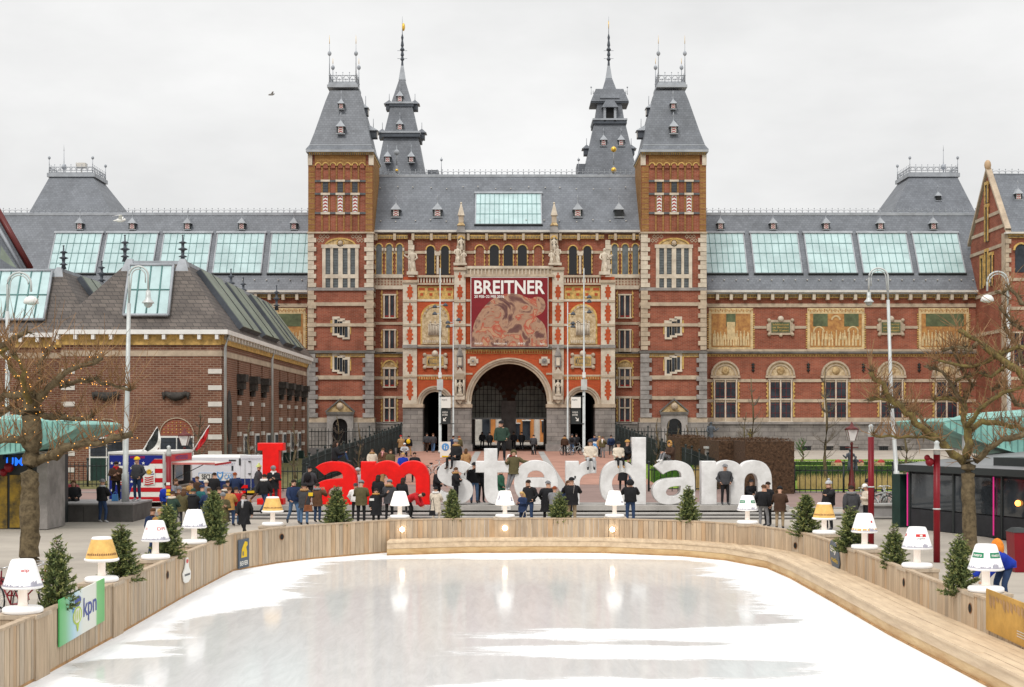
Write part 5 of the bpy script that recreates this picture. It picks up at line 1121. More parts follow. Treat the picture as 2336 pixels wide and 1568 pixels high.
# firs
def fir_mesh(seed, h=1.5, w=.42, dens=1.0, bare=.0):
    random.seed(seed); m = MB(); fo = MB()
    m.tube([(0, 0, 0), (.01, 0, h * .5), (0, .01, h)], [.035, .02, .006], 'bark', 6)
    z = .12
    while z < h * .97:
        f_ = (1 - z / h); rad = w * (f_ ** .8) * random.uniform(.85, 1.1) + .04; nb = int(7 + 6 * f_)
        a0 = random.uniform(0, 6)
        for k in range(nb):
            a = a0 + 2 * pi * k / nb + random.uniform(-.25, .25); Lb = rad * random.uniform(.6, 1.35); up = random.uniform(.05, .35) + (1 - f_) * .55
            e_ = (Lb * cos(a), Lb * sin(a), z + Lb * up); m.tube([(0, 0, z), (e_[0] * .5, e_[1] * .5, z + Lb * up * .35), e_], [.009, .006, .003], 'bark', 3, cap=False)
            if z > h * (1 - bare) : nn = 2
            else: nn = int((12 + 34 * Lb / w) * dens)
            for q_ in range(nn):
                t_ = random.uniform(.15, 1.05) ** .8; bx, by, bz = e_[0] * t_, e_[1] * t_, z + Lb * up * t_ * (.6 + .4 * t_); s_ = random.uniform(.036, .066)
                d = Vector((random.gauss(0, 1) + cos(a) * 1.2, random.gauss(0, 1) + sin(a) * 1.2, random.gauss(.25, .7))).normalized(); o_ = d.cross(Vector((random.gauss(0, 1), random.gauss(0, 1), random.gauss(0, 1)))).normalized() * s_ * .36
                p = Vector((bx, by, bz)); fo.add([p - o_, p + o_, p + d * s_ * 1.6], [(0, 1, 2)], 'fir_tip' if t_ > .85 and random.random() < .6 else 'fir')
        z += .055 * random.uniform(.8, 1.3)
    return m, fo
firs = []
for i_, (seed, bare) in enumerate(((1, .12), (2, .05), (3, .25))):
    r = thing('fir_tree', 'x', 'fir tree', (0, 0, 0), 'small fir trees around the rink'); a, b = fir_mesh(seed, bare=bare); a.build('trunk', r); b.build('foliage', r); firs.append([r, False])
FT = [(158, 1375, 1218, 'bushy fir tree between the nearest left lamp and the amber lamp', 2, .92), (300, 1312, 1186, 'fir tree between the amber lamp and the lamp with red capitals', 0, 1.25), (403, 1268, 1150, 'dense fir tree between two white lamps on the left', 1, 1.05), (505, 1232, 1112, 'tall fir tree against the crowd left of the curve', 1, 1.0), (764, 1193, 1092, 'fir tree standing in front of the red letter a', 0, 1.0), (1030, 1184, 1104, 'fir tree in front of the white letter s', 1, .95), (1278, 1183, 1112, 'stout fir tree in front of the white letter e', 2, 1.15), (1575, 1189, 1098, 'fir tree in front of the white letter a', 0, 1.05), (1822, 1213, 1124, 'fir tree beside the amber lamp on the right', 1, 1.2), (1922, 1248, 1152, 'fir tree between the amber lamp and the yellow banded lamp', 0, 1.2), (2018, 1281, 1192, 'small spiky fir tree left of the lamp with the red label', 2, 1.15), (2163, 1340, 1218, 'wide fir tree left of the nearest right lamp', 0, 1.05), (2345, 1400, 1356, 'fir tree cut off by the right edge of the photo', 1, 1.0)]
for X_, Yb, Yt, lb, k, wf in FT:
    D = (CZ - ZF) * F / (Yb - HY) + .1; zt = wz(Yt, D); z0 = 1.12; s_ = (zt - z0) / 1.5
    if firs[k][1]: r = dup(firs[k][0], label=lb)
    else: r = firs[k][0]; r['label'] = lb; firs[k][1] = True
    r.location = (wx(X_, D) + (-.22 if X_ < 540 else (.22 if X_ > 1760 else 0)), D + (.5 if 540 < X_ < 1760 else 0), z0); r.rotation_euler = (0, 0, X_); vw = .78 + .1 * ((X_ * 7) % 5) / 4; r.scale = (s_ * wf * vw, s_ * wf * vw, s_ * (.93 + .02 * (X_ % 4)) * (.9 if 700 < X_ < 1700 else 1))
# red scrap on the ice
m = MB(); c = P(2250, 1560, 23.3); m.lathe((c[0], c[1], ZI + .005), [(.09, 0), (.075, .03), (.03, .045)], 'red_sign', 7, sx=1.2, sy=.7); o = m.build('glove', label='small red glove lying on the ice by the bench', cat='glove')
# =====================  LETTER SCULPTURE ==========================================
DL = 64.0
T1 = lambda p: [(564.7 + x * .19337, 968 + y * .19337) for x, y in p]
T2 = lambda p: [(968 + x * .19337, 968 + y * .19337) for x, y in p]
T3 = lambda p: [(1371.3 + x * .19337, 968 + y * .19337) for x, y in p]
M_ = [(1185, 955), (1185, 437), (1355, 437), (1358, 472), (1400, 445), (1450, 430), (1510, 425), (1570, 437), (1620, 463), (1650, 495), (1690, 455), (1740, 435), (1810, 425), (1880, 435), (1940, 465), (1985, 520), (2010, 590), (2018, 670), (2018, 955), (1850, 955), (1850, 690), (1845, 640), (1825, 600), (1790, 580), (1755, 580), (1720, 600), (1698, 640), (1690, 690), (1690, 955), (1525, 955), (1525, 690), (1518, 640), (1500, 600), (1470, 583), (1435, 583), (1400, 605), (1375, 650), (1365, 700), (1365, 955)]
A_o = [(630, 500), (690, 455), (780, 430), (870, 427), (960, 440), (1040, 480), (1085, 540), (1105, 610), (1110, 700), (1110, 955), (960, 955), (953, 905), (905, 935), (840, 952), (760, 955), (690, 932), (640, 890), (612, 840), (605, 780), (620, 730), (660, 683), (720, 652), (800, 638), (950, 628), (947, 590), (930, 560), (890, 543), (840, 545), (780, 562), (733, 592)]
A_h = [(942, 730), (870, 732), (810, 745), (775, 775), (765, 808), (780, 838), (815, 852), (860, 850), (905, 835), (935, 805)]
S_ = [(556, 492), (500, 452), (430, 432), (350, 430), (260, 445), (190, 490), (155, 550), (150, 610), (175, 665), (230, 710), (300, 735), (350, 755), (362, 780), (345, 805), (310, 815), (270, 815), (230, 800), (195, 775), (150, 868), (215, 915), (290, 942), (380, 950), (460, 935), (530, 895), (570, 835), (577, 770), (560, 710), (510, 665), (440, 630), (370, 605), (330, 590), (318, 572), (330, 557), (365, 548), (410, 560), (458, 592)]
T_ = [(705, 288), (862, 288), (862, 437), (998, 437), (998, 572), (862, 572), (862, 740), (870, 790), (895, 810), (930, 812), (985, 798), (1000, 925), (940, 945), (860, 952), (785, 940), (735, 905), (710, 840), (705, 760), (705, 572), (605, 572), (605, 437), (705, 437)]
E_o = [(1578, 748), (1578, 670), (1550, 560), (1500, 490), (1420, 440), (1315, 423), (1210, 440), (1125, 495), (1070, 590), (1055, 690), (1070, 790), (1120, 880), (1210, 940), (1320, 957), (1430, 945), (1530, 905), (1470, 790), (1405, 822), (1350, 833), (1300, 825), (1260, 800), (1238, 765), (1235, 748)]
E_h = [(1215, 632), (1225, 590), (1260, 558), (1320, 545), (1375, 560), (1408, 595), (1418, 632)]
R_ = [(1668, 955), (1668, 437), (1822, 437), (1828, 492), (1860, 458), (1920, 437), (2030, 433), (2030, 578), (1940, 582), (1880, 602), (1845, 640), (1832, 690), (1832, 955)]
D_o = [(365, 155), (530, 155), (530, 955), (375, 955), (370, 900), (320, 935), (230, 955), (130, 945), (50, 905), (0, 830), (-15, 700), (0, 580), (50, 490), (120, 440), (200, 427), (280, 437), (340, 465), (365, 490)]
D_h = [(255 + 127 * cos(i * pi / 10), 705 + 138 * sin(i * pi / 10)) for i in range(20)]
A1 = lambda p: [((x - 605) * .195 + 714.8, 1052.5 + (y - 427) * .1935) for x, y in p]
M1 = lambda p: [((x - 1185) * .1885 + 823, 1051.5 + (y - 427) * .1935) for x, y in p]
LET = [('I', [T1([(117, 222), (420, 222), (420, 312), (368, 312), (368, 880), (420, 880), (420, 975), (110, 975), (110, 880), (175, 880), (175, 312), (117, 312)])], 'red_sign', 'tall red slab serif capital letter I at the left end of the letter row'),
    ('a', [A1(A_o), A1(A_h)], 'red_sign', 'big red lowercase letter a standing on the low platform'), ('m', [M1(M_)], 'red_sign', 'big red lowercase letter m standing on the low platform'),
    ('s', [T2(S_)], 'white_sign', 'big white lowercase letter s with a woman sitting on top'), ('t', [T2(T_)], 'white_sign', 'big white letter t with a man standing on its crossbar'),
    ('e', [T2(E_o), T2(E_h)], 'white_sign', 'big white lowercase letter e with a man climbing its side'), ('r', [T2(R_)], 'white_sign', 'big white lowercase letter r with a white jacketed sitter on it'),
    ('d', [T3(D_o), T3(D_h)], 'white_sign', 'big white lowercase letter d, the tallest of the white letters'), ('a', [T3(A_o), T3(A_h)], 'white_sign', 'big white lowercase letter a with a fur hooded sitter on top'),
    ('m', [T3(M_)], 'white_sign', 'big white lowercase letter m at the right end of the row')]
for ch, ols, mm, lb in LET:
    ols = [chaikin([(wx(X_, DL), max(wz(Y_, DL), .905)) for X_, Y_ in o_], 42, 2) for o_ in ols]
    vs, fs = solid(ols, .75, .025); m = MB(); m.add([(x, y + DL, z) for x, y, z in vs], fs, mm)
    m.build('letter_sculpture', label=lb, cat='letter', group='giant standing letters')
pf = thing('letter_platform', 'long low grey concrete platform under the giant letters', 'platform', (0, 64, .6)); m = MB(); m.box(wx(560, 64), wx(1795, 64), 63.4, 66, .68, .9, 'concrete'); m.build('slab', pf)
m = MB()
for i in range(22): x = wx(570 + i * 58, 64); m.box(x, x + .12, 63.9, 65.5, .6, .68, 'iron')
m.build('supports', pf); m = MB(); m.box(wx(1144, 63.4), wx(1165, 63.4), 63.38, 63.4, .70, .88, 'white_paint'); m.text('I amsterdam', 1147, 1157, 1162, 1160, 63.375, 'grey_stone'); m.build('plaque', pf)

# =====================  LEFT SIDE ==================================================
pw = thing('stone_seat_wall', 'long dark granite seat block behind the left crowd', 'seat wall', (wx(200, 60), 60, .4)); m = MB(); m.box(wx(60, 60), wx(303, 60), 60, 63.2, .4, 1.12, 'dark_granite'); m.build('block', pw)
m = MB(); m.box(wx(60, 60), wx(303, 60) + .03, 59.97, 63.23, 1.12, 1.19, 'granite'); m.build('coping', pw); m = MB()
for X_ in (190, 246): m.pb(X_, 1156, X_ + .6, 1190, 59.99, .02, 'dark')
m.build('joint', pw)
# trailer
tr = thing('food_trailer', 'food trailer painted with stars and stripes, hatch open to the right', 'food trailer', (wx(340, 67), 67, .6)); D = 67.0
m = MB(); m.pb(247, 1033, 374, 1146, D, 6, 'off_white'); m.pb(246, 1031, 375, 1036, D - .05, 6.1, 'white_paint'); m.pb(371, 1036, 375.5, 1146, D - .06, .1, 'galv'); m.pb(246, 1036, 249, 1146, D - .06, .1, 'galv'); m.build('body', tr)
XS = wx(374, D)
def sidebox(m, Xa, Xb, z0, z1, th, mm, o=0):
    ya, yb = XS * F / (Xa - CX), XS * F / (Xb - CX); m.box(XS + o, XS + o + th, ya, yb, z0, z1, mm)
mat('pink_trim', (.6, .2, .18), .5, 0); mat('flag_blue', (.01, .02, .20), .5, .05); mat('flag_red', (.50, .008, .015), .5, .05)
m = MB(); m.pb(249, 1047, 372, 1146, D - .02, .02, 'logo_white')
for i in range(5): m.pb(249, 1048 + i * 21.5, 372, 1058 + i * 21.5, D - .03, .01, 'flag_red')
m.ext([(249, 1047), (352, 1047), (325, 1076), (300, 1112), (290, 1146), (249, 1146)], D - .04, .01, 'flag_blue'); m.pb(249, 1039, 372, 1047, D - .03, .03, 'flag_blue')
m.build('painted_flag', tr)
def star(m, X_, Y_, r, D, mm): m.ext([(X_ + (r if i % 2 == 0 else r * .42) * sin(pi * i / 5), Y_ - (r if i % 2 == 0 else r * .42) * cos(pi * i / 5)) for i in range(10)], D, .01, mm)
m = MB()
for i, y in enumerate((1057, 1068, 1079, 1099, 1119, 1140)):
    for j in range(6):
        x = 255 + j * 18 + (9 if i % 2 else 0)
        if x < 345 - (y - 1047) * .75 or x < 298: star(m, x, y, 4, D - .055, 'logo_white')
m.build('stars', tr)
m = MB(); m.text("HOTDOGS", 297, 1041, 330, 1046, D - .05, 'flag_red', .02); m.build('lettering', tr)
for X_ in (278, 340):
    m = MB(); m.pb(X_ - 13, 1063, X_ + 13, 1106, D - .07, .02, 'logo_white'); m.ring(X_, 1083, 4, 11, D - .085, .01, 'flag_blue', 0, 180, 12, dip='logo_white')
    for k in range(4): m.ext([(X_ - 10 + i * 4, 1088 + k * 5 + (1.5 * sin(i))) for i in range(6)] + [(X_ + 10 - i * 4, 1090.5 + k * 5 + 1.5 * sin(5 - i)) for i in range(6)], D - .085, .01, 'flag_red')
    m.ring(X_, 1077, 0.1, 6, D - .1, .01, 'logo_yellow', 0, 360, 12); m.ring(X_, 1077, 2.5, 4.5, D - .11, .01, 'logo_ochre', 0, 360, 12); m.build('poster', tr)
m = MB(); sidebox(m, 378, 436, 2.75, 3.1, .03, 'flag_red'); sidebox(m, 394, 434, 1.55, 2.68, .02, 'dark'); sidebox(m, 397, 417, 1.75, 2.6, .03, 'white_paint'); sidebox(m, 399, 415, 1.85, 2.5, .04, 'window_glass'); m.build('hatch_opening', tr)
m = MB(); m.shape(tmesh('HOTDOGS', .01), lambda u, v: (XS + .045, 69.2 + u * 2.6, 2.82 + v * .2), 'flag_blue'); m.build('lettering', tr)
m = MB(); m.hexa([(XS, 68.6, 2.72), (XS + 2.1, 68.6, 2.62), (XS + 2.1, 72.5, 2.62), (XS, 72.5, 2.72)], [(XS, 68.6, 2.66), (XS + 2.1, 68.6, 2.57), (XS + 2.1, 72.5, 2.57), (XS, 72.5, 2.66)], 'off_white'); m.box(XS + 2.1, XS + 2.13, 68.6, 72.5, 2.55, 2.65, 'flag_red'); m.box(XS, XS + 2.1, 68.57, 68.6, 2.6, 2.7, 'pink_trim'); m.tube([(XS + 1.5, 68.8, 2.6), (XS + .1, 68.8, 1.9)], .02, 'iron', 4); m.build('awning', tr)
m = MB(); m.box(XS, XS + .7, 68.8, 72.4, 1.42, 1.48, 'bench_wood'); m.build('counter', tr)
for X_ in (300, 345): m = MB(); c = P(X_, 1150, D + .5); m.lathe((0, 0, 0), [(.3, -.1), (.33, 0), (.3, .1)], 'black_rubber', 16); m.v = [(c[0] + x, c[1] + z, c[2] + y) for x, y, z in m.v]; m.build('wheel', tr)
def pennant(Xa, Ya, Xb, Yb, D, mats, label):
    r = thing('flag', label, 'flag', P(Xa, Ya, D)); m = MB(); m.tube([P(Xa, Ya, D), P(Xb, Yb, D)], [.04, .025], 'white_paint', 6); m.build('pole', r)
    dx, dy = Xb - Xa, Yb - Ya; m = MB(); K = 12
    for i in range(K):
        for j in range(3):
            def p(i_, j_): t_ = .12 + .86 * i_ / K; w = (26 if len(mats) > 2 else 11) * sin(pi * min(1, t_ * .9 + .08)) * j_ / 3; return P(Xa + dx * t_ + w * .9, Ya + dy * t_ + w * .55, D + .12 * sin(i_ * 1.1 + j_))
            m.add([p(i, j), p(i + 1, j), p(i + 1, j + 1), p(i, j + 1)], [(0, 1, 2, 3)], mats[j % len(mats)] if len(mats) > 2 else mats[(i // 3 + j) % 2], True)
    m.build('cloth', r)
pennant(324, 1032, 359, 974, 67.5, ['frame_dark', 'frame_dark', 'logo_white'], 'black and white feather flag slanting above the food trailer')
pennant(438, 1033, 478, 970, 68, ['flag_red', 'logo_red'], 'narrow red flag slanting above the right end of the food trailer')
# armoured van
vn = thing('armoured_van', 'white and navy armoured cash van parked behind the crowd', 'van', (wx(520, 75), 75, .78)); D = 75.0
mat('van_white', (.68, .69, .72), .35, .05, 1, spec=.5); mat('van_navy', (.012, .028, .13), .35, .05, 1, spec=.5)
m = MB(); m.pb(436, 1044, 548, 1090, D, 2.4, 'van_white'); m.pb(436, 1090, 548, 1124, D, 2.4, 'van_navy'); m.pb(548.3, 1040, 600, 1092, D + .02, 2.3, 'van_white'); m.pb(548.3, 1092, 600, 1122, D + .02, 2.3, 'van_navy'); m.frus((wx(436, D), wx(548, D), D, D + 2.4), (wx(440, D), wx(546, D), D + .15, D + 2.2), wz(1044, D), wz(1039, D), 'white_paint'); m.build('body', vn)
m = MB(); m.ext([(436, 1124), (436, 1052), (412, 1060), (396, 1092), (390, 1124)], D + .1, 2.2, 'van_white'); m.ext([(431, 1076), (431, 1058), (415, 1063), (406, 1078)], D + .06, .05, 'window_glass'); m.pb(391, 1095, 436, 1124, D + .05, .06, 'van_navy'); m.build('cab', vn)
m = MB(); m.text('WAARDETRANSPORT', 468, 1056, 536, 1062, D - .02, 'print_grey', 0); m.text('WAARDETRANSPORT', 552, 1045, 597, 1050, D, 'print_grey', 0)
m.pb(453, 1079, 538, 1098, D - .02, .02, 'logo_white')
for q in ((453, 1079, 538, 1080), (453, 1097, 538, 1098), (453, 1079, 454, 1098), (537, 1079, 538, 1098)): m.pb(*q, D - .03, .02, 'logo_lightblue')
m.text('SECUR', 460, 1082, 491, 1094, D - .04, 'frame_dark', .02); m.text('CASH', 512, 1082, 536, 1094, D - .04, 'logo_lightblue', .02)
m.ext([(495, 1076), (502, 1079), (509, 1076), (509, 1086), (502, 1098), (495, 1086)], D - .05, .02, 'logo_lightblue'); m.ext([(498, 1080), (502, 1082), (506, 1080), (506, 1085), (502, 1091), (498, 1085)], D - .06, .02, 'logo_white'); m.build('lettering', vn)
m = MB(); m.pb(522, 1049, 538, 1052, D - .03, .05, 'frame_dark'); m.pb(528, 1063, 532, 1074, D - .03, .05, 'window_glass'); m.pb(545, 1046, 549, 1062, D - .03, .05, 'frame_dark')
for X_ in (558, 572): m.pb(X_, 1052, X_ + 1, 1118, D - .02, .03, 'galv')
for y in (1052, 1080, 1112): m.pb(566, y, 572, y + 2, D - .05, .06, 'frame_dark')
m.build('fittings', vn)
m = MB(); m.pb(550, 1107, 565, 1114, D - .06, .06, 'red_sign'); m.pb(564, 1120, 580, 1125, D - .08, .06, 'logo_yellow'); m.pb(549, 1120, 560, 1125, D - .08, .06, 'red_sign'); m.build('tail_light', vn)
m = MB(); m.pb(440, 1122, 600, 1128, D + .2, 2, 'frame_dark'); m.build('chassis', vn)
for X_ in (455, 540, 588): m = MB(); c = P(X_, 1126, D + .15); m.lathe((0, 0, 0), [(.38, -.15), (.42, 0), (.38, .15), (.2, .16)], 'black_rubber', 18); m.v = [(c[0] + x, c[1] + z, c[2] + y) for x, y, z in m.v]; m.build('wheel', vn)
# kiosk and copper canopy, left
kk = thing('kiosk', 'corner kiosk with a curved green copper roof, blue neon letters and painted panels', 'kiosk', (wx(20, 56), 56, .4)); D = 56.0
m = MB(); m.pb(-90, 1036, 84, 1208, D, 4, 'frame_dark'); m.build('wall', kk)
m = MB(); m.pb(84, 1030, 108, 1208, D - .6, 2.2, 'grey_stone'); m.build('pillar', kk)
m = MB(); m.ext(chaikin([(-120, 955), (60, 958), (166, 963), (178, 969), (176, 978), (150, 990), (62, 1034), (-120, 1046)], 60), D - 2.5, 6, 'copper'); m.hexa([P(-120, 955, D - 2.5), P(166, 962, D - 2.5), P(140, 948, D + 10), P(-120, 944, D + 10)], [P(-120, 956, D - 2.4), P(166, 963, D - 2.4), P(140, 949, D + 10), P(-120, 945, D + 10)], 'copper')
for i in range(18): X_ = -50 + i * 12; m.pb(X_, 962, X_ + 1, 1030 - max(0, X_ - 62) * .52, D - 2.54, .05, 'skylight_bar')
m.build('canopy', kk)
mat('neon_blue', (.02, .1, .6), .5, 0, emit=(.02, .2, 1), es=1.0); mat('mural', (.42, .26, .03), .6, c2=(.06, .05, .03), scale=1.6)
m = MB(); m.text('UM', 14, 1044, 52, 1063, D - .06, 'neon_blue', .02); m.build('lettering', kk)
m = MB(); m.pb(-20, 1086, 16, 1206, D - .05, .05, 'mural'); m.pb(22, 1084, 55, 1204, D - .06, .05, 'mural'); m.pb(-10, 1076, 12, 1082, D - .1, .05, 'galv'); m.build('painted_panel', kk)
m = MB(); m.pb(-30, 1030, 6, 1048, D - .5, .5, 'frame_dark'); m.ball(P(20, 1067, D - .3), .2, 'red_metal', 8, 6); m.ball(P(8, 1078, D - .3), .16, 'red_metal', 8, 6); m.build('spotlight', kk)
def bin_(X0, X1, Yt, Yb, D, label, face=False):
    r = thing('litter_bin', label, 'bin', P((X0 + X1) / 2, Yb, D)); m = MB(); a, b = wx(X0, D), wx(X1, D); z0, z1 = wz(Yb, D), wz(Yt, D); m.frus((a + .04, b - .04, D, D + .6), (a, b, D - .02, D + .66), z0, z1 - .12, 'red_metal'); m.build('body', r)
    m = MB(); m.frus((a - .02, b + .02, D - .04, D + .68), (a + .1, b - .1, D + .1, D + .5), z1 - .12, z1, 'frame_dark' if face else 'red_metal'); m.build('lid', r)
bin_(133, 172, 1106, 1150, 65, 'dark red litter bin behind the granite seat block'); bin_(2313, 2350, 1206, 1306, 41, 'dark red litter bin at the right edge beside the pavilion', True)

# =====================  STREET FURNITURE ==========================================
def hooklamp(Xp, D, Ytop, Xl, Yl, zb, label, bell, leanX=0):
    r = thing('street_lamp', label, 'street lamp', (wx(Xp + leanX, D), D, zb), 'tall hook necked street lamps'); x0 = wx(Xp, D); xb = wx(Xp + leanX, D); ya = abs(Xl - Xp) / 2 * D / F; zt = wz(Ytop, D); xc = wx((Xp + Xl) / 2, D); zs = zt - ya
    m = MB(); m.tube([(xb, D, zb), (xb, D, zb + 1.2), (xb, D, zb + 1.25), (x0 + (xb - x0) * .4, D, zb + 5), (x0, D, zs - 1.2)], [.17, .16, .12, .10, .085], 'galv', 10); m.build('post', r)
    s_ = 1 if Xl > Xp else -1; m = MB()
    for k in (0, .12):
        m.tube([(x0, D, zs - 1.3)] + [(xc - s_ * (ya - k) * cos(pi * i / 12), D, zs + (ya - k) * sin(pi * i / 12)) for i in range(13)] + [(wx(Xl, D) - s_ * k, D, wz(Yl, D) + (.5 if k == 0 else .9))], [.05 if k == 0 else .03] * 15, 'galv', 6)
    m.build('hook_arm', r); xl = wx(Xl, D); zl = wz(Yl, D); m = MB()
    if bell: m.lathe((xl, D, zl), [(.10, .55), (.11, .3), (.13, .18), (.26, .04), (.27, 0), (.2, -.01), (.16, -.12), (.06, -.2)], 'galv', 14)
    else: m.lathe((xl, D, zl), [(.04, .32), (.2, .27), (.3, .14), (.33, 0), (.3, -.02), (.1, -.08)], 'white_paint', 16)
    m.build('lamp_head', r)
hooklamp(294, 61.5, 608, 338, 692, 1.19, 'tall grey street lamp with hooked neck standing on the granite block', True, -8)
hooklamp(17, 62, 622, 71, 692, .4, 'street lamp with hooked neck and dome head at the far left edge', False)
hooklamp(2026, 76, 612, 1982, 690, .8, 'tall street lamp with bell head leaning in front of the right wing', True, 19)
hooklamp(2300, 70, 620, 2252, 687, .7, 'street lamp with white dome head near the right edge', False, 4)
def spot(m, x, y, z, s_): m.tube([(x, y, z), (x + s_ * .45, y, z)], .035, 'galv', 5); m.lathe((x + s_ * .5, y, z - .12), [(.06, .3), (.16, .2), (.24, .08), (.22, 0)], 'lead_dark', 10)
def mast(X_, D, Yt, label, thick, spots, box=None):
    r = thing('lighting_mast', label, 'mast', (wx(X_, D), D, 1.86), 'slim masts in front of the arches'); x = wx(X_, D); zt = wz(Yt, D); m = MB()
    zm = wz(872, D); m.tube([(x, D, 1.86), (x, D, 2.1), (x, D, 2.11), (x, D, zm), (x, D, zm + .01), (x, D, zt)], [.2, .2, .15 if thick else .09, .14 if thick else .08, .09 if thick else .06, .05], 'galv', 10); m.build('pole', r)
    for Y_, s_ in spots: m = MB(); spot(m, x, D - .05, wz(Y_, D), s_); m.build('spotlight', r)
    if box: m = MB(); m.box(x - .28, x + .28, D - .3, D - .1, wz(890, D), wz(866, D), 'galv'); m.box(x - .15, x + .15, D - .28, D - .1, wz(862, D), wz(850, D), 'white_paint'); m.build('control_box', r)
DM = 131.0
mast(1004, DM, 612, 'tall mast with spotlights in front of the left side arch', True, [(716, -1), (696, 1), (700, -1)], True); mast(1034, DM + .3, 690, 'thin mast beside the left hanging banners', False, [(736, -1), (745, -1), (730, 1)])
mast(1332, DM, 612, 'tall mast with spotlights in front of the right side arch', True, [(712, 1), (688, 1), (678, 1)], True); mast(1295, DM + .3, 690, 'thin mast beside the right hanging banners', False, [(716, 1), (738, 1), (745, 1)])
for X0, X1, w in ((1006, 1028, 'left'), (1303, 1325, 'right')):
    r = thing('hanging_banner', 'white over black vertical banner hung between the %s masts' % w, 'banner', P((X0 + X1) / 2, 965, DM - .1)); d = DM - .15
    m = MB(); m.pb(X0, 906, X1, 931, d, .05, 'logo_white'); m.build('white_panel', r); m = MB(); m.pb(X0, 934, X1, 966, d, .05, 'frame_dark'); m.build('black_panel', r)
    m = MB(); m.text('RIJKS', X0 + 2, 911, X0 + 14, 915, d - .01, 'louvre', .01); m.text('MUSEUM', X0 + 3, 939, X0 + 15, 943, d - .01, 'logo_white', .01); m.text('ENTREE', X0 + 3, 945, X0 + 15, 949, d - .01, 'logo_white', .01)
    s_ = -1 if w == 'left' else 1; xa_ = (X0 + X1) / 2 + s_ * 2; m.ext([(xa_ - 3.5 * s_, 953), (xa_ - 2 * s_, 952), (xa_ + 2.4 * s_, 957), (xa_ + 2.4 * s_, 954), (xa_ + 4 * s_, 954), (xa_ + 4 * s_, 961), (xa_ - 2 * s_, 961), (xa_ - 2 * s_, 959), (xa_ + 1.2 * s_, 959)], d - .01, .01, 'logo_white'); m.build('lettering', r)
    m = MB(); m.tube([P(X0 - 3, 904, d), P(X1 + 8, 904, d)], .04, 'frame_dark', 5); m.tube([P(X0 - 3, 967, d), P(X1 + 8, 967, d)], .04, 'frame_dark', 5); m.build('bracket', r)
for X_, D, w in ((1016, 122, 'left'), (1355, 124, 'right')):
    r = thing('traffic_sign', 'white board with round blue pedestrian sign, the %s one before the arches' % w, 'road sign', (wx(X_, D), D, gz(D))); m = MB(); y0 = 1008; m.pb(X_ - 12, y0, X_ + 12, y0 + 46, D, .08, 'logo_white'); m.build('board', r)
    m = MB(); m.ring(X_, y0 + 12, .1, 8.5, D - .03, .02, 'logo_lightblue', 0, 360, 20); m.build('blue_disc', r); m = MB()
    for k, h in ((-2, 8), (3, 5)): m.pb(X_ + k - 1, y0 + 17 - h * .75, X_ + k + 1, y0 + 17, D - .05, .01, 'logo_white'); m.ring(X_ + k, y0 + 16.5 - h, .1, 1.3, D - .05, .01, 'logo_white', 0, 360, 8)
    m.build('pictogram', r); m = MB(); m.pb(X_ - 8, y0 + 32, X_ + 8, y0 + 41, D - .03, .03, 'logo_yellow' if w == 'left' else 'logo_white'); m.pb(X_ - 6, y0 + 35, X_ + 6, y0 + 36, D - .04, .01, 'frame_dark'); m.build('lower_panel', r)
def redpole(X_, D, Yt, label, disc=False, st=False):
    r = thing('red_pole', label, 'pole', (wx(X_, D), D, gz(D)), 'dark red light poles'); x = wx(X_, D); z = wz(Yt, D); m = MB(); m.tube([(x, D, gz(D)), (x, D, z)], .105, 'red_metal', 12); m.build('post', r)
    m = MB(); m.lathe((x, D, z), [(.105, -.02), (.11, .1), (.07, .3), (.09, .36), (.03, .42)], 'galv', 12); m.build('cap', r); m = MB(); m.lathe((x, D, z - 1.75), [(.108, 0), (.125, .01), (.125, .04), (.108, .05)], 'galv', 12); m.build('collar', r)
    if disc: m = MB(); m.lathe((x, D, z + .12), [(.10, 0), (.50, .015), (.50, .03), (.1, .04)], 'off_white', 24); m.build('glass_disc', r); m = MB(); m.ball((x - .22, D, z - .25), .14, 'red_metal', 8, 6); m.ball((x - .3, D, z - .12), .1, 'red_metal', 8, 6); m.build('spotlight', r)
    if st:
        m = MB(); random.seed(9)
        for i in range(9): zz = z - 1.2 - i * .14; m.box(x - .1 + random.uniform(0, .05), x + .06 + random.uniform(0, .04), D - .115, D - .105, zz, zz + .11, random.choice(['logo_yellow', 'logo_white', 'logo_red', 'logo_lightblue']))
        m.build('stickers', r)
redpole(1987, 48, 996, 'slim dark red pole between the amber lamp and the pavilion'); redpole(2137, 44, 1036, 'dark red pole topped by a flat glass disc before the pavilion', True); redpole(385, 57.5, 1040, 'dark red pole covered in stickers among the left crowd', False, True)
def lantern(X_, D, Yt, label):
    r = thing('street_lantern', label, 'lantern', (wx(X_, D), D, gz(D)), 'old style ornate street lanterns'); x = wx(X_, D); z0 = gz(D); H = wz(Yt, D) - z0
    m = MB(); m.lathe((x, D, z0), [(.2, 0), (.2, .5), (.14, .6), (.12, 1.1), (.07, 1.3), (.06, H * .7), (.10, H * .71), (.05, H * .74)], 'lantern_red', 10); m.tube([(x - .35, D, z0 + H * .66), (x + .35, D, z0 + H * .66)], .03, 'lantern_red', 5); m.build('post', r)
    m = MB(); m.frus((x - .14, x + .14, D - .14, D + .14), (x - .28, x + .28, D - .28, D + .28), z0 + H * .76, z0 + H * .92, 'white_paint'); 
    for a in (-1, 1):
        for b in (-1, 1): m.tube([(x + a * .14, D + b * .14, z0 + H * .755), (x + a * .29, D + b * .29, z0 + H * .925)], .02, 'lantern_red', 4)
    m.lathe((x, D, z0 + H * .92), [(.42, 0), (.3, .12), (.12, .2), (.06, .35), (.01, .45)], 'lantern_red', 8); m.build('lantern_head', r)
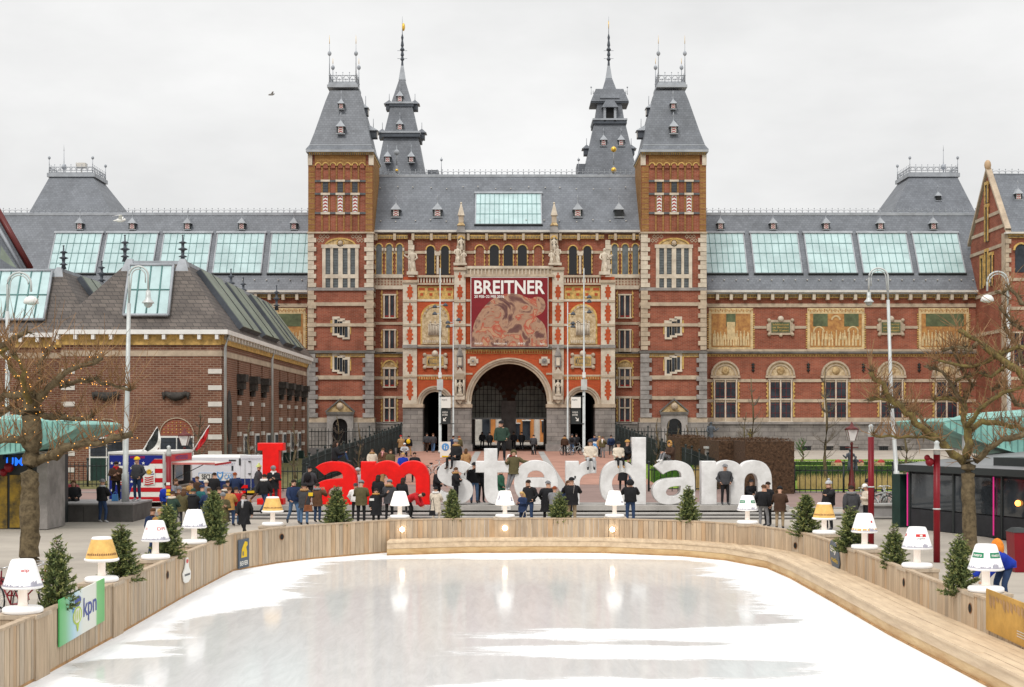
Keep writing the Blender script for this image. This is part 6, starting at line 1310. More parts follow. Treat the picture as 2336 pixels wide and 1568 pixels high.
lantern(1943, 77, 968, 'ornate dark red street lantern in front of the garden fence'); lantern(421, 79, 984, 'ornate street lantern behind the food trailer')
# ---- fences
def fence(name, pts, label, z0s, z1s, step=.32, r=.022, posts=True):       # pts (x,D)
    t_ = thing(name, label, 'fence', (pts[0][0], pts[0][1], z0s[0])); m = MB(); pm = []
    for i in range(len(pts) - 1):
        a, b = Vector(pts[i]), Vector(pts[i + 1]); n = max(1, int((b - a).length / step))
        for k in range(n):
            u = k / n; p = a.lerp(b, u); za = z0s[i] + (z0s[i + 1] - z0s[i]) * u; zb = z1s[i] + (z1s[i + 1] - z1s[i]) * u
            m.tube([(p.x, p.y, za), (p.x, p.y, zb), (p.x, p.y, zb + .12)], [r, r, .004], 'iron', 4, smooth=False)
            if k % 9 == 0: q = MB(); q.tube([(p.x, p.y, za - .1), (p.x, p.y, zb + .18)], .06, 'iron', 6); q.ball((p.x, p.y, zb + .24), .09, 'iron', 6, 4); pm.append(q)
        for f_ in (.12, .88): m.tube([(a.x, a.y, z0s[i] + (z1s[i] - z0s[i]) * f_), (b.x, b.y, z0s[i + 1] + (z1s[i + 1] - z0s[i + 1]) * f_)], .03, 'iron', 4)
    m.build('railing', t_)
    for q in pm: q.build('post', t_)
    return t_
def lowwall(name, pts, z0, z1, label, mm='granite', th=.4):
    m = MB()
    for (a, b) in zip(pts, pts[1:]): wallbox(m, a, b, th, z0, z1, mm)
    return m.build(name, label=label, cat='wall')
for s_, w in ((-1, 'left'), (1, 'right')):
    fence('ramp_fence', [(s_ * 10.2, 133.5), (s_ * 10.6, 118), (s_ * 11.0, 104), (s_ * 11.5, 88), (s_ * 11.8, 80)], 'dark iron fence along the %s side of the red paved ramp' % w, [1.95, 1.6, 1.35, 1.05, .9], [4.4, 3.8, 3.3, 2.9, 2.5], .3, .03)
    m = MB(); ps = [(s_ * 10.45, 133.5, 1.9, 3.2), (s_ * 11.3, 104, 1.2, 2.0), (s_ * 12.1, 80, .8, 1.2)]
    for (x0, y0, a0, b0), (x1, y1, a1, b1) in zip(ps, ps[1:]): m.hexa([(x0, y0, a0), (x1, y1, a1), (x1, y1, b1), (x0, y0, b0)], [(x0 + s_ * .4, y0, a0), (x1 + s_ * .4, y1, a1), (x1 + s_ * .4, y1, b1), (x0 + s_ * .4, y0, b0)], 'box_hedge')
    m.build('low_hedge', label='dark clipped hedge behind the %s ramp fence' % w, cat='hedge')
fence('iron_fence', [(wx(703, 128), 128), (wx(905, 128), 128)], 'iron railing on a stone plinth in front of the left tower', [2.4, 2.4], [4.1, 4.1], .3, .025); fence('iron_fence', [(wx(1410, 128), 128), (wx(1630, 128), 128)], 'iron railing on a stone plinth in front of the right tower', [2.4, 2.4], [4.1, 4.1], .3, .025)
lowwall('plinth_wall', [(wx(905, 128.1), 128.1), (wx(690, 128.1), 128.1)], 1.7, 2.4, 'low stone plinth under the railing by the left tower'); lowwall('plinth_wall', [(wx(1630, 128.1), 128.1), (wx(1410, 128.1), 128.1)], 1.7, 2.4, 'low stone plinth under the railing by the right tower')
fence('iron_fence', [(wx(602, 78), 78), (wx(722, 78), 78)], 'street side iron fence right of the red letter I', [.85, .85], [2.1, 2.1], .25); fence('iron_fence', [(wx(110, 82), 82), (wx(250, 82), 82)], 'street side iron fence left of the food trailer', [.9, .9], [2.3, 2.3], .25)
fence('garden_fence', [(wx(1812, 77), 77), (wx(2062, 77), 77)], 'black iron garden fence in front of the lawn on the right', [.82, .82], [2.2, 2.2], .3)
fence('garden_fence', [(wx(1480, 78), 78), (wx(1640, 78), 78)], 'black iron garden fence seen through the white letter a', [.82, .82], [2.2, 2.2], .3)
# ---- garden
def hedge(x0, x1, y0, y1, z0, z1, label, mm, seed, dens=60, lite=None, name='hedge'):
    m = MB(); m.box(x0, x1, y0, y1, z0, z1, mm); random.seed(seed)
    A = (x1 - x0) * (z1 - z0) + (x1 - x0) * (y1 - y0)
    for i in range(int(A * dens)):
        if random.random() < (z1 - z0) / (z1 - z0 + y1 - y0): p = Vector((random.uniform(x0, x1), y0 - random.uniform(-.02, .1), random.uniform(z0, z1 + .06)))
        else: p = Vector((random.uniform(x0, x1), random.uniform(y0, y1), z1 + random.uniform(-.02, .13)))
        d = Vector((random.gauss(0, 1), random.gauss(-.3, 1), random.gauss(.3, 1))).normalized() * random.uniform(.05, .13); o_ = Vector((random.gauss(0, 1), random.gauss(0, 1), random.gauss(0, 1))).normalized() * .035
        m.add([p - o_, p + o_, p + d], [(0, 1, 2)], lite if lite and random.random() < .4 else mm)
    return m.build(name, label=label, cat='hedge')
hedge(wx(1700, 76), wx(1812, 76), 76, 86, .75, 3.65, 'tall clipped brown beech hedge behind the last white m, right block', 'beech', 1, 60, 'beech_light')
hedge(wx(1640, 80), wx(1700, 80), 80, 88, .8, 3.62, 'tall clipped brown beech hedge behind the last white m, middle block', 'beech', 2, 60, 'beech_light')
hedge(wx(1552, 92), wx(1612, 92), 92, 100, 1, 3.7, 'brown beech hedge seen left of the last white m', 'beech', 3, 60, 'beech_light')
r = thing('garden_pillar', 'plain grey brown pillar between the beech hedges', 'pillar', (wx(1625, 84), 84, .9)); m = MB(); m.pb(1612, 1024, 1638, 1120, 84, .8, 'grey_stone'); m.build('shaft', r); m = MB(); m.pb(1610, 1019, 1640, 1024, 83.9, 1, 'galv'); m.build('cap', r)
hedge(wx(1490, 86), wx(1590, 86), 86, 87.5, .95, 1.9, 'bright green shrubs behind the right white letter a', 'leafgreen', 4, 90, 'grass', 'shrub')
strip('lawn', wx(1814, 79) , 42, 78, 118, 'grass', .02); strip('lawn', wx(1490, 86), wx(1814, 79) - .02, 80, 118, 'grass', .02)
strip('lawn', -38, -12.5, 80, 125, 'dull_grass', .02)
strip('gravel_path', 17, 42, 96, 100, 'stone', .03)
for i, (x0, x1, y, z1, lb) in enumerate(((17.6, 24.5, 88, 1.62, 'front'), (19.6, 30, 97, 1.66, 'second'), (21.5, 36, 108, 1.66, 'rear'))): hedge(x0, x1, y, y + .9, gz(y), z1, 'low dark clipped hedge line in the right garden, %s row' % lb, 'box_hedge', 10 + i, 40, 'leafgreen')
lowwall('terrace_wall', [(40, 114), (wx(1812, 114), 114)], 1.2, 1.55, 'pale terrace edge below the museum plinth', 'pale_stone')
random.seed(77)
m = MB()
for i in range(2600):
    y = random.uniform(79, 86); x = random.uniform(wx(1820, y), wx(2070, y)); h = random.uniform(.3, .75); lx = random.uniform(-.15, .15); m.add([(x - .02, y, gz(y)), (x + .02, y, gz(y)), (x + lx, y, gz(y) + h)], [(0, 1, 2)], 'reed')
for i in range(500):
    y = random.uniform(79, 82); x = random.uniform(wx(1585, y), wx(1602, y)); m.add([(x - .02, y, gz(y)), (x + .02, y, gz(y)), (x + random.uniform(-.15, .15), y, gz(y) + random.uniform(.6, 1.4))], [(0, 1, 2)], 'reed')
m.build('ornamental_grass', kind='stuff', label='pale dry ornamental grass in the garden beds', cat='grass')
for i, X_ in enumerate((1912, 1962, 2010)):
    r = thing('planter_box', 'orange wooden planter in the right garden, %s of three' % ('leftmost', 'middle one', 'rightmost')[i], 'planter', P(X_, 1068, 104)); m = MB(); m.pb(X_ - 9, 1056, X_ + 9, 1068, 104, 1, 'plank4'); m.build('box', r); m = MB(); c = P(X_, 1056, 104.5); m.ball((c[0], c[1], c[2] + .02), .24, 'shutter_red', 8, 5, sx=1.2); m.build('planting', r)
# bronze group
r = thing('bronze_statue', 'dark bronze figure group on a plinth in the garden', 'statue', (wx(1944, 90), 90, 1.1)); statue(r, 1940, 1084, 62, 90, 'lead_dark', arm=-1, name='figure', ped=False); statue(r, 1952, 1084, 44, 90.3, 'lead_dark', arm=1, name='figure', ped=False); m = MB(); m.pb(1930, 1084, 1960, 1094, 89.6, 1.2, 'grey_stone'); m.build('plinth', r)
r = thing('bronze_statue', 'small dark bronze figure standing against the right tower corner', 'statue', (wx(1622, 126), 126, 2)); statue(r, 1622, 1018, 56, 126, 'lead_dark', arm=1, name='figure'); m = MB(); m.pb(1612, 1012, 1634, 1030, 125.6, .8, 'dark_stone'); m.build('plinth', r)
r = thing('stone_statue', 'mossy stone garden figure above the beech hedge', 'statue', (wx(1712, 96), 96, 1)); statue(r, 1712, 1012, 34, 96, 'moss_bark', name='figure'); m = MB(); m.pb(1706, 1010, 1718, 1060, 95.8, .5, 'grey_stone'); m.build('plinth', r)

# =====================  RIGHT PAVILION =============================================
pv = thing('glass_pavilion', 'low dark glass cafe pavilion with pink neon edges under a green copper canopy', 'pavilion', (16.1, 56.5, .4))
A, B = Vector((16.07, 56.5)), Vector((19.9, 46.0)); U = (B - A).normalized(); Nn = Vector((-U.y, U.x)) 
if Nn.x > 0: Nn = -Nn                      # outward, towards the rink
mat('pav_glass', (.03, .035, .04), .04, .5, .5, spec=.8); mat('pav_dark', (.022, .023, .027), .5, .2); mat('pav_roof', (.22, .22, .225), .6, .15, .6); mat('neon_pink', (.5, .02, .15), .4, 0, emit=(1, .05, .35), es=.45); mat('warm_light', (1, .5, .2), .5, 0, emit=(1, .35, .05), es=5)
def pvp(s_, z, o=0): p = A + U * s_ + Nn * o; return (p.x, p.y, z)
def pslab(m, s0, s1, z0, z1, o0, o1, mm): m.hexa([pvp(s0, z0, o1), pvp(s1, z0, o1), pvp(s1, z1, o1), pvp(s0, z1, o1)], [pvp(s0, z0, o0), pvp(s1, z0, o0), pvp(s1, z1, o0), pvp(s0, z1, o0)], mm)
LW = (B - A).length
m = MB(); pslab(m, 0, LW, .3, 2.85, -6, -.05, 'pav_dark'); m.build('wall', pv)
m = MB(); pslab(m, -.3, LW, 2.7, 2.95, -6.2, .25, 'frame_dark'); m.hexa([pvp(-.3, 2.96, .2), pvp(LW, 2.96, .2), pvp(LW, 3.7, -5), pvp(1.6, 3.6, -5)], [pvp(-.3, 2.95, .2), pvp(LW, 2.95, .2), pvp(LW, 3.68, -5), pvp(1.6, 3.55, -5)], 'pav_roof'); m.build('roof', pv)
m = MB(); pslab(m, LW * .42, LW, 3.0, 3.35, -4.5, -.4, 'frame_dark'); m.build('roof_box', pv)
for i in range(4):
    s0 = .25 + i * 2.75; m = MB(); pslab(m, s0, s0 + 2.6, 1.25, 2.6, 0, .03, 'pav_glass'); pslab(m, s0, s0 + 2.6, .42, 1.2, 0, .04, 'pav_dark'); pslab(m, s0 - .08, s0, .4, 2.7, 0, .08, 'frame_dark'); m.build('window', pv)
for s0 in (.12, 5.3): m = MB(); pslab(m, s0, s0 + .03, .5, 2.65, .08, .12, 'neon_pink'); m.build('neon_tube', pv)
m = MB(); pslab(m, -.9, -.35, .35, 2.55, -.6, .1, 'shutter_green'); m.build('menu_board', pv)
m = MB(); c = pvp(6.6, 1.75, .08); m.ball(c, .11, 'warm_light', 10, 7); m.build('table_light', pv)
m = MB(); random.seed(4)
for i in range(10): c = pvp(8.2 + random.uniform(-.35, .35), 2.25 + random.uniform(-.06, .12), .07); m.ball(c, .06, 'plank4' if i % 2 else 'logo_red', 6, 4); m.tube([pvp(8.2, 1.5, .06), c], .008, 'leafgreen', 3)
m.build('flower_vase', pv)
m = MB(); D = 60.0; m.ext(chaikin([(2154, 962), (2170, 958), (2420, 945), (2420, 1060), (2330, 1037), (2245, 1012), (2158, 977)], 60), D - 4, 7, 'copper')
for i in range(17): X_ = 2168 + i * 14; m.pb(X_, 962 - i * .5, X_ + 1.2, 978 + (X_ - 2158) * .33, D - 4.04, .05, 'skylight_bar')
m.hexa([P(2154, 961, D - 4), P(2420, 944, D - 4), P(2400, 930, D + 8), P(2200, 944, D + 8)], [P(2154, 962, D - 4), P(2420, 945, D - 4), P(2400, 931, D + 8), P(2200, 945, D + 8)], 'copper'); m.build('canopy', pv)
m = MB(); m.box(18.2, 18.5, 56, 56.3, .4, 4.6, 'galv'); m.build('column', pv)
r = thing('concrete_bench', 'curved pale concrete bench at the left foot of the pavilion', 'bench', (wx(2010, 62), 62, .4)); m = MB(); m.pb(1968, 1155, 2062, 1180, 62, 1, 'granite'); m.build('block', r); m = MB(); m.pb(1966, 1151, 2064, 1155, 61.9, 1.2, 'kerb'); m.build('coping', r)

# ---- bicycles
def bicycle(label, col='red_metal', first=None):
    r = thing('bicycle', label, 'bicycle', (0, 0, 0)); 
    def wheel(x):
        m = MB(); R = .33; m.tube([(x + R * cos(2 * pi * i / 20), 0, R + .02 + R * sin(2 * pi * i / 20)) for i in range(21)], .022, 'black_rubber', 5, cap=False)
        w = m.build('wheel', r); m = MB(); m.tube([(x + (R - .03) * cos(2 * pi * i / 16), 0, R + .02 + (R - .03) * sin(2 * pi * i / 16)) for i in range(17)], .01, 'chrome', 4, cap=False)
        for i in range(12): m.tube([(x, 0, R + .02), (x + (R - .03) * cos(pi * i / 6), 0, R + .02 + (R - .03) * sin(pi * i / 6))], .004, 'chrome', 3, cap=False)
        m.build('spokes', w)
    wheel(-.52); wheel(.52)
    m = MB(); z = .35
    for a, b in (((-.52, z), (-.08, .3)), ((-.52, z), (-.15, .78)), ((-.08, .3), (-.18, .85)), ((-.08, .3), (.36, .78)), ((-.15, .72), (.34, .86)), ((.36, .78), (.52, z)), ((.36, .76), (.33, 1.02))): m.tube([(a[0], 0, a[1]), (b[0], 0, b[1])], .02, col, 6)
    m.build('frame', r); m = MB(); m.tube([(.33, 0, 1.0), (.3, 0, 1.08), (.3, .12, 1.1), (.16, .28, 1.08)], .015, 'chrome', 5); m.tube([(.3, 0, 1.08), (.3, -.12, 1.1), (.16, -.28, 1.08)], .015, 'chrome', 5); m.build('handlebar', r)
    m = MB(); m.lathe((-.19, 0, .9), [(.02, -.06), (.09, 0), (.08, .04), (.02, .06)], 'black_rubber', 8, sx=1.5); m.build('saddle', r); m = MB()
    for s_ in (-1, 1): m.tube([(-.52 + .37 * cos(a), s_ * .02, .35 + .37 * sin(a)) for a in [radians(30 + 12 * i) for i in range(12)]], .012, col, 4, cap=False)
    m.box(-.75, -.35, -.06, .06, .74, .77, 'frame_dark'); m.build('mudguard', r); return r
bk = bicycle('red bicycle leaning at the lower left behind the nearest lamp'); bk.location = (wx(68, 33), 33, .25); bk.rotation_euler = (radians(8), 0, radians(20))
def bike2(X_, D, rz, label, tilt=0): b = dup(bk, (wx(X_, D), D, gz(D)), label=label); b.rotation_euler = (tilt, 0, rz); b['group'] = 'parked bicycles'; return b
bike2(20, 31.5, 2.4, 'dark red bicycle at the bottom left edge behind the lamp'); bb = bicycle('bicycle with a pale frame parked on the ramp behind the white s', 'galv'); bb.location = (wx(990, 92), 92, gz(92)); bb.rotation_euler = (0, 0, .3)
def bike3(X_, D, rz, label): b = dup(bb, (wx(X_, D), D, gz(D)), label=label); b.rotation_euler = (0, 0, rz)
bike3(1012, 93, 2.5, 'second bicycle on the ramp, overlapping the pale framed one'); bike3(1290, 127, .9, 'bicycle parked against the thin right mast'); bike3(1315, 127, .4, 'bicycle parked between the two right masts'); bike3(1217, 128, 1.5, 'bicycle ridden away into the main arch')
for i, (X_, D_, z_) in enumerate(((2002, 64.5, .3), (2016, 65.2, 1.1), (2030, 65.6, 2.4), (2046, 66, .7), (1975, 63.5, 2.0))): bike3(X_, D_, z_, ['leftmost bicycle', 'second bicycle', 'middle bicycle', 'fourth bicycle', 'loose bicycle left'][i] + ' of the row parked beside the concrete bench')
# ---- birds
for X_, Y_, s_, mm, lb in ((620, 216, .5, 'grey_stone', 'small gull flying high in the grey sky'), (274, 503, 1.0, 'white_paint', 'white gull flying in front of the left wing roof')):
    r = thing('gull', lb, 'bird', P(X_, Y_, 62)); c = P(X_, Y_, 62); m = MB(); m.ball(c, .09 * s_, mm, 8, 6, sx=2.2); m.tube([(c[0] - .15 * s_, c[1], c[2]), (c[0] - .32 * s_, c[1], c[2] - .02)], [.05, .01], mm, 5)
    m.ball((c[0] + .2 * s_, c[1], c[2] + .03), .055 * s_, mm, 6, 5)
    for w in (-1, 1): a = (c[0], c[1], c[2] + .03 * s_); b = (c[0] + .05 * w, c[1] - .3 * w * s_, c[2] + .2 * s_); d = (c[0] - .25 * s_, c[1] - .5 * w * s_, c[2] + .1 * s_); m.add([(a[0] + .1 * s_, a[1], a[2]), (a[0] - .1 * s_, a[1], a[2]), b, (b[0] + .12 * s_, b[1], b[2]), d], [(0, 1, 2, 3), (2, 4, 3)], mm)
    bpy.data.objects.remove(r); o = m.build('gull', label=lb, cat='bird')

# =====================  TREES ======================================================
def tree(name, label, base, trunk, limbs, D, seed, bark='bark', twigs=1.0, twl=1.2, twm='twig', knots=True, lean=0):
    """trunk: [(X,Y,r)], limbs: [([(X,Y,dd)..], r0, r1)] in surveyed positions"""
    random.seed(seed); r = thing(name, label, 'tree', (wx(base[0], D), D, wz(base[1], D)))
    m = MB(); pts = []
    for i, (X_, Y_, rr_) in enumerate(trunk): pts.append(P(X_, Y_, D))
    fine = []; fr_ = []
    for (p, q), (a, b) in zip(zip(pts, pts[1:]), zip([t_[2] for t_ in trunk], [t_[2] for t_ in trunk[1:]])):
        for k in range(4): t_ = k / 4; fine.append(Vector(p).lerp(Vector(q), t_) + Vector((random.uniform(-.02, .02), random.uniform(-.02, .02), 0))); fr_.append((a + (b - a) * t_) * random.uniform(.94, 1.07))
    fine.append(Vector(pts[-1])); fr_.append(trunk[-1][2]); m.tube(fine, fr_, bark, 12); m.build('trunk', r)
    tw = MB(); light = []
    for pl, r0, r1 in limbs:
        m = MB(); P3 = [Vector(P(X_, Y_, D + dd)) for X_, Y_, dd in pl]; F3 = []; Rr = []
        n = len(P3) - 1
        for i in range(n):
            k_ = max(2, int((P3[i + 1] - P3[i]).length / .25))
            for j in range(k_):
                t_ = j / k_; F3.append(P3[i].lerp(P3[i + 1], t_) + Vector([random.gauss(0, .025 + r0 * .12) for _ in range(3)])); g__ = (i + t_) / n; Rr.append((r0 + (r1 - r0) * g__) * random.uniform(.8, 1.25))
        F3.append(P3[-1]); Rr.append(r1 * (1.5 if knots else 1)); m.tube(F3, Rr, 'moss_bark' if random.random() < .5 else bark, 8); m.build('limb', r); light += F3
        nt_ = int(len(F3) * 6.5 * twigs)
        for _ in range(nt_):
            i = min(len(F3) - 1, int(len(F3) * random.random() ** .6)); p = F3[i]; d = Vector((random.gauss(0, .6), random.gauss(0, .6), random.gauss(.9, .5))).normalized(); Lt = twl * random.uniform(.35, 1.1)
            q = p + d * Lt * .5 + Vector([random.gauss(0, .05) for _ in range(3)]); e_ = q + (d + Vector((random.gauss(0, .3), random.gauss(0, .3), .2))).normalized() * Lt * .5
            tw.tube([p, q, e_], [.017, .012, .005], twm, 3, cap=False, smooth=False)
            if random.random() < .5: q2 = q + (d + Vector((random.gauss(0, .7), random.gauss(0, .7), random.gauss(0, .4)))).normalized() * Lt * .4; tw.tube([q, q2], [.008, .002], twm, 3, cap=False, smooth=False)
        for _ in range(int(n * 4 * twigs)):          # knuckle clusters
            p = random.choice(F3)
            for k in range(5): d = Vector((random.gauss(0, 1), random.gauss(0, 1), random.gauss(.6, .8))).normalized(); tw.tube([p, p + d * random.uniform(.12, .3)], [.03, .006], bark, 4, cap=False)
    o = tw.build('twigs', r); tag(o, kind='stuff'); return r, light
Lm = [([(85, 1046, 0), (130, 1034, -.3), (170, 1018, -.5), (235, 1010, -.6), (302, 990, -.6)], .17, .07), ([(62, 960, 0), (90, 948, .2), (125, 951, .3), (165, 960, .3), (212, 949, .2)], .13, .05), ([(80, 925, 0), (110, 888, -.3), (140, 862, -.4), (175, 838, -.4), (232, 815, -.5)], .15, .06), ([(136, 888, .1), (175, 870, .2), (217, 865, .3), (255, 878, .2), (299, 890, .1)], .08, .04), ([(65, 905, 0), (30, 905, .3), (-20, 908, .5)], .15, .1), ([(70, 900, 0), (40, 860, .6), (20, 820, .8), (-20, 780, 1)], .11, .05), ([(20, 790, -.5), (-30, 812, -.6), (-60, 830, -.6)], .09, .06), ([(61, 757, -.5), (20, 785, -.5), (-20, 800, -.5)], .07, .1), ([(62, 1012, 0), (30, 1004, -.5), (-15, 1008, -.8)], .13, .09), ([(75, 905, 0), (95, 870, .5), (90, 830, .8), (120, 790, .9)], .10, .05), ([(60, 940, 0), (20, 935, 1), (-20, 950, 1.2)], .1, .06), ([(68, 925, 0), (50, 885, -.7), (55, 845, -1), (30, 810, -1.2)], .1, .05)]
tl, lt = tree('plane_tree', 'knobbly pollarded plane tree wound with warm fairy lights on the left', (68, 1290), [(66, 1296, .37), (67, 1270, .30), (68, 1180, .29), (69, 1080, .27), (74, 1000, .30), (72, 950, .28), (68, 905, .2)], Lm, 43, 21, twigs=.8, twl=1.55)
mat('fairy_bulb', (1, .6, .2), .5, 0, emit=(1, .42, .06), es=2.2); random.seed(8); m = MB()
for p in lt:
    for _ in range(4):
        if random.random() < .62: d = Vector([random.gauss(0, 1) for _ in range(3)]).normalized() * random.uniform(.1, .22); m.ball(p + d, .015, 'fairy_bulb', 4, 2, smooth=False)
for i in range(26): a = i * .9; m.ball((wx(70, 43) + .31 * cos(a), 43 + .31 * sin(a), wz(1010 - i * 4, 43)), .015, 'fairy_bulb', 4, 2, smooth=False)
m.build('fairy_lights', kind='stuff', label='warm fairy lights wound round the limbs of the left plane tree', cat='fairy lights')
Rm = [([(2197, 1058, 0), (2151, 1010, -.2), (2091, 964, -.4), (2040, 914, -.5), (2010, 876, -.6), (1986, 848, -.6)], .15, .06), ([(2158, 1016, -.2), (2109, 998, -.4), (2050, 998, -.5), (1992, 993, -.5)], .06, .035), ([(2045, 920, -.5), (2010, 912, -.5), (1982, 912, -.5)], .05, .05), ([(2125, 985, -.3), (2090, 940, .4), (2065, 925, .5), (2030, 930, .5)], .06, .03), ([(2210, 1050, 0), (2207, 980, .2), (2198, 915, .4), (2165, 908, .6), (2130, 912, .7)], .14, .05), ([(2227, 1052, 0), (2255, 1025, -.4), (2290, 1008, -.8), (2345, 985, -1)], .14, .08), ([(2207, 985, .2), (2240, 962, .4), (2290, 968, .8), (2350, 985, 1)], .10, .06), ([(2204, 975, 0), (2230, 935, -.5), (2270, 905, -1), (2350, 880, -1.4)], .09, .05), ([(2200, 920, .3), (2170, 880, .4), (2150, 850, .6), (2120, 840, .6)], .07, .05), ([(2200, 920, .3), (2215, 880, .3), (2195, 840, .2), (2175, 800, .1)], .07, .04), ([(2360, 885, -1), (2320, 850, -.8), (2275, 805, -.6), (2230, 780, -.5), (2188, 752, -.4)], .15, .06), ([(2360, 800, -.6), (2320, 790, -.6), (2280, 808, -.6)], .09, .08), ([(2280, 808, -.6), (2240, 830, -.4), (2190, 832, -.2), (2140, 822, 0)], .08, .03), ([(2360, 760, 0), (2310, 740, .2), (2280, 700, .3)], .07, .04), ([(2370, 700, -.3), (2330, 690, -.2), (2300, 660, 0), (2270, 665, .1)], .08, .04), ([(2370, 940, .4), (2320, 920, .5), (2290, 880, .6), (2260, 890, .7)], .09, .05), ([(2370, 840, .8), (2330, 820, .9), (2310, 770, 1), (2290, 740, 1)], .09, .05), ([(2230, 781, -.5), (2210, 800, -.4), (2180, 790, -.3), (2150, 800, -.2)], .07, .04), ([(2300, 830, -.6), (2260, 860, -.4), (2230, 850, -.3), (2180, 870, 0)], .07, .04)]
tree('plane_tree', 'knobbly pollarded plane tree with bare limbs in front of the pavilion', (2212, 1268), [(2213, 1272, .30), (2213, 1250, .24), (2209, 1150, .21), (2208, 1090, .22), (2209, 1052, .25)], Rm, 46.7, 33, twigs=.8, twl=1.1, twm='twig')
def sapling(X_, Yb, Yt, D, label, seed, w=26, mm='twig_grey'):
    random.seed(seed); r = thing('bare_tree', label, 'tree', P(X_, Yb, D), 'slender bare young trees'); k = D / F; m = MB(); H = Yb - Yt
    tp = [(X_ + 3 * sin(i * 1.3 + seed), Yb - H * i / 8) for i in range(9)]; m.tube([P(a, b, D) for a, b in tp], [.11 * (1 - i / 9.5) + .012 for i in range(9)], 'bark', 6); m.build('trunk', r); m = MB()
    for i in range(34):
        t_ = random.uniform(.3, .97); a, b = tp[int(t_ * 8)]; s_ = random.choice((-1, 1)); L_ = w * (1.15 - t_) * random.uniform(.5, 1.2); p = Vector(P(a, b, D)); d = Vector((s_ * L_ * k, random.uniform(-L_, L_) * k, L_ * k * random.uniform(.7, 1.8))); q = p + d
        m.tube([p, p + d * .5 + Vector((s_ * .05, 0, -.05)), q], [.03, .018, .006], mm, 3, cap=False)
        for _ in range(5): t2 = random.uniform(.3, 1); b0 = p + d * t2; m.tube([b0, b0 + Vector((random.gauss(0, .3), random.gauss(0, .3), random.uniform(.1, .6))) * L_ * k * .5], [.012, .004], mm, 3, cap=False)
    o = m.build('branches', r); tag(o, kind='stuff')
sapling(1716, 1120, 862, 90, 'slender bare tree behind the left half of the last white m', 1, 40); sapling(1884, 1118, 838, 84, 'slender bare tree in the right garden left of the lantern', 2, 42); sapling(2066, 1100, 960, 92, 'small bare tree right of the tall leaning street lamp', 3, 26)
sapling(568, 1120, 940, 84, 'slender bare tree in front of the brown annexe side wall', 4, 34); sapling(455, 1110, 930, 85, 'thin bare tree against the brown annexe front', 5, 34); sapling(770, 1110, 950, 100, 'bare tangle of stems before the left tower doorway', 6, 30); sapling(820, 1110, 965, 100, 'thin bare tree between the left tower and the ramp fence', 7, 18); sapling(672, 1100, 960, 90, 'thin bare tree right of the annexe corner', 8, 20)
for i, X_ in enumerate((1500, 1524, 1546, 1566, 1590)): sapling(X_, 1090, 955 + i * 5, 97, ('leftmost', 'second', 'middle', 'fourth', 'rightmost')[i] + ' thin bare tree in the row before the right tower', 40 + i, 12)
sapling(1700, 1090, 940, 110, 'thin bare tree before the wing plinth above the beech hedge', 60, 30); sapling(1830, 1060, 1000, 112, 'low leafy shrub before the wing plinth', 61, 24, 'leafgreen')
# =====================  PEOPLE =====================================================
def clothc(name, c, rough=.85): mat(name, c, rough, .18, 7, world=False, spec=.2)
for n_, c_ in dict(black=(.016, .016, .018), navy=(.02, .035, .085), blue=(.02, .06, .42), royal=(.015, .04, .35), red=(.42, .015, .02), olive=(.10, .085, .04), brown=(.11, .055, .03), dkbrown=(.06, .032, .02), tan=(.38, .22, .10), camel=(.42, .23, .07), cream=(.62, .54, .44), white=(.72, .70, .68), grey=(.20, .20, .21), ltgrey=(.42, .42, .43), charcoal=(.055, .055, .06), green=(.03, .10, .06), teal=(.02, .11, .12), dkgreen=(.03, .055, .04), jeans=(.09, .16, .28), dkjeans=(.03, .055, .12), khaki=(.33, .25, .16), yellow=(.75, .48, .02), pink=(.55, .26, .25), maroon=(.14, .015, .02), orange=(.75, .24, .03), fur=(.36, .21, .08), lime=(.60, .70, .25), hair_dark=(.03, .02, .015), hair_brown=(.10, .05, .025), hair_blond=(.50, .32, .13), hair_red=(.25, .06, .02), leather=(.20, .07, .03)).items(): clothc('c_' + n_, c_)
mat('skin', (.56, .32, .22), .55, .06, 5, world=False); mat('skin_dark', (.30, .16, .10), .55, .06, 5, world=False); mat('c_eye', (.03, .02, .02), .4, 0); mat('c_mouth', (.38, .12, .10), .5, 0)
JN = ['pel', 'spi', 'che', 'nek', 'hb', 'hm', 'ht', 'shL', 'elL', 'wrL', 'haL', 'shR', 'elR', 'wrR', 'haR', 'hiL', 'knL', 'anL', 'toL', 'hiR', 'knR', 'anR', 'toR']
STD = dict(pel=(0, 0, .95), spi=(0, .01, 1.14), che=(0, .01, 1.36), nek=(0, .01, 1.49), hb=(0, -.01, 1.56), hm=(0, -.02, 1.64), ht=(0, -.01, 1.71), shL=(.165, .01, 1.42), elL=(.225, .03, 1.14), wrL=(.235, -.05, .90), haL=(.23, -.07, .84), hiL=(.09, 0, .91), knL=(.105, -.02, .50), anL=(.11, .02, .09), toL=(.125, -.13, .04))
ED = [('pel', 'spi'), ('spi', 'che'), ('che', 'nek'), ('nek', 'hb'), ('hb', 'hm'), ('hm', 'ht'), ('che', 'shL'), ('shL', 'elL'), ('elL', 'wrL'), ('wrL', 'haL'), ('pel', 'hiL'), ('hiL', 'knL'), ('knL', 'anL'), ('anL', 'toL')]
RAD = dict(pel=(.155, .12), spi=(.135, .105), che=(.155, .115), nek=(.052, .055), hb=(.07, .078), hm=(.082, .095), ht=(.06, .072), sh=(.075, .075), el=(.05, .05), wr=(.034, .034), ha=(.03, .04), hi=(.09, .09), kn=(.062, .062), an=(.045, .05), to=(.04, .035))
for a_ in list(STD):
    if a_.endswith('L') : x, y, z = STD[a_]; STD[a_[:-1] + 'R'] = (-x, y, z)
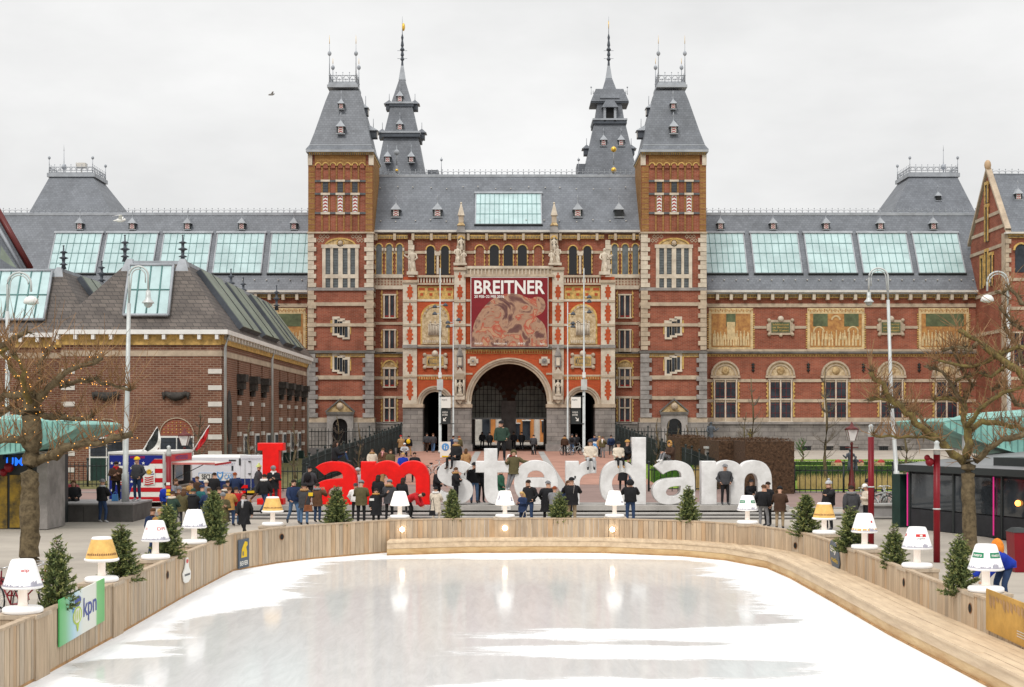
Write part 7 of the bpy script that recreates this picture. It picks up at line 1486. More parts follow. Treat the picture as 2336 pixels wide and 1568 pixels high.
ED += [(a.replace('L', 'R') if a.endswith('L') else a, b.replace('L', 'R')) for a, b in ED if b.endswith('L')]
def up_(d, **k): e = dict(d); e.update(k); return e
def shift(d, keys, dx, dy, dz): e = dict(d); [e.__setitem__(k, (e[k][0] + dx, e[k][1] + dy, e[k][2] + dz)) for k in keys]; return e
UP = ['che', 'nek', 'hb', 'hm', 'ht', 'shL', 'shR', 'elL', 'elR', 'wrL', 'wrR', 'haL', 'haR']
POSE = dict(stand=STD, walk=up_(STD, knL=(.10, -.2, .52), anL=(.10, -.24, .10), toL=(.11, -.38, .07), knR=(-.1, .08, .49), anR=(-.1, .36, .17), toR=(-.11, .30, .04), elR=(-.23, -.06, 1.15), wrR=(-.2, -.22, .96), haR=(-.19, -.27, .93), elL=(.22, .14, 1.15), wrL=(.23, .14, .92), haL=(.23, .13, .86)),
    photo=up_(STD, elL=(.27, -.2, 1.24), wrL=(.09, -.33, 1.46), haL=(.06, -.35, 1.52), elR=(-.27, -.2, 1.24), wrR=(-.09, -.33, 1.46), haR=(-.06, -.35, 1.52)),
    pocket=up_(STD, elL=(.28, .08, 1.16), wrL=(.2, -.08, 1.0), haL=(.17, -.10, .96), elR=(-.28, .08, 1.16), wrR=(-.2, -.08, 1.0), haR=(-.17, -.1, .96)),
    phone=up_(STD, elL=(.24, -.02, 1.16), wrL=(.08, -.25, 1.2), haL=(.05, -.29, 1.23), elR=(-.24, -.02, 1.16), wrR=(-.1, -.23, 1.14), haR=(-.07, -.28, 1.17), hm=(0, -.05, 1.63), ht=(0, -.05, 1.70)),
    call=up_(STD, elL=(.28, -.08, 1.2), wrL=(.14, -.12, 1.48), haL=(.11, -.1, 1.56)),
    selfie=up_(STD, elL=(.32, -.25, 1.45), wrL=(.42, -.45, 1.6), haL=(.44, -.5, 1.65)),
    point=up_(STD, elL=(.3, -.25, 1.3), wrL=(.36, -.48, 1.3), haL=(.38, -.54, 1.31)))
POSE['stand2'] = up_(STD, pel=(.03, 0, .94), hiL=(.11, 0, .9), knR=(-.13, -.1, .5), anR=(-.17, -.04, .09), toR=(-.22, -.17, .04), elL=(.28, .08, 1.16), wrL=(.2, -.08, 1.0), haL=(.17, -.10, .96), che=(-.02, .01, 1.35), nek=(-.03, .0, 1.48), hb=(-.03, -.03, 1.55), hm=(-.02, -.05, 1.63), ht=(-.01, -.04, 1.70))
POSE['cross'] = up_(STD, elL=(.25, -.1, 1.16), wrL=(.0, -.24, 1.2), haL=(-.06, -.24, 1.22), elR=(-.25, -.1, 1.16), wrR=(.02, -.22, 1.14), haR=(.08, -.22, 1.15), knR=(-.14, -.06, .5), anR=(-.16, .02, .09), toR=(-.2, -.12, .04))
sit = shift(STD, [j for j in JN if j not in ('knL', 'anL', 'toL', 'knR', 'anR', 'toR')], 0, 0, -.84)
POSE['sit'] = up_(sit, knL=(.12, -.42, .12), anL=(.12, -.44, -.32), toL=(.13, -.58, -.37), knR=(-.12, -.42, .12), anR=(-.12, -.44, -.32), toR=(-.13, -.58, -.37), wrL=(.14, -.22, .2), haL=(.12, -.28, .19), wrR=(-.14, -.22, .2), haR=(-.12, -.28, .19))
POSE['sitknee'] = up_(sit, knL=(.12, -.38, .40), anL=(.12, -.52, .0), toL=(.13, -.66, -.02), knR=(-.12, -.36, .42), anR=(-.12, -.5, .0), toR=(-.13, -.64, -.02), elL=(.26, -.12, .33), wrL=(.14, -.34, .38), haL=(.1, -.4, .4), elR=(-.26, -.12, .33), wrR=(-.14, -.34, .38), haR=(-.1, -.4, .4))
POSE['bend'] = up_(STD, pel=(0, .1, .86), spi=(0, -.05, .98), che=(0, -.26, 1.06), nek=(0, -.38, 1.08), hb=(0, -.45, 1.08), hm=(0, -.52, 1.09), ht=(0, -.57, 1.13), shL=(.165, -.3, 1.04), shR=(-.165, -.3, 1.04), elL=(.2, -.4, .78), elR=(-.2, -.4, .78), wrL=(.12, -.52, .6), haL=(.1, -.55, .55), wrR=(-.12, -.52, .6), haR=(-.1, -.55, .55), hiL=(.09, .1, .84), hiR=(-.09, .1, .84), knL=(.11, -.05, .47), knR=(-.11, -.05, .47))
cr_ = shift(STD, [j for j in JN if j[:2] not in ('kn', 'an', 'to')], 0, .1, -.60)
POSE['crouch'] = shift(up_(cr_, knL=(.16, -.3, .46), knR=(-.14, -.28, .44), anL=(.12, .0, .10), anR=(-.12, .05, .12), wrL=(.1, -.35, .5), haL=(.08, -.4, .5), wrR=(-.1, -.35, .5), haR=(-.08, -.4, .5), elL=(.26, -.15, .6), elR=(-.26, -.15, .6)), UP[:5] + ['shL', 'shR'], 0, -.12, 0)
POSE['climb'] = up_(shift(STD, UP + ['spi', 'pel', 'hiL', 'hiR'], 0, 0, 0), elL=(.33, .0, 1.30), wrL=(.55, -.06, 1.26), haL=(.62, -.08, 1.25), elR=(-.27, -.1, 1.2), wrR=(-.3, -.2, 1.3), haR=(-.3, -.24, 1.34), hiL=(.05, 0, .9), knL=(-.08, -.05, .50), anL=(-.2, .02, .12), toL=(-.2, -.1, .08), hiR=(-.13, 0, .9), knR=(-.2, -.03, .46), anR=(-.27, .0, .06), toR=(-.29, -.12, .03))
POSE['lean'] = up_(STD, che=(.06, .0, 1.34), nek=(.09, 0, 1.47), hb=(.1, -.02, 1.54), hm=(.11, -.03, 1.62), ht=(.12, -.02, 1.69), shL=(.23, 0, 1.38), shR=(-.1, .02, 1.42), elL=(.34, -.05, 1.16), wrL=(.38, -.15, .95), haL=(.38, -.18, .9), elR=(-.2, -.05, 1.15), wrR=(-.12, -.22, 1.05), haR=(-.08, -.26, 1.04))
_bod = {}
def body_mesh(pose):
    if pose in _bod: return _bod[pose]
    J = POSE[pose]; me = bpy.data.meshes.new('body'); idx = {j: i for i, j in enumerate(JN)}
    me.from_pydata([J[j] for j in JN], [(idx[a], idx[b]) for a, b in ED], [])
    o = bpy.data.objects.new('body', me); COL.objects.link(o)
    md = o.modifiers.new('s', 'SKIN'); md.use_smooth_shade = True
    for j in JN:
        k = j if j in RAD else j[:2]; sv = me.skin_vertices[0].data[idx[j]]; sv.radius = RAD[k]; sv.use_root = (j == 'pel')
    ss = o.modifiers.new('u', 'SUBSURF'); ss.levels = 1
    dg = bpy.context.evaluated_depsgraph_get(); dg.update(); ev = bpy.data.meshes.new_from_object(o.evaluated_get(dg))
    V = [v.co.copy() for v in ev.vertices]; Fs = [tuple(p.vertices) for p in ev.polygons]; bpy.data.objects.remove(o); bpy.data.meshes.remove(ev)
    seg = [(Vector(J[a]), Vector(J[b]), a, b) for a, b in ED]; mi = []
    for f in Fs:
        c = sum((V[i] for i in f), Vector()) / len(f); best = (9, None)
        for a, b, na, nb in seg:
            u = b - a; t_ = max(0, min(1, (c - a).dot(u) / u.dot(u))); d = (c - a - u * t_).length
            if d < best[0]: best = (d, na + nb, t_)
        k = best[1]
        if k in ('nekhb', 'hbhm', 'hmht') or k.startswith('wr'): r = 3
        elif k.startswith('hi') : r = 1
        elif k.startswith('kn'): r = 1 if best[2] < .85 else 2
        elif k.startswith('an'): r = 2
        else: r = 0 if not (k.startswith('pelhi')) else 1
        mi.append(r)
    m = MB(); m.mats = ['c_black', 'c_black', 'c_black', 'skin', 'c_eye', 'c_mouth']; m.v = [tuple(v) for v in V]; m.f = [list(f) for f in Fs]; m.fm = mi; m.sm = [True] * len(Fs)
    # face: nose, eyes, mouth, ears
    hm, ht, hb = Vector(J['hm']), Vector(J['ht']), Vector(J['hb']); u = (ht - hb).normalized(); fw = Vector((0, -1, 0)); fw = (fw - u * fw.dot(u)).normalized() if pose != 'bend' else Vector((0, -.55, -.83)); sd = Vector((1, 0, 0)); fr0 = hm + fw * .082
    m.add([fr0 + u * .02, fr0 - u * .022 + sd * .014, fr0 - u * .022 - sd * .014, fr0 - u * .018 + fw * .026], [(0, 1, 3), (0, 3, 2), (1, 2, 3)], 'skin', True)
    for s_ in (-1, 1): m.ball(fr0 + u * .014 + sd * .03 * s_ - fw * .006, .0095, 'c_eye', 6, 4); m.ball(hm + sd * .083 * s_, .02, 'skin', 6, 4, sx=.5, sz=1.5)
    m.add([fr0 - u * .044 + sd * .022 + fw * .004, fr0 - u * .044 - sd * .022 + fw * .004, fr0 - u * .054 - sd * .016 + fw * .003, fr0 - u * .054 + sd * .016 + fw * .003], [(0, 1, 2, 3)], 'c_mouth')
    for h in 'LR':                                        # hands: four unequal fingers and a thumb
        w, a = Vector(J['wr' + h]), Vector(J['ha' + h]); d = (a - w).normalized(); n = d.cross(Vector((1, .2, 0))); n = n.normalized() if n.length > .1 else Vector((0, 1, 0)); s_ = d.cross(n).normalized()
        for i, Lf in enumerate((.052, .062, .058, .044)): b0 = a + d * .02 + s_ * (i - 1.5) * .017; m.tube([b0, b0 + d * Lf * .55 + n * .006, b0 + d * Lf * .9 + n * .02], [.0095, .0085, .006], 'skin', 5)
        b0 = a - d * .02 + s_ * -.03; m.tube([b0, b0 - s_ * .022 + d * .02, b0 - s_ * .026 + d * .05], [.011, .01, .007], 'skin', 5)
    me2 = bpy.data.meshes.new('body'); me2.from_pydata(m.v, [], m.f)
    for x in m.mats: me2.materials.append(MATS[x])
    me2.polygons.foreach_set('material_index', m.fm); me2.polygons.foreach_set('use_smooth', m.sm); me2.update(); _bod[pose] = me2; return me2
def simple_mesh(m, name):
    me = bpy.data.meshes.new(name); me.from_pydata(m.v, [], m.f); me.materials.append(MATS[m.mats[0]])
    me.polygons.foreach_set('use_smooth', [True] * len(m.f)); me.update(); return me
_ct = {}
def coat_mesh(pose, L_):
    k = (pose, L_)
    if k in _ct: return _ct[k]
    J = POSE[pose]; c = [Vector(J[j]) for j in ('nek', 'che', 'spi', 'pel')]; seated = pose.startswith('sit') or pose == 'crouch'
    rings = [(c[0] + Vector((0, .005, .0)), .085, .085), (c[0].lerp(c[1], .45), .175, .125), (c[1], .225, .165), (c[2], .205, .16), (c[3].lerp(c[2], .35), .21, .17), (c[3], .225, .18)]
    if not seated:
        dn = Vector((0, 0, -1)); hm = {0: .04, 1: .2, 2: .42}[L_]; rings += [(c[3] + dn * hm * .6, .212, .165), (c[3] + dn * hm, .215 + .02 * L_, .17 + .02 * L_)]
    else: rings += [(c[3] + Vector((0, -.04, -.07)), .2, .17)]
    m = MB(); m.mats = ['c_black']; n = 14; vs = []
    for i, (p, rx, ry) in enumerate(rings):
        a = rings[max(i - 1, 0)][0]; b = rings[min(i + 1, len(rings) - 1)][0]; d = (b - a).normalized(); X_ = Vector((1, 0, 0)); Y_ = d.cross(X_).normalized()
        for k2 in range(n): t_ = 2 * pi * k2 / n; vs.append(p + X_ * rx * cos(t_) * (1 + .03 * sin(3 * t_ + i)) + Y_ * ry * sin(t_))
    fs = [(i * n + q, i * n + (q + 1) % n, (i + 1) * n + (q + 1) % n, (i + 1) * n + q) for i in range(len(rings) - 1) for q in range(n)]
    m.add(vs, fs, 'c_black', True)
    for h in 'LR':                                        # padded sleeves
        s_, e_, w_ = Vector(J['sh' + h]), Vector(J['el' + h]), Vector(J['wr' + h]); m.tube([s_ + Vector((0, 0, .03)), s_.lerp(e_, .3), e_, e_.lerp(w_, .6), w_], [.07, .092, .078, .068, .056], 'c_black', 8)
    _ct[k] = simple_mesh(m, 'coat'); return _ct[k]
_hd = {}
def head_piece(pose, kind):
    k = (pose, kind)
    if k in _hd: return _hd[k]
    J = POSE[pose]; hm, ht, hb = Vector(J['hm']), Vector(J['ht']), Vector(J['hb']); u = (ht - hb).normalized(); f_ = Vector((0, -1, 0)); f_ = (f_ - u * f_.dot(u)).normalized(); X_ = Vector((1, 0, 0)); m = MB(); m.mats = ['c_black']
    def cap(c, r, rows, th=1.0, fx=0):                   # part of an ellipsoid cut so that the face stays free
        n = 14; vs = []; fs = []
        for i in range(rows + 1):
            ph = th * pi * i / rows
            for q in range(n): t_ = 2 * pi * q / n; rr_ = r * sin(ph) * (1 + .04 * sin(5 * t_ + i)); vs.append(c + u * r * 1.12 * cos(ph) + X_ * rr_ * .94 * cos(t_) - f_ * rr_ * 1.06 * sin(t_) * (1 if sin(t_) > 0 else 1 - fx * max(0, i / rows - .45) * 1.7))
        fs = [(i * n + q, i * n + (q + 1) % n, (i + 1) * n + (q + 1) % n, (i + 1) * n + q) for i in range(rows) for q in range(n)]; m.add(vs, fs, 'c_black', True)
    c0 = hm + u * .025 - f_ * .012
    if kind == 'short': cap(c0 + u * .008, .105, 6, .52, .35)
    if kind == 'long': cap(c0, .108, 7, .62, .75); b = hb - f_ * .05; m.tube([c0 - f_ * .04, b + u * .02, b - u * .12 - f_ * .02, b - u * .2 - f_ * .03], [.09, .1, .095, .05], 'c_black', 10)
    if kind == 'beanie': cap(c0 + u * .02, .115, 6, .5)
    if kind == 'bobble': cap(c0 + u * .02, .115, 6, .5); m.ball(c0 + u * .17, .045, 'c_black', 8, 6)
    if kind in ('hood', 'furhood'):
        cap(c0 - f_ * .03, .135, 7, .72, .9)
        if kind == 'furhood': m.v = []; m.f = []; m.fm = []; m.sm = []; m.tube([hm + f_ * .03 + X_ * .125 * cos(a) + u * (.13 * sin(a) + .01) for a in [2 * pi * i / 16 for i in range(17)]], [.045 + .008 * (i % 2) for i in range(17)], 'c_black', 7)
    if kind == 'furcollar': b = hb - u * .045 - f_ * .03; m.tube([b + X_ * .11 * cos(a) - f_ * .095 * sin(a) - u * .01 * sin(a) for a in [2 * pi * i / 14 for i in range(15)]], [.052 + .008 * (i % 2) for i in range(15)], 'c_black', 7)
    if kind == 'scarf': b = hb - u * .05; m.tube([b + X_ * .075 * cos(a) + f_ * .075 * sin(a) for a in [2 * pi * i / 14 for i in range(15)]], .048, 'c_black', 7); m.tube([b + f_ * .1, b + f_ * .14 - u * .16, b + f_ * .15 - u * .3], [.04, .045, .03], 'c_black', 7)
    if kind == 'backpack':
        c = Vector(J['che']).lerp(Vector(J['spi']), .35) - f_ * .2; m.ball(c, .17, 'c_black', 10, 8, sx=.9, sy=.55, sz=1.25)
        for s_ in (-1, 1): sh = Vector(J['shL']) * .62 + Vector(J['shR']) * .38 if s_ > 0 else Vector(J['shR']) * .62 + Vector(J['shL']) * .38; m.tube([c + u * .15 + X_ * s_ * .07, sh + u * .085, sh + f_ * .14 - u * .05, c + f_ * .32 - u * .2 + X_ * s_ * .07], .018, 'c_black', 5)
    if kind == 'skirt': p = Vector(J['pel']); m.lathe(p, [(.17, .1), (.19, 0), (.22, -.25), (.23, -.42)], 'c_black', 12, cap=False)
    _hd[k] = simple_mesh(m, kind); return _hd[k]
PART = dict(short='hair', long='hair', beanie='hat', bobble='hat', hood='hood', furhood='fur_hood', furcollar='fur_collar', scarf='scarf', backpack='backpack', skirt='skirt')
def setmat(o, slot, name): o.material_slots[slot].link = 'OBJECT'; o.material_slots[slot].material = MATS[name]
NP = [0]
def person(X, D, label, coat='black', pants='black', face=0, pose='stand', L_=0, hair='short:hair_dark', extra=(), h=1.73, z=None, shoes='charcoal', skin='skin', Yf=None, group=None):
    if pose == 'stand': pose = ('stand', 'stand2', 'pocket', 'cross', 'stand2')[(NP[0] * 3 + int(X)) % 5]
    zz = gz(D) if z is None else z
    if Yf is not None: zz = wz(Yf, D)
    r = thing('person', label, 'person', (0, 0, 0), group); NP[0] += 1
    o = bpy.data.objects.new('body', body_mesh(pose)); COL.objects.link(o); o.parent = r
    for i, c in enumerate(('c_' + coat, 'c_' + pants, 'c_' + shoes, skin)): setmat(o, i, c)
    c = bpy.data.objects.new('coat', coat_mesh(pose, L_)); COL.objects.link(c); c.parent = r; setmat(c, 0, 'c_' + coat)
    for hp in ([hair] if hair else []) + list(extra):
        k, cc = hp.split(':'); q = bpy.data.objects.new(PART[k], head_piece(pose, k)); COL.objects.link(q); q.parent = r; setmat(q, 0, 'c_' + cc)
        if k in ('hood', 'furhood') and hp == hair: pass
    r.location = (wx(X, D), D, zz); r.rotation_euler = (0, 0, radians(face)); s_ = h / 1.73; r.scale = (s_ * 1.19, s_ * 1.14, s_ * 1.035); return r
LFT, RGT, BCK = -90, 90, 180       # facing left / right of the photo, away from the camera
PZ = .9
# left plaza and seat wall
person(233, 59.3, 'person in dark clothes and pale headphones standing before the granite block', 'black', 'dkjeans', 150, 'stand', 0, 'beanie:grey', ['scarf:ltgrey'], shoes='ltgrey')
person(168, 62, 'person hunched on the granite seat block, long dark hair', 'black', 'black', 10, 'sit', 0, 'long:hair_brown', z=1.13, shoes='ltgrey')
person(265, 62, 'woman in a dark coat and red scarf standing on the granite block', 'dkbrown', 'black', 20, 'phone', 0, 'short:hair_dark', ['scarf:red'], z=1.19, h=1.65)
person(313, 61.6, 'man with a yellow cap and dark sweatshirt standing on the granite block', 'charcoal', 'dkjeans', -30, 'pocket', 0, 'beanie:yellow', z=1.19, h=1.82, shoes='ltgrey')
# crowd by the trailer
crowd = [(401, 62, 'grey', 'black', 60, 'stand', 0, 'short:hair_brown', ['scarf:brown'], 'brown haired man in a grey jacket beside the stickered pole', 1098),
 (380, 60.5, 'blue', 'dkjeans', 170, 'stand', 0, 'short:hair_dark', ['backpack:royal'], 'person in a bright blue jacket half behind the stickered pole', 1106),
 (407, 58, 'brown', 'charcoal', 175, 'stand', 1, 'beanie:grey', [], 'person in a brown jacket and grey hood seen from behind left of the crowd', 1117),
 (437, 61, 'navy', 'black', LFT, 'stand', 0, 'short:hair_dark', [], 'dark haired man in navy turned in profile at the trailer', 1102),
 (430, 58.5, 'camel', 'khaki', 165, 'stand', 0, 'furhood:fur', ['backpack:navy', 'hood:camel'], 'person with a tan fur hood carrying a blue backpack', 1122),
 (459, 59.5, 'teal', 'navy', 140, 'stand', 0, 'beanie:navy', [], 'person in a teal jacket and navy beanie in the crowd', 1119),
 (476, 55.5, 'navy', 'dkjeans', 178, 'stand', 2, 'short:hair_brown', [], 'big man in a long navy coat seen from behind', 1119),
 (488, 66, 'black', 'charcoal', 170, 'stand', 1, 'short:hair_dark', [], 'tall person in a black coat standing before the van lettering', 1083),
 (536, 66, 'navy', 'black', -150, 'stand', 1, 'short:hair_red', [], 'red haired woman in a navy coat beside the van rear', 1083),
 (519, 63, 'black', 'black', 150, 'stand', 0, 'short:hair_dark', [], 'dark haired teenager in black between two women near the van', 1101),
 (512, 60, 'charcoal', 'black', 170, 'stand', 0, 'beanie:charcoal', ['furcollar:cream'], 'person in charcoal with a cream collar behind the fir tree', 1118),
 (523, 57.5, 'camel', 'dkjeans', 165, 'stand', 1, 'short:hair_brown', [], 'person in a camel coat seen from behind', 1129),
 (538, 57.8, 'red', 'jeans', 160, 'photo', 0, 'short:hair_dark', [], 'person in a red jacket raising both hands to take a picture', 1122),
 (508, 53, 'olive', 'grey', 20, 'phone', 2, 'beanie:grey', [], 'girl in an olive coat and grey beanie facing the rink', 1143),
 (557, 52, 'black', 'black', -15, 'walk', 2, 'long:hair_brown', ['scarf:ltgrey'], 'woman in a black coat, sunglasses and pale scarf walking towards the rink', 1147),
 (441, 56, 'black', 'black', 160, 'stand', 0, 'beanie:dkgreen', ['furcollar:charcoal'], 'person in black with a dark green beanie', 1136),
 (393, 54, 'dkgreen', 'charcoal', 150, 'stand', 1, 'beanie:dkbrown', ['furcollar:cream'], 'person in a dark green coat with a cream fur collar', 1158),
 (418, 56.5, 'olive', 'charcoal', 165, 'stand', 1, 'long:hair_brown', [], 'long haired person in an olive coat in the left crowd', 1130),
 (348, 46, 'navy', 'dkjeans', 55, 'stand', 0, 'short:hair_brown', [], 'man in a navy coat leaning to a woman behind the lamp with red capitals', 1166),
 (366, 45.5, 'camel', 'dkjeans', 0, 'stand', 0, 'short:hair_blond', [], 'woman in mustard standing close to the man behind the lamp with red capitals', 1180),
 (450, 64, 'dkbrown', 'black', -40, 'stand', 0, 'short:hair_brown', [], 'person in dark brown at the trailer counter', 1100),
 (470, 63, 'grey', 'black', 150, 'stand', 0, 'beanie:cream', [], 'person in a grey coat and cream beanie in front of the van', 1110),
 (498, 58, 'dkbrown', 'black', 170, 'stand', 1, 'short:hair_dark', ['backpack:black'], 'person with a black backpack over a brown coat in the crowd', 1125)]
for X_, D, co, pa, fa, po_, L_, ha, ex, lb, Yh in crowd:
    z = gz(D); H = max(1.5, min(1.9, (wz(Yh, D) - z) / 1.0 * 1.0)); person(X_, D, lb, co, pa, fa, po_, L_, ha, ex, h=H)
person(590, 65, 'woman in a dark coat and pale green knitted hat stepping up to the letter I', 'charcoal', 'brown', 100, 'walk', 1, 'bobble:lime', z=PZ, h=1.68, shoes='tan')
person(603, 62.2, 'person in black with a white fur hood in front of the letter I', 'black', 'dkjeans', 150, 'walk', 0, 'short:hair_dark', ['furcollar:white'], z=.6, h=1.66, shoes='black')
person(624, 63.6, 'woman in black with a grey hat and white scarf reading before the letter I', 'black', 'charcoal', 0, 'phone', 1, 'beanie:grey', ['scarf:white'], z=PZ, h=1.68)
person(670, 58.5, 'man in navy with red backpack straps and light jeans', 'navy', 'jeans', 30, 'walk', 0, 'short:hair_dark', ['backpack:red'], h=1.76)
person(694, 58, 'woman in a black coat carrying a brown shoulder bag, seen from behind', 'charcoal', 'jeans', 175, 'photo', 1, 'beanie:black', ['furcollar:tan'], h=1.62)
person(724, 59.5, 'person in a grey brown coat taking a photo of the red letter a', 'brown', 'dkjeans', 150, 'photo', 1, 'short:hair_dark', ['furcollar:grey'], h=1.58)
person(706, 68, 'man in black with a backpack walking away behind the red letter a', 'charcoal', 'black', 165, 'walk', 0, 'beanie:black', ['backpack:black'], h=1.8)
person(766, 64.25, 'long haired woman in black sitting on top of the red letter a', 'black', 'dkjeans', 100, 'sitknee', 0, 'long:hair_dark', Yf=1052.5, h=1.68)
person(816, 66.6, 'woman in a black and white checked coat between the red a and m', 'ltgrey', 'black', 10, 'stand', 2, 'beanie:ltgrey', h=1.78)
person(824, 59.2, 'person in an olive coat and grey hat facing the red letters', 'olive', 'black', 175, 'phone', 1, 'beanie:grey', h=1.70)
person(811, 61, 'person in a white jacket half hidden behind the olive coat', 'white', 'black', 170, 'stand', 0, 'beanie:charcoal', h=1.5)
person(858, 57.5, 'woman in a starry black coat holding up a phone for a selfie', 'black', 'black', 10, 'selfie', 2, 'short:hair_dark', ['furcollar:camel'], h=1.45)
person(863, 63.2, 'dark haired person in black beside the red letter m', 'black', 'black', 160, 'stand', 0, 'long:hair_dark', z=.6, h=1.6)
person(888, 60.5, 'person in a dark jacket with a fawn fur collar and grey beanie', 'charcoal', 'black', 170, 'phone', 1, 'beanie:grey', ['furcollar:tan'], h=1.68)
person(918, 62.3, 'woman in a dotted black coat before the red letter m', 'black', 'black', 150, 'stand', 1, 'long:hair_dark', z=.6, h=1.52)
person(936, 61, 'person in a red jacket bending down in front of the red m', 'red', 'black', 75, 'bend', 0, 'short:hair_dark', h=1.6, z=.45)
person(994, 59.5, 'person in a cream coat with a black bag bent before the letter s', 'cream', 'cream', 165, 'stand', 2, 'beanie:black', ['furcollar:white'], h=1.42)
# on and around the white letters
person(998, 66.8, 'tall person in black stretching behind the left of the letter s', 'black', 'black', 60, 'lean', 0, 'beanie:black', h=1.8)
person(1040, 64.25, 'woman in black with a fur hood sitting on the letter s', 'black', 'black', -35, 'sit', 0, 'beanie:grey', ['furcollar:fur'], Yf=1050.5, h=1.7, shoes='dkbrown')
person(1040, 63.6, 'woman in a black fur hooded jacket standing before the letter s', 'black', 'black', 70, 'stand', 0, 'short:hair_brown', ['furcollar:fur'], z=PZ, h=1.62)
person(1082, 64.9, 'man in a black jacket and blue jeans phoning between s and t', 'black', 'jeans', 10, 'call', 0, 'beanie:black', z=PZ, h=1.78)
person(1098, 65.5, 'person in black half hidden behind the letter t', 'black', 'black', 30, 'stand', 0, 'short:hair_dark', z=PZ, h=1.62)
person(1142, 66.9, 'person in a green coat behind the foot of the letter t', 'green', 'black', 60, 'walk', 2, 'short:hair_dark', ['backpack:grey'], h=1.72)
person(1144, 64.35, 'man in a dark green jacket standing on the crossbar of the letter t', 'dkgreen', 'black', 0, 'stand', 0, 'beanie:black', Yf=1052.3, h=1.74)
person(1172, 64.1, 'man in a hooded olive coat climbing the side of the letter e', 'olive', 'grey', 5, 'climb', 1, 'hood:olive', Yf=1121, h=1.76, shoes='ltgrey')
person(1347, 64.2, 'person in a white puffer jacket sitting on the letter r', 'cream', 'ltgrey', 0, 'sit', 0, 'long:hair_brown', ['beanie:charcoal'], Yf=1051.5, h=1.72, shoes='black')
person(1411, 64.2, 'person in a cream jacket sitting on the bowl of the letter d', 'cream', 'black', 10, 'sit', 0, 'beanie:black', Yf=1050.5, h=1.5, shoes='tan')
person(1431, 64.55, 'person in black with an orange hat sitting behind on the letter d', 'black', 'dkbrown', 60, 'sitknee', 0, 'beanie:camel', Yf=1049, h=1.6)
person(1530, 64.3, 'person with a yellow fur hood and grey trousers on the right white a', 'dkbrown', 'grey', -65, 'sitknee', 0, 'short:hair_dark', ['furhood:camel'], Yf=1051, h=1.6, shoes='white')
person(1654, 63.75, 'bearded man in a dark jacket and grey beanie standing in the last m', 'charcoal', 'black', 5, 'stand', 0, 'beanie:grey', z=PZ, h=1.74)
person(1713, 64.4, 'person in black with white straps sitting inside the last m', 'black', 'ltgrey', 20, 'crouch', 0, 'beanie:charcoal', z=PZ, h=1.6)
person(1207, 58.5, 'man in a black leather jacket looking down in front of the letter e', 'black', 'dkjeans', -35, 'stand', 0, 'short:hair_dark', h=1.76)
person(1192, 56.8, 'blonde woman in navy looking at her phone below the letter e', 'navy', 'navy', -50, 'phone', 1, 'long:hair_blond', h=1.38)
person(1249, 58.6, 'person in a long black coat and grey beanie right of the letter e', 'black', 'black', 165, 'stand', 2, 'beanie:grey', h=1.7)
person(1265, 58, 'red haired person in grey behind the fir tree before the letter e', 'grey', 'black', 160, 'stand', 0, 'short:hair_red', h=1.52)
person(1304, 58.4, 'man in a black coat and khaki trousers before the letter r', 'black', 'khaki', 175, 'photo', 1, 'beanie:black', h=1.83)
person(1296, 59.8, 'smiling woman partly behind the man before the letter r', 'navy', 'black', 30, 'stand', 0, 'long:hair_brown', h=1.68)
person(1438, 58.2, 'photographer in a black sweater and blue jeans before the letter d', 'black', 'dkjeans', 178, 'photo', 0, 'hood:black', h=1.76)
person(1741, 56.5, 'man in a black jacket turned away right of the last m', 'black', 'grey', 150, 'stand', 0, 'short:hair_brown', h=1.65)
person(1752, 57.3, 'person facing the man right of the last m, dark curly hair', 'black', 'black', -60, 'stand', 0, 'short:hair_dark', h=1.72)
person(1779, 55.8, 'person in a dark brown jacket drinking beside a couple', 'dkbrown', 'khaki', 165, 'phone', 1, 'beanie:black', h=1.6)
person(1891, 55, 'person in black with a striped bobble hat reaching an arm forward', 'black', 'black', -60, 'point', 0, 'bobble:ltgrey', h=1.84)
person(1942, 53, 'person in a grey hooded jacket and blue jeans walking to the pavilion', 'charcoal', 'dkjeans', 175, 'walk', 0, 'short:hair_dark', ['furcollar:grey'], h=1.75)
person(1976, 57.5, 'person in a cream jacket and white hat beside the red pole', 'cream', 'black', -80, 'phone', 0, 'beanie:white', h=1.62)
person(1982, 59.5, 'person in dark clothes behind the cream jacket by the red pole', 'charcoal', 'black', -60, 'phone', 0, 'beanie:black', h=1.75)
person(2286, 33.5, 'man in a blue jacket with orange backpack stooping behind the nearest right lamp', 'royal', 'dkjeans', -70, 'bend', 0, 'short:hair_red', ['backpack:orange'], h=1.9, z=.25)
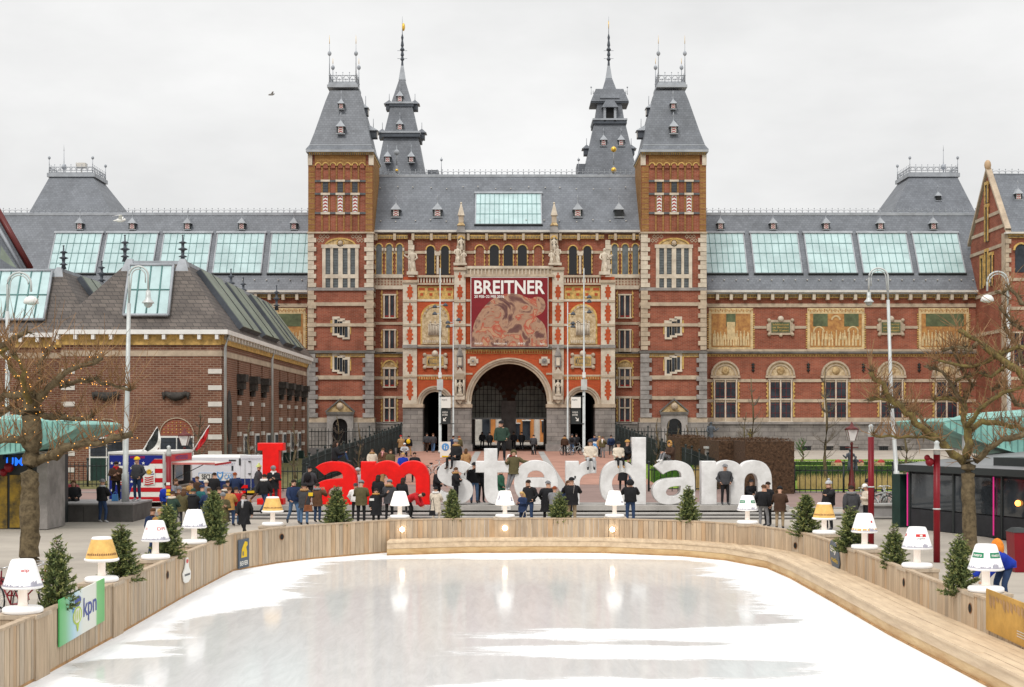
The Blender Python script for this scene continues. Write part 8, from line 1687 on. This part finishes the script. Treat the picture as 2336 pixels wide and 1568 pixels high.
# on the ramp
ramp = [(849, 92, 'cream', 'black', 0, 'walk', 1, 'long:hair_brown', ['furcollar:fur'], 'woman in a pale coat with a fur scarf walking down the ramp'), (874, 94, 'brown', 'black', 10, 'stand', 0, 'short:hair_brown', ['scarf:pink'], 'person with a pink scarf on the ramp'), (891, 91, 'olive', 'black', 20, 'walk', 1, 'long:hair_brown', [], 'person in an olive coat walking down the ramp'),
 (919.5, 86, 'royal', 'charcoal', 5, 'walk', 2, 'short:hair_blond', [], 'woman in a vivid blue coat walking down the ramp'), (946, 86.5, 'black', 'black', 0, 'stand', 1, 'short:hair_dark', [], 'bald man in a black coat next to the blue coated woman'), (866, 77, 'tan', 'black', 175, 'stand', 2, 'short:hair_brown', [], 'person in a tan coat seen through the legs of the red m'),
 (1063, 93, 'tan', 'dkbrown', 175, 'walk', 1, 'long:hair_brown', [], 'woman in a tan coat on the ramp behind the letter s'), (1168, 91, 'white', 'black', 170, 'walk', 0, 'short:hair_dark', ['backpack:maroon'], 'person in a white jacket with a red backpack on the ramp'), (1420, 79, 'dkbrown', 'black', 170, 'stand', 0, 'long:hair_dark', ['skirt:black'], 'person in a dark skirt seen through the bowl of the letter d'), (1433, 79.5, 'black', 'jeans', 175, 'walk', 0, 'short:hair_dark', [], 'person in blue jeans seen through the bowl of the letter d'),
 (915, 125, 'tan', 'dkbrown', -160, 'phone', 1, 'beanie:red', [], 'person in a tan coat and red hat before the left end of the portal'), (932, 124, 'black', 'tan', 175, 'stand', 0, 'short:hair_dark', ['backpack:yellow'], 'person with a yellow backpack by the portal'), (974, 133, 'charcoal', 'dkbrown', 170, 'walk', 0, 'short:hair_dark', [], 'person in charcoal and brown entering the left side arch'), (988, 132, 'charcoal', 'jeans', 175, 'walk', 0, 'short:hair_brown', [], 'person in grey with blue jeans entering the left side arch'),
 (1034, 124, 'navy', 'black', 170, 'stand', 0, 'short:hair_dark', [], 'person in navy right of the left pedestrian sign'), (1047, 123, 'olive', 'black', 165, 'stand', 0, 'short:hair_red', ['furcollar:camel'], 'red haired person with a fur hood right of the left pedestrian sign'), (1117, 139, 'black', 'black', 180, 'walk', 1, 'short:hair_dark', [], 'dark figure walking through the left half of the main arch'), (1190, 142, 'black', 'black', 180, 'walk', 1, 'short:hair_dark', [], 'dark figure deep in the right half of the main arch'), (1172, 144, 'charcoal', 'black', 0, 'walk', 0, 'short:hair_dark', [], 'dark figure by the central pillar of the passage'), (1100, 146, 'charcoal', 'black', 10, 'stand', 0, 'short:hair_dark', [], 'small dark figure at the far left of the main arch'),
 (1217, 127.5, 'charcoal', 'black', 180, 'stand', 0, 'short:hair_dark', [], 'cyclist in dark clothes riding into the main arch'), (1288, 126, 'dkbrown', 'black', 170, 'stand', 0, 'short:hair_dark', ['furcollar:camel'], 'person in brown by the thin right mast'), (1305, 129, 'charcoal', 'jeans', 175, 'walk', 0, 'beanie:charcoal', ['backpack:black'], 'person in blue jeans walking into the right side arch'), (1315, 131, 'black', 'black', 175, 'stand', 0, 'short:hair_dark', [], 'dark figure inside the right side arch'),
 (1356, 127, 'navy', 'black', 20, 'stand', 0, 'short:hair_dark', [], 'person in navy behind the right pedestrian sign'), (1375, 121, 'olive', 'grey', -20, 'call', 0, 'short:hair_brown', ['scarf:white'], 'man in an olive coat with a white scarf right of the portal'), (1394, 126, 'navy', 'charcoal', 175, 'walk', 0, 'short:hair_dark', ['backpack:navy'], 'person in navy walking away at the foot of the right ramp fence'), (1367, 122.5, 'tan', 'black', 60, 'call', 0, 'short:hair_blond', [], 'person raising a hand beside the olive coated man')]
for X_, D, co, pa, fa, po_, L_, ha, ex, lb in ramp: person(X_, D, lb, co, pa, fa, po_, L_, ha, ex, h=1.74)
person(923, 123, 'person sitting on the ground between two standing people by the portal', 'ltgrey', 'dkjeans', 0, 'crouch', 0, 'beanie:white')
# bags and phones that people hold
def bag(x, y, z, w, h, mm, label, strap=.5, name='shoulder_bag'):
    r = thing(name, label, 'bag', (x, y, z)); m = MB(); m.frus((x - w / 2, x + w / 2, y - .06, y + .06), (x - w * .42, x + w * .42, y - .045, y + .045), z, z + h, mm); m.build('pouch', r)
    m = MB(); m.tube([(x - w * .38, y, z + h * .95), (x - w * .1, y, z + h + strap * .8), (x + w * .1, y, z + h + strap), (x + w * .38, y, z + h * .95)], .012, mm, 4); m.build('strap', r)
bag(wx(703, 57.7), 57.7, 1.0, .36, .26, 'c_leather', 'brown leather shoulder bag on the woman in the black coat', .5); bag(wx(986, 59.1), 59.15, .72, .28, .22, 'c_black', 'black handbag hanging from the cream coat', .55); bag(wx(1197, 56.4), 56.45, .5, .3, .25, 'c_cream', 'cream tote bag of the blonde woman', .35, 'tote_bag'); bag(wx(305, 61.4) - .9, 61.7, 1.2, .28, .3, 'logo_lightblue', 'light blue carrier bag on the granite block', .12, 'carrier_bag')
def hand_item(X_, Y_, D, w, h, mm, name, label, cat): m = MB(); m.pb(X_ - w, Y_ - h, X_ + w, Y_ + h, D, .02, mm); m.build(name, label=label, cat=cat)
hand_item(708.5, 1128, 57.5, 5, 4, 'logo_yellow', 'phone', 'yellow cased phone held up by the woman in the black coat', 'phone'); hand_item(848, 1140, 56.9, 5, 2.6, 'white_paint', 'phone', 'white phone held out for a selfie', 'phone')
r = thing('selfie_stick', 'thin selfie stick with phone raised before the letter r', 'selfie stick', P(1306, 1120, 58)); m = MB(); m.tube([P(1308, 1126, 58), P(1312, 1092, 58)], .012, 'chrome', 5); m.build('rod', r); m = MB(); m.pb(1310, 1086, 1314, 1092, 57.98, .02, 'frame_dark'); m.build('phone', r)
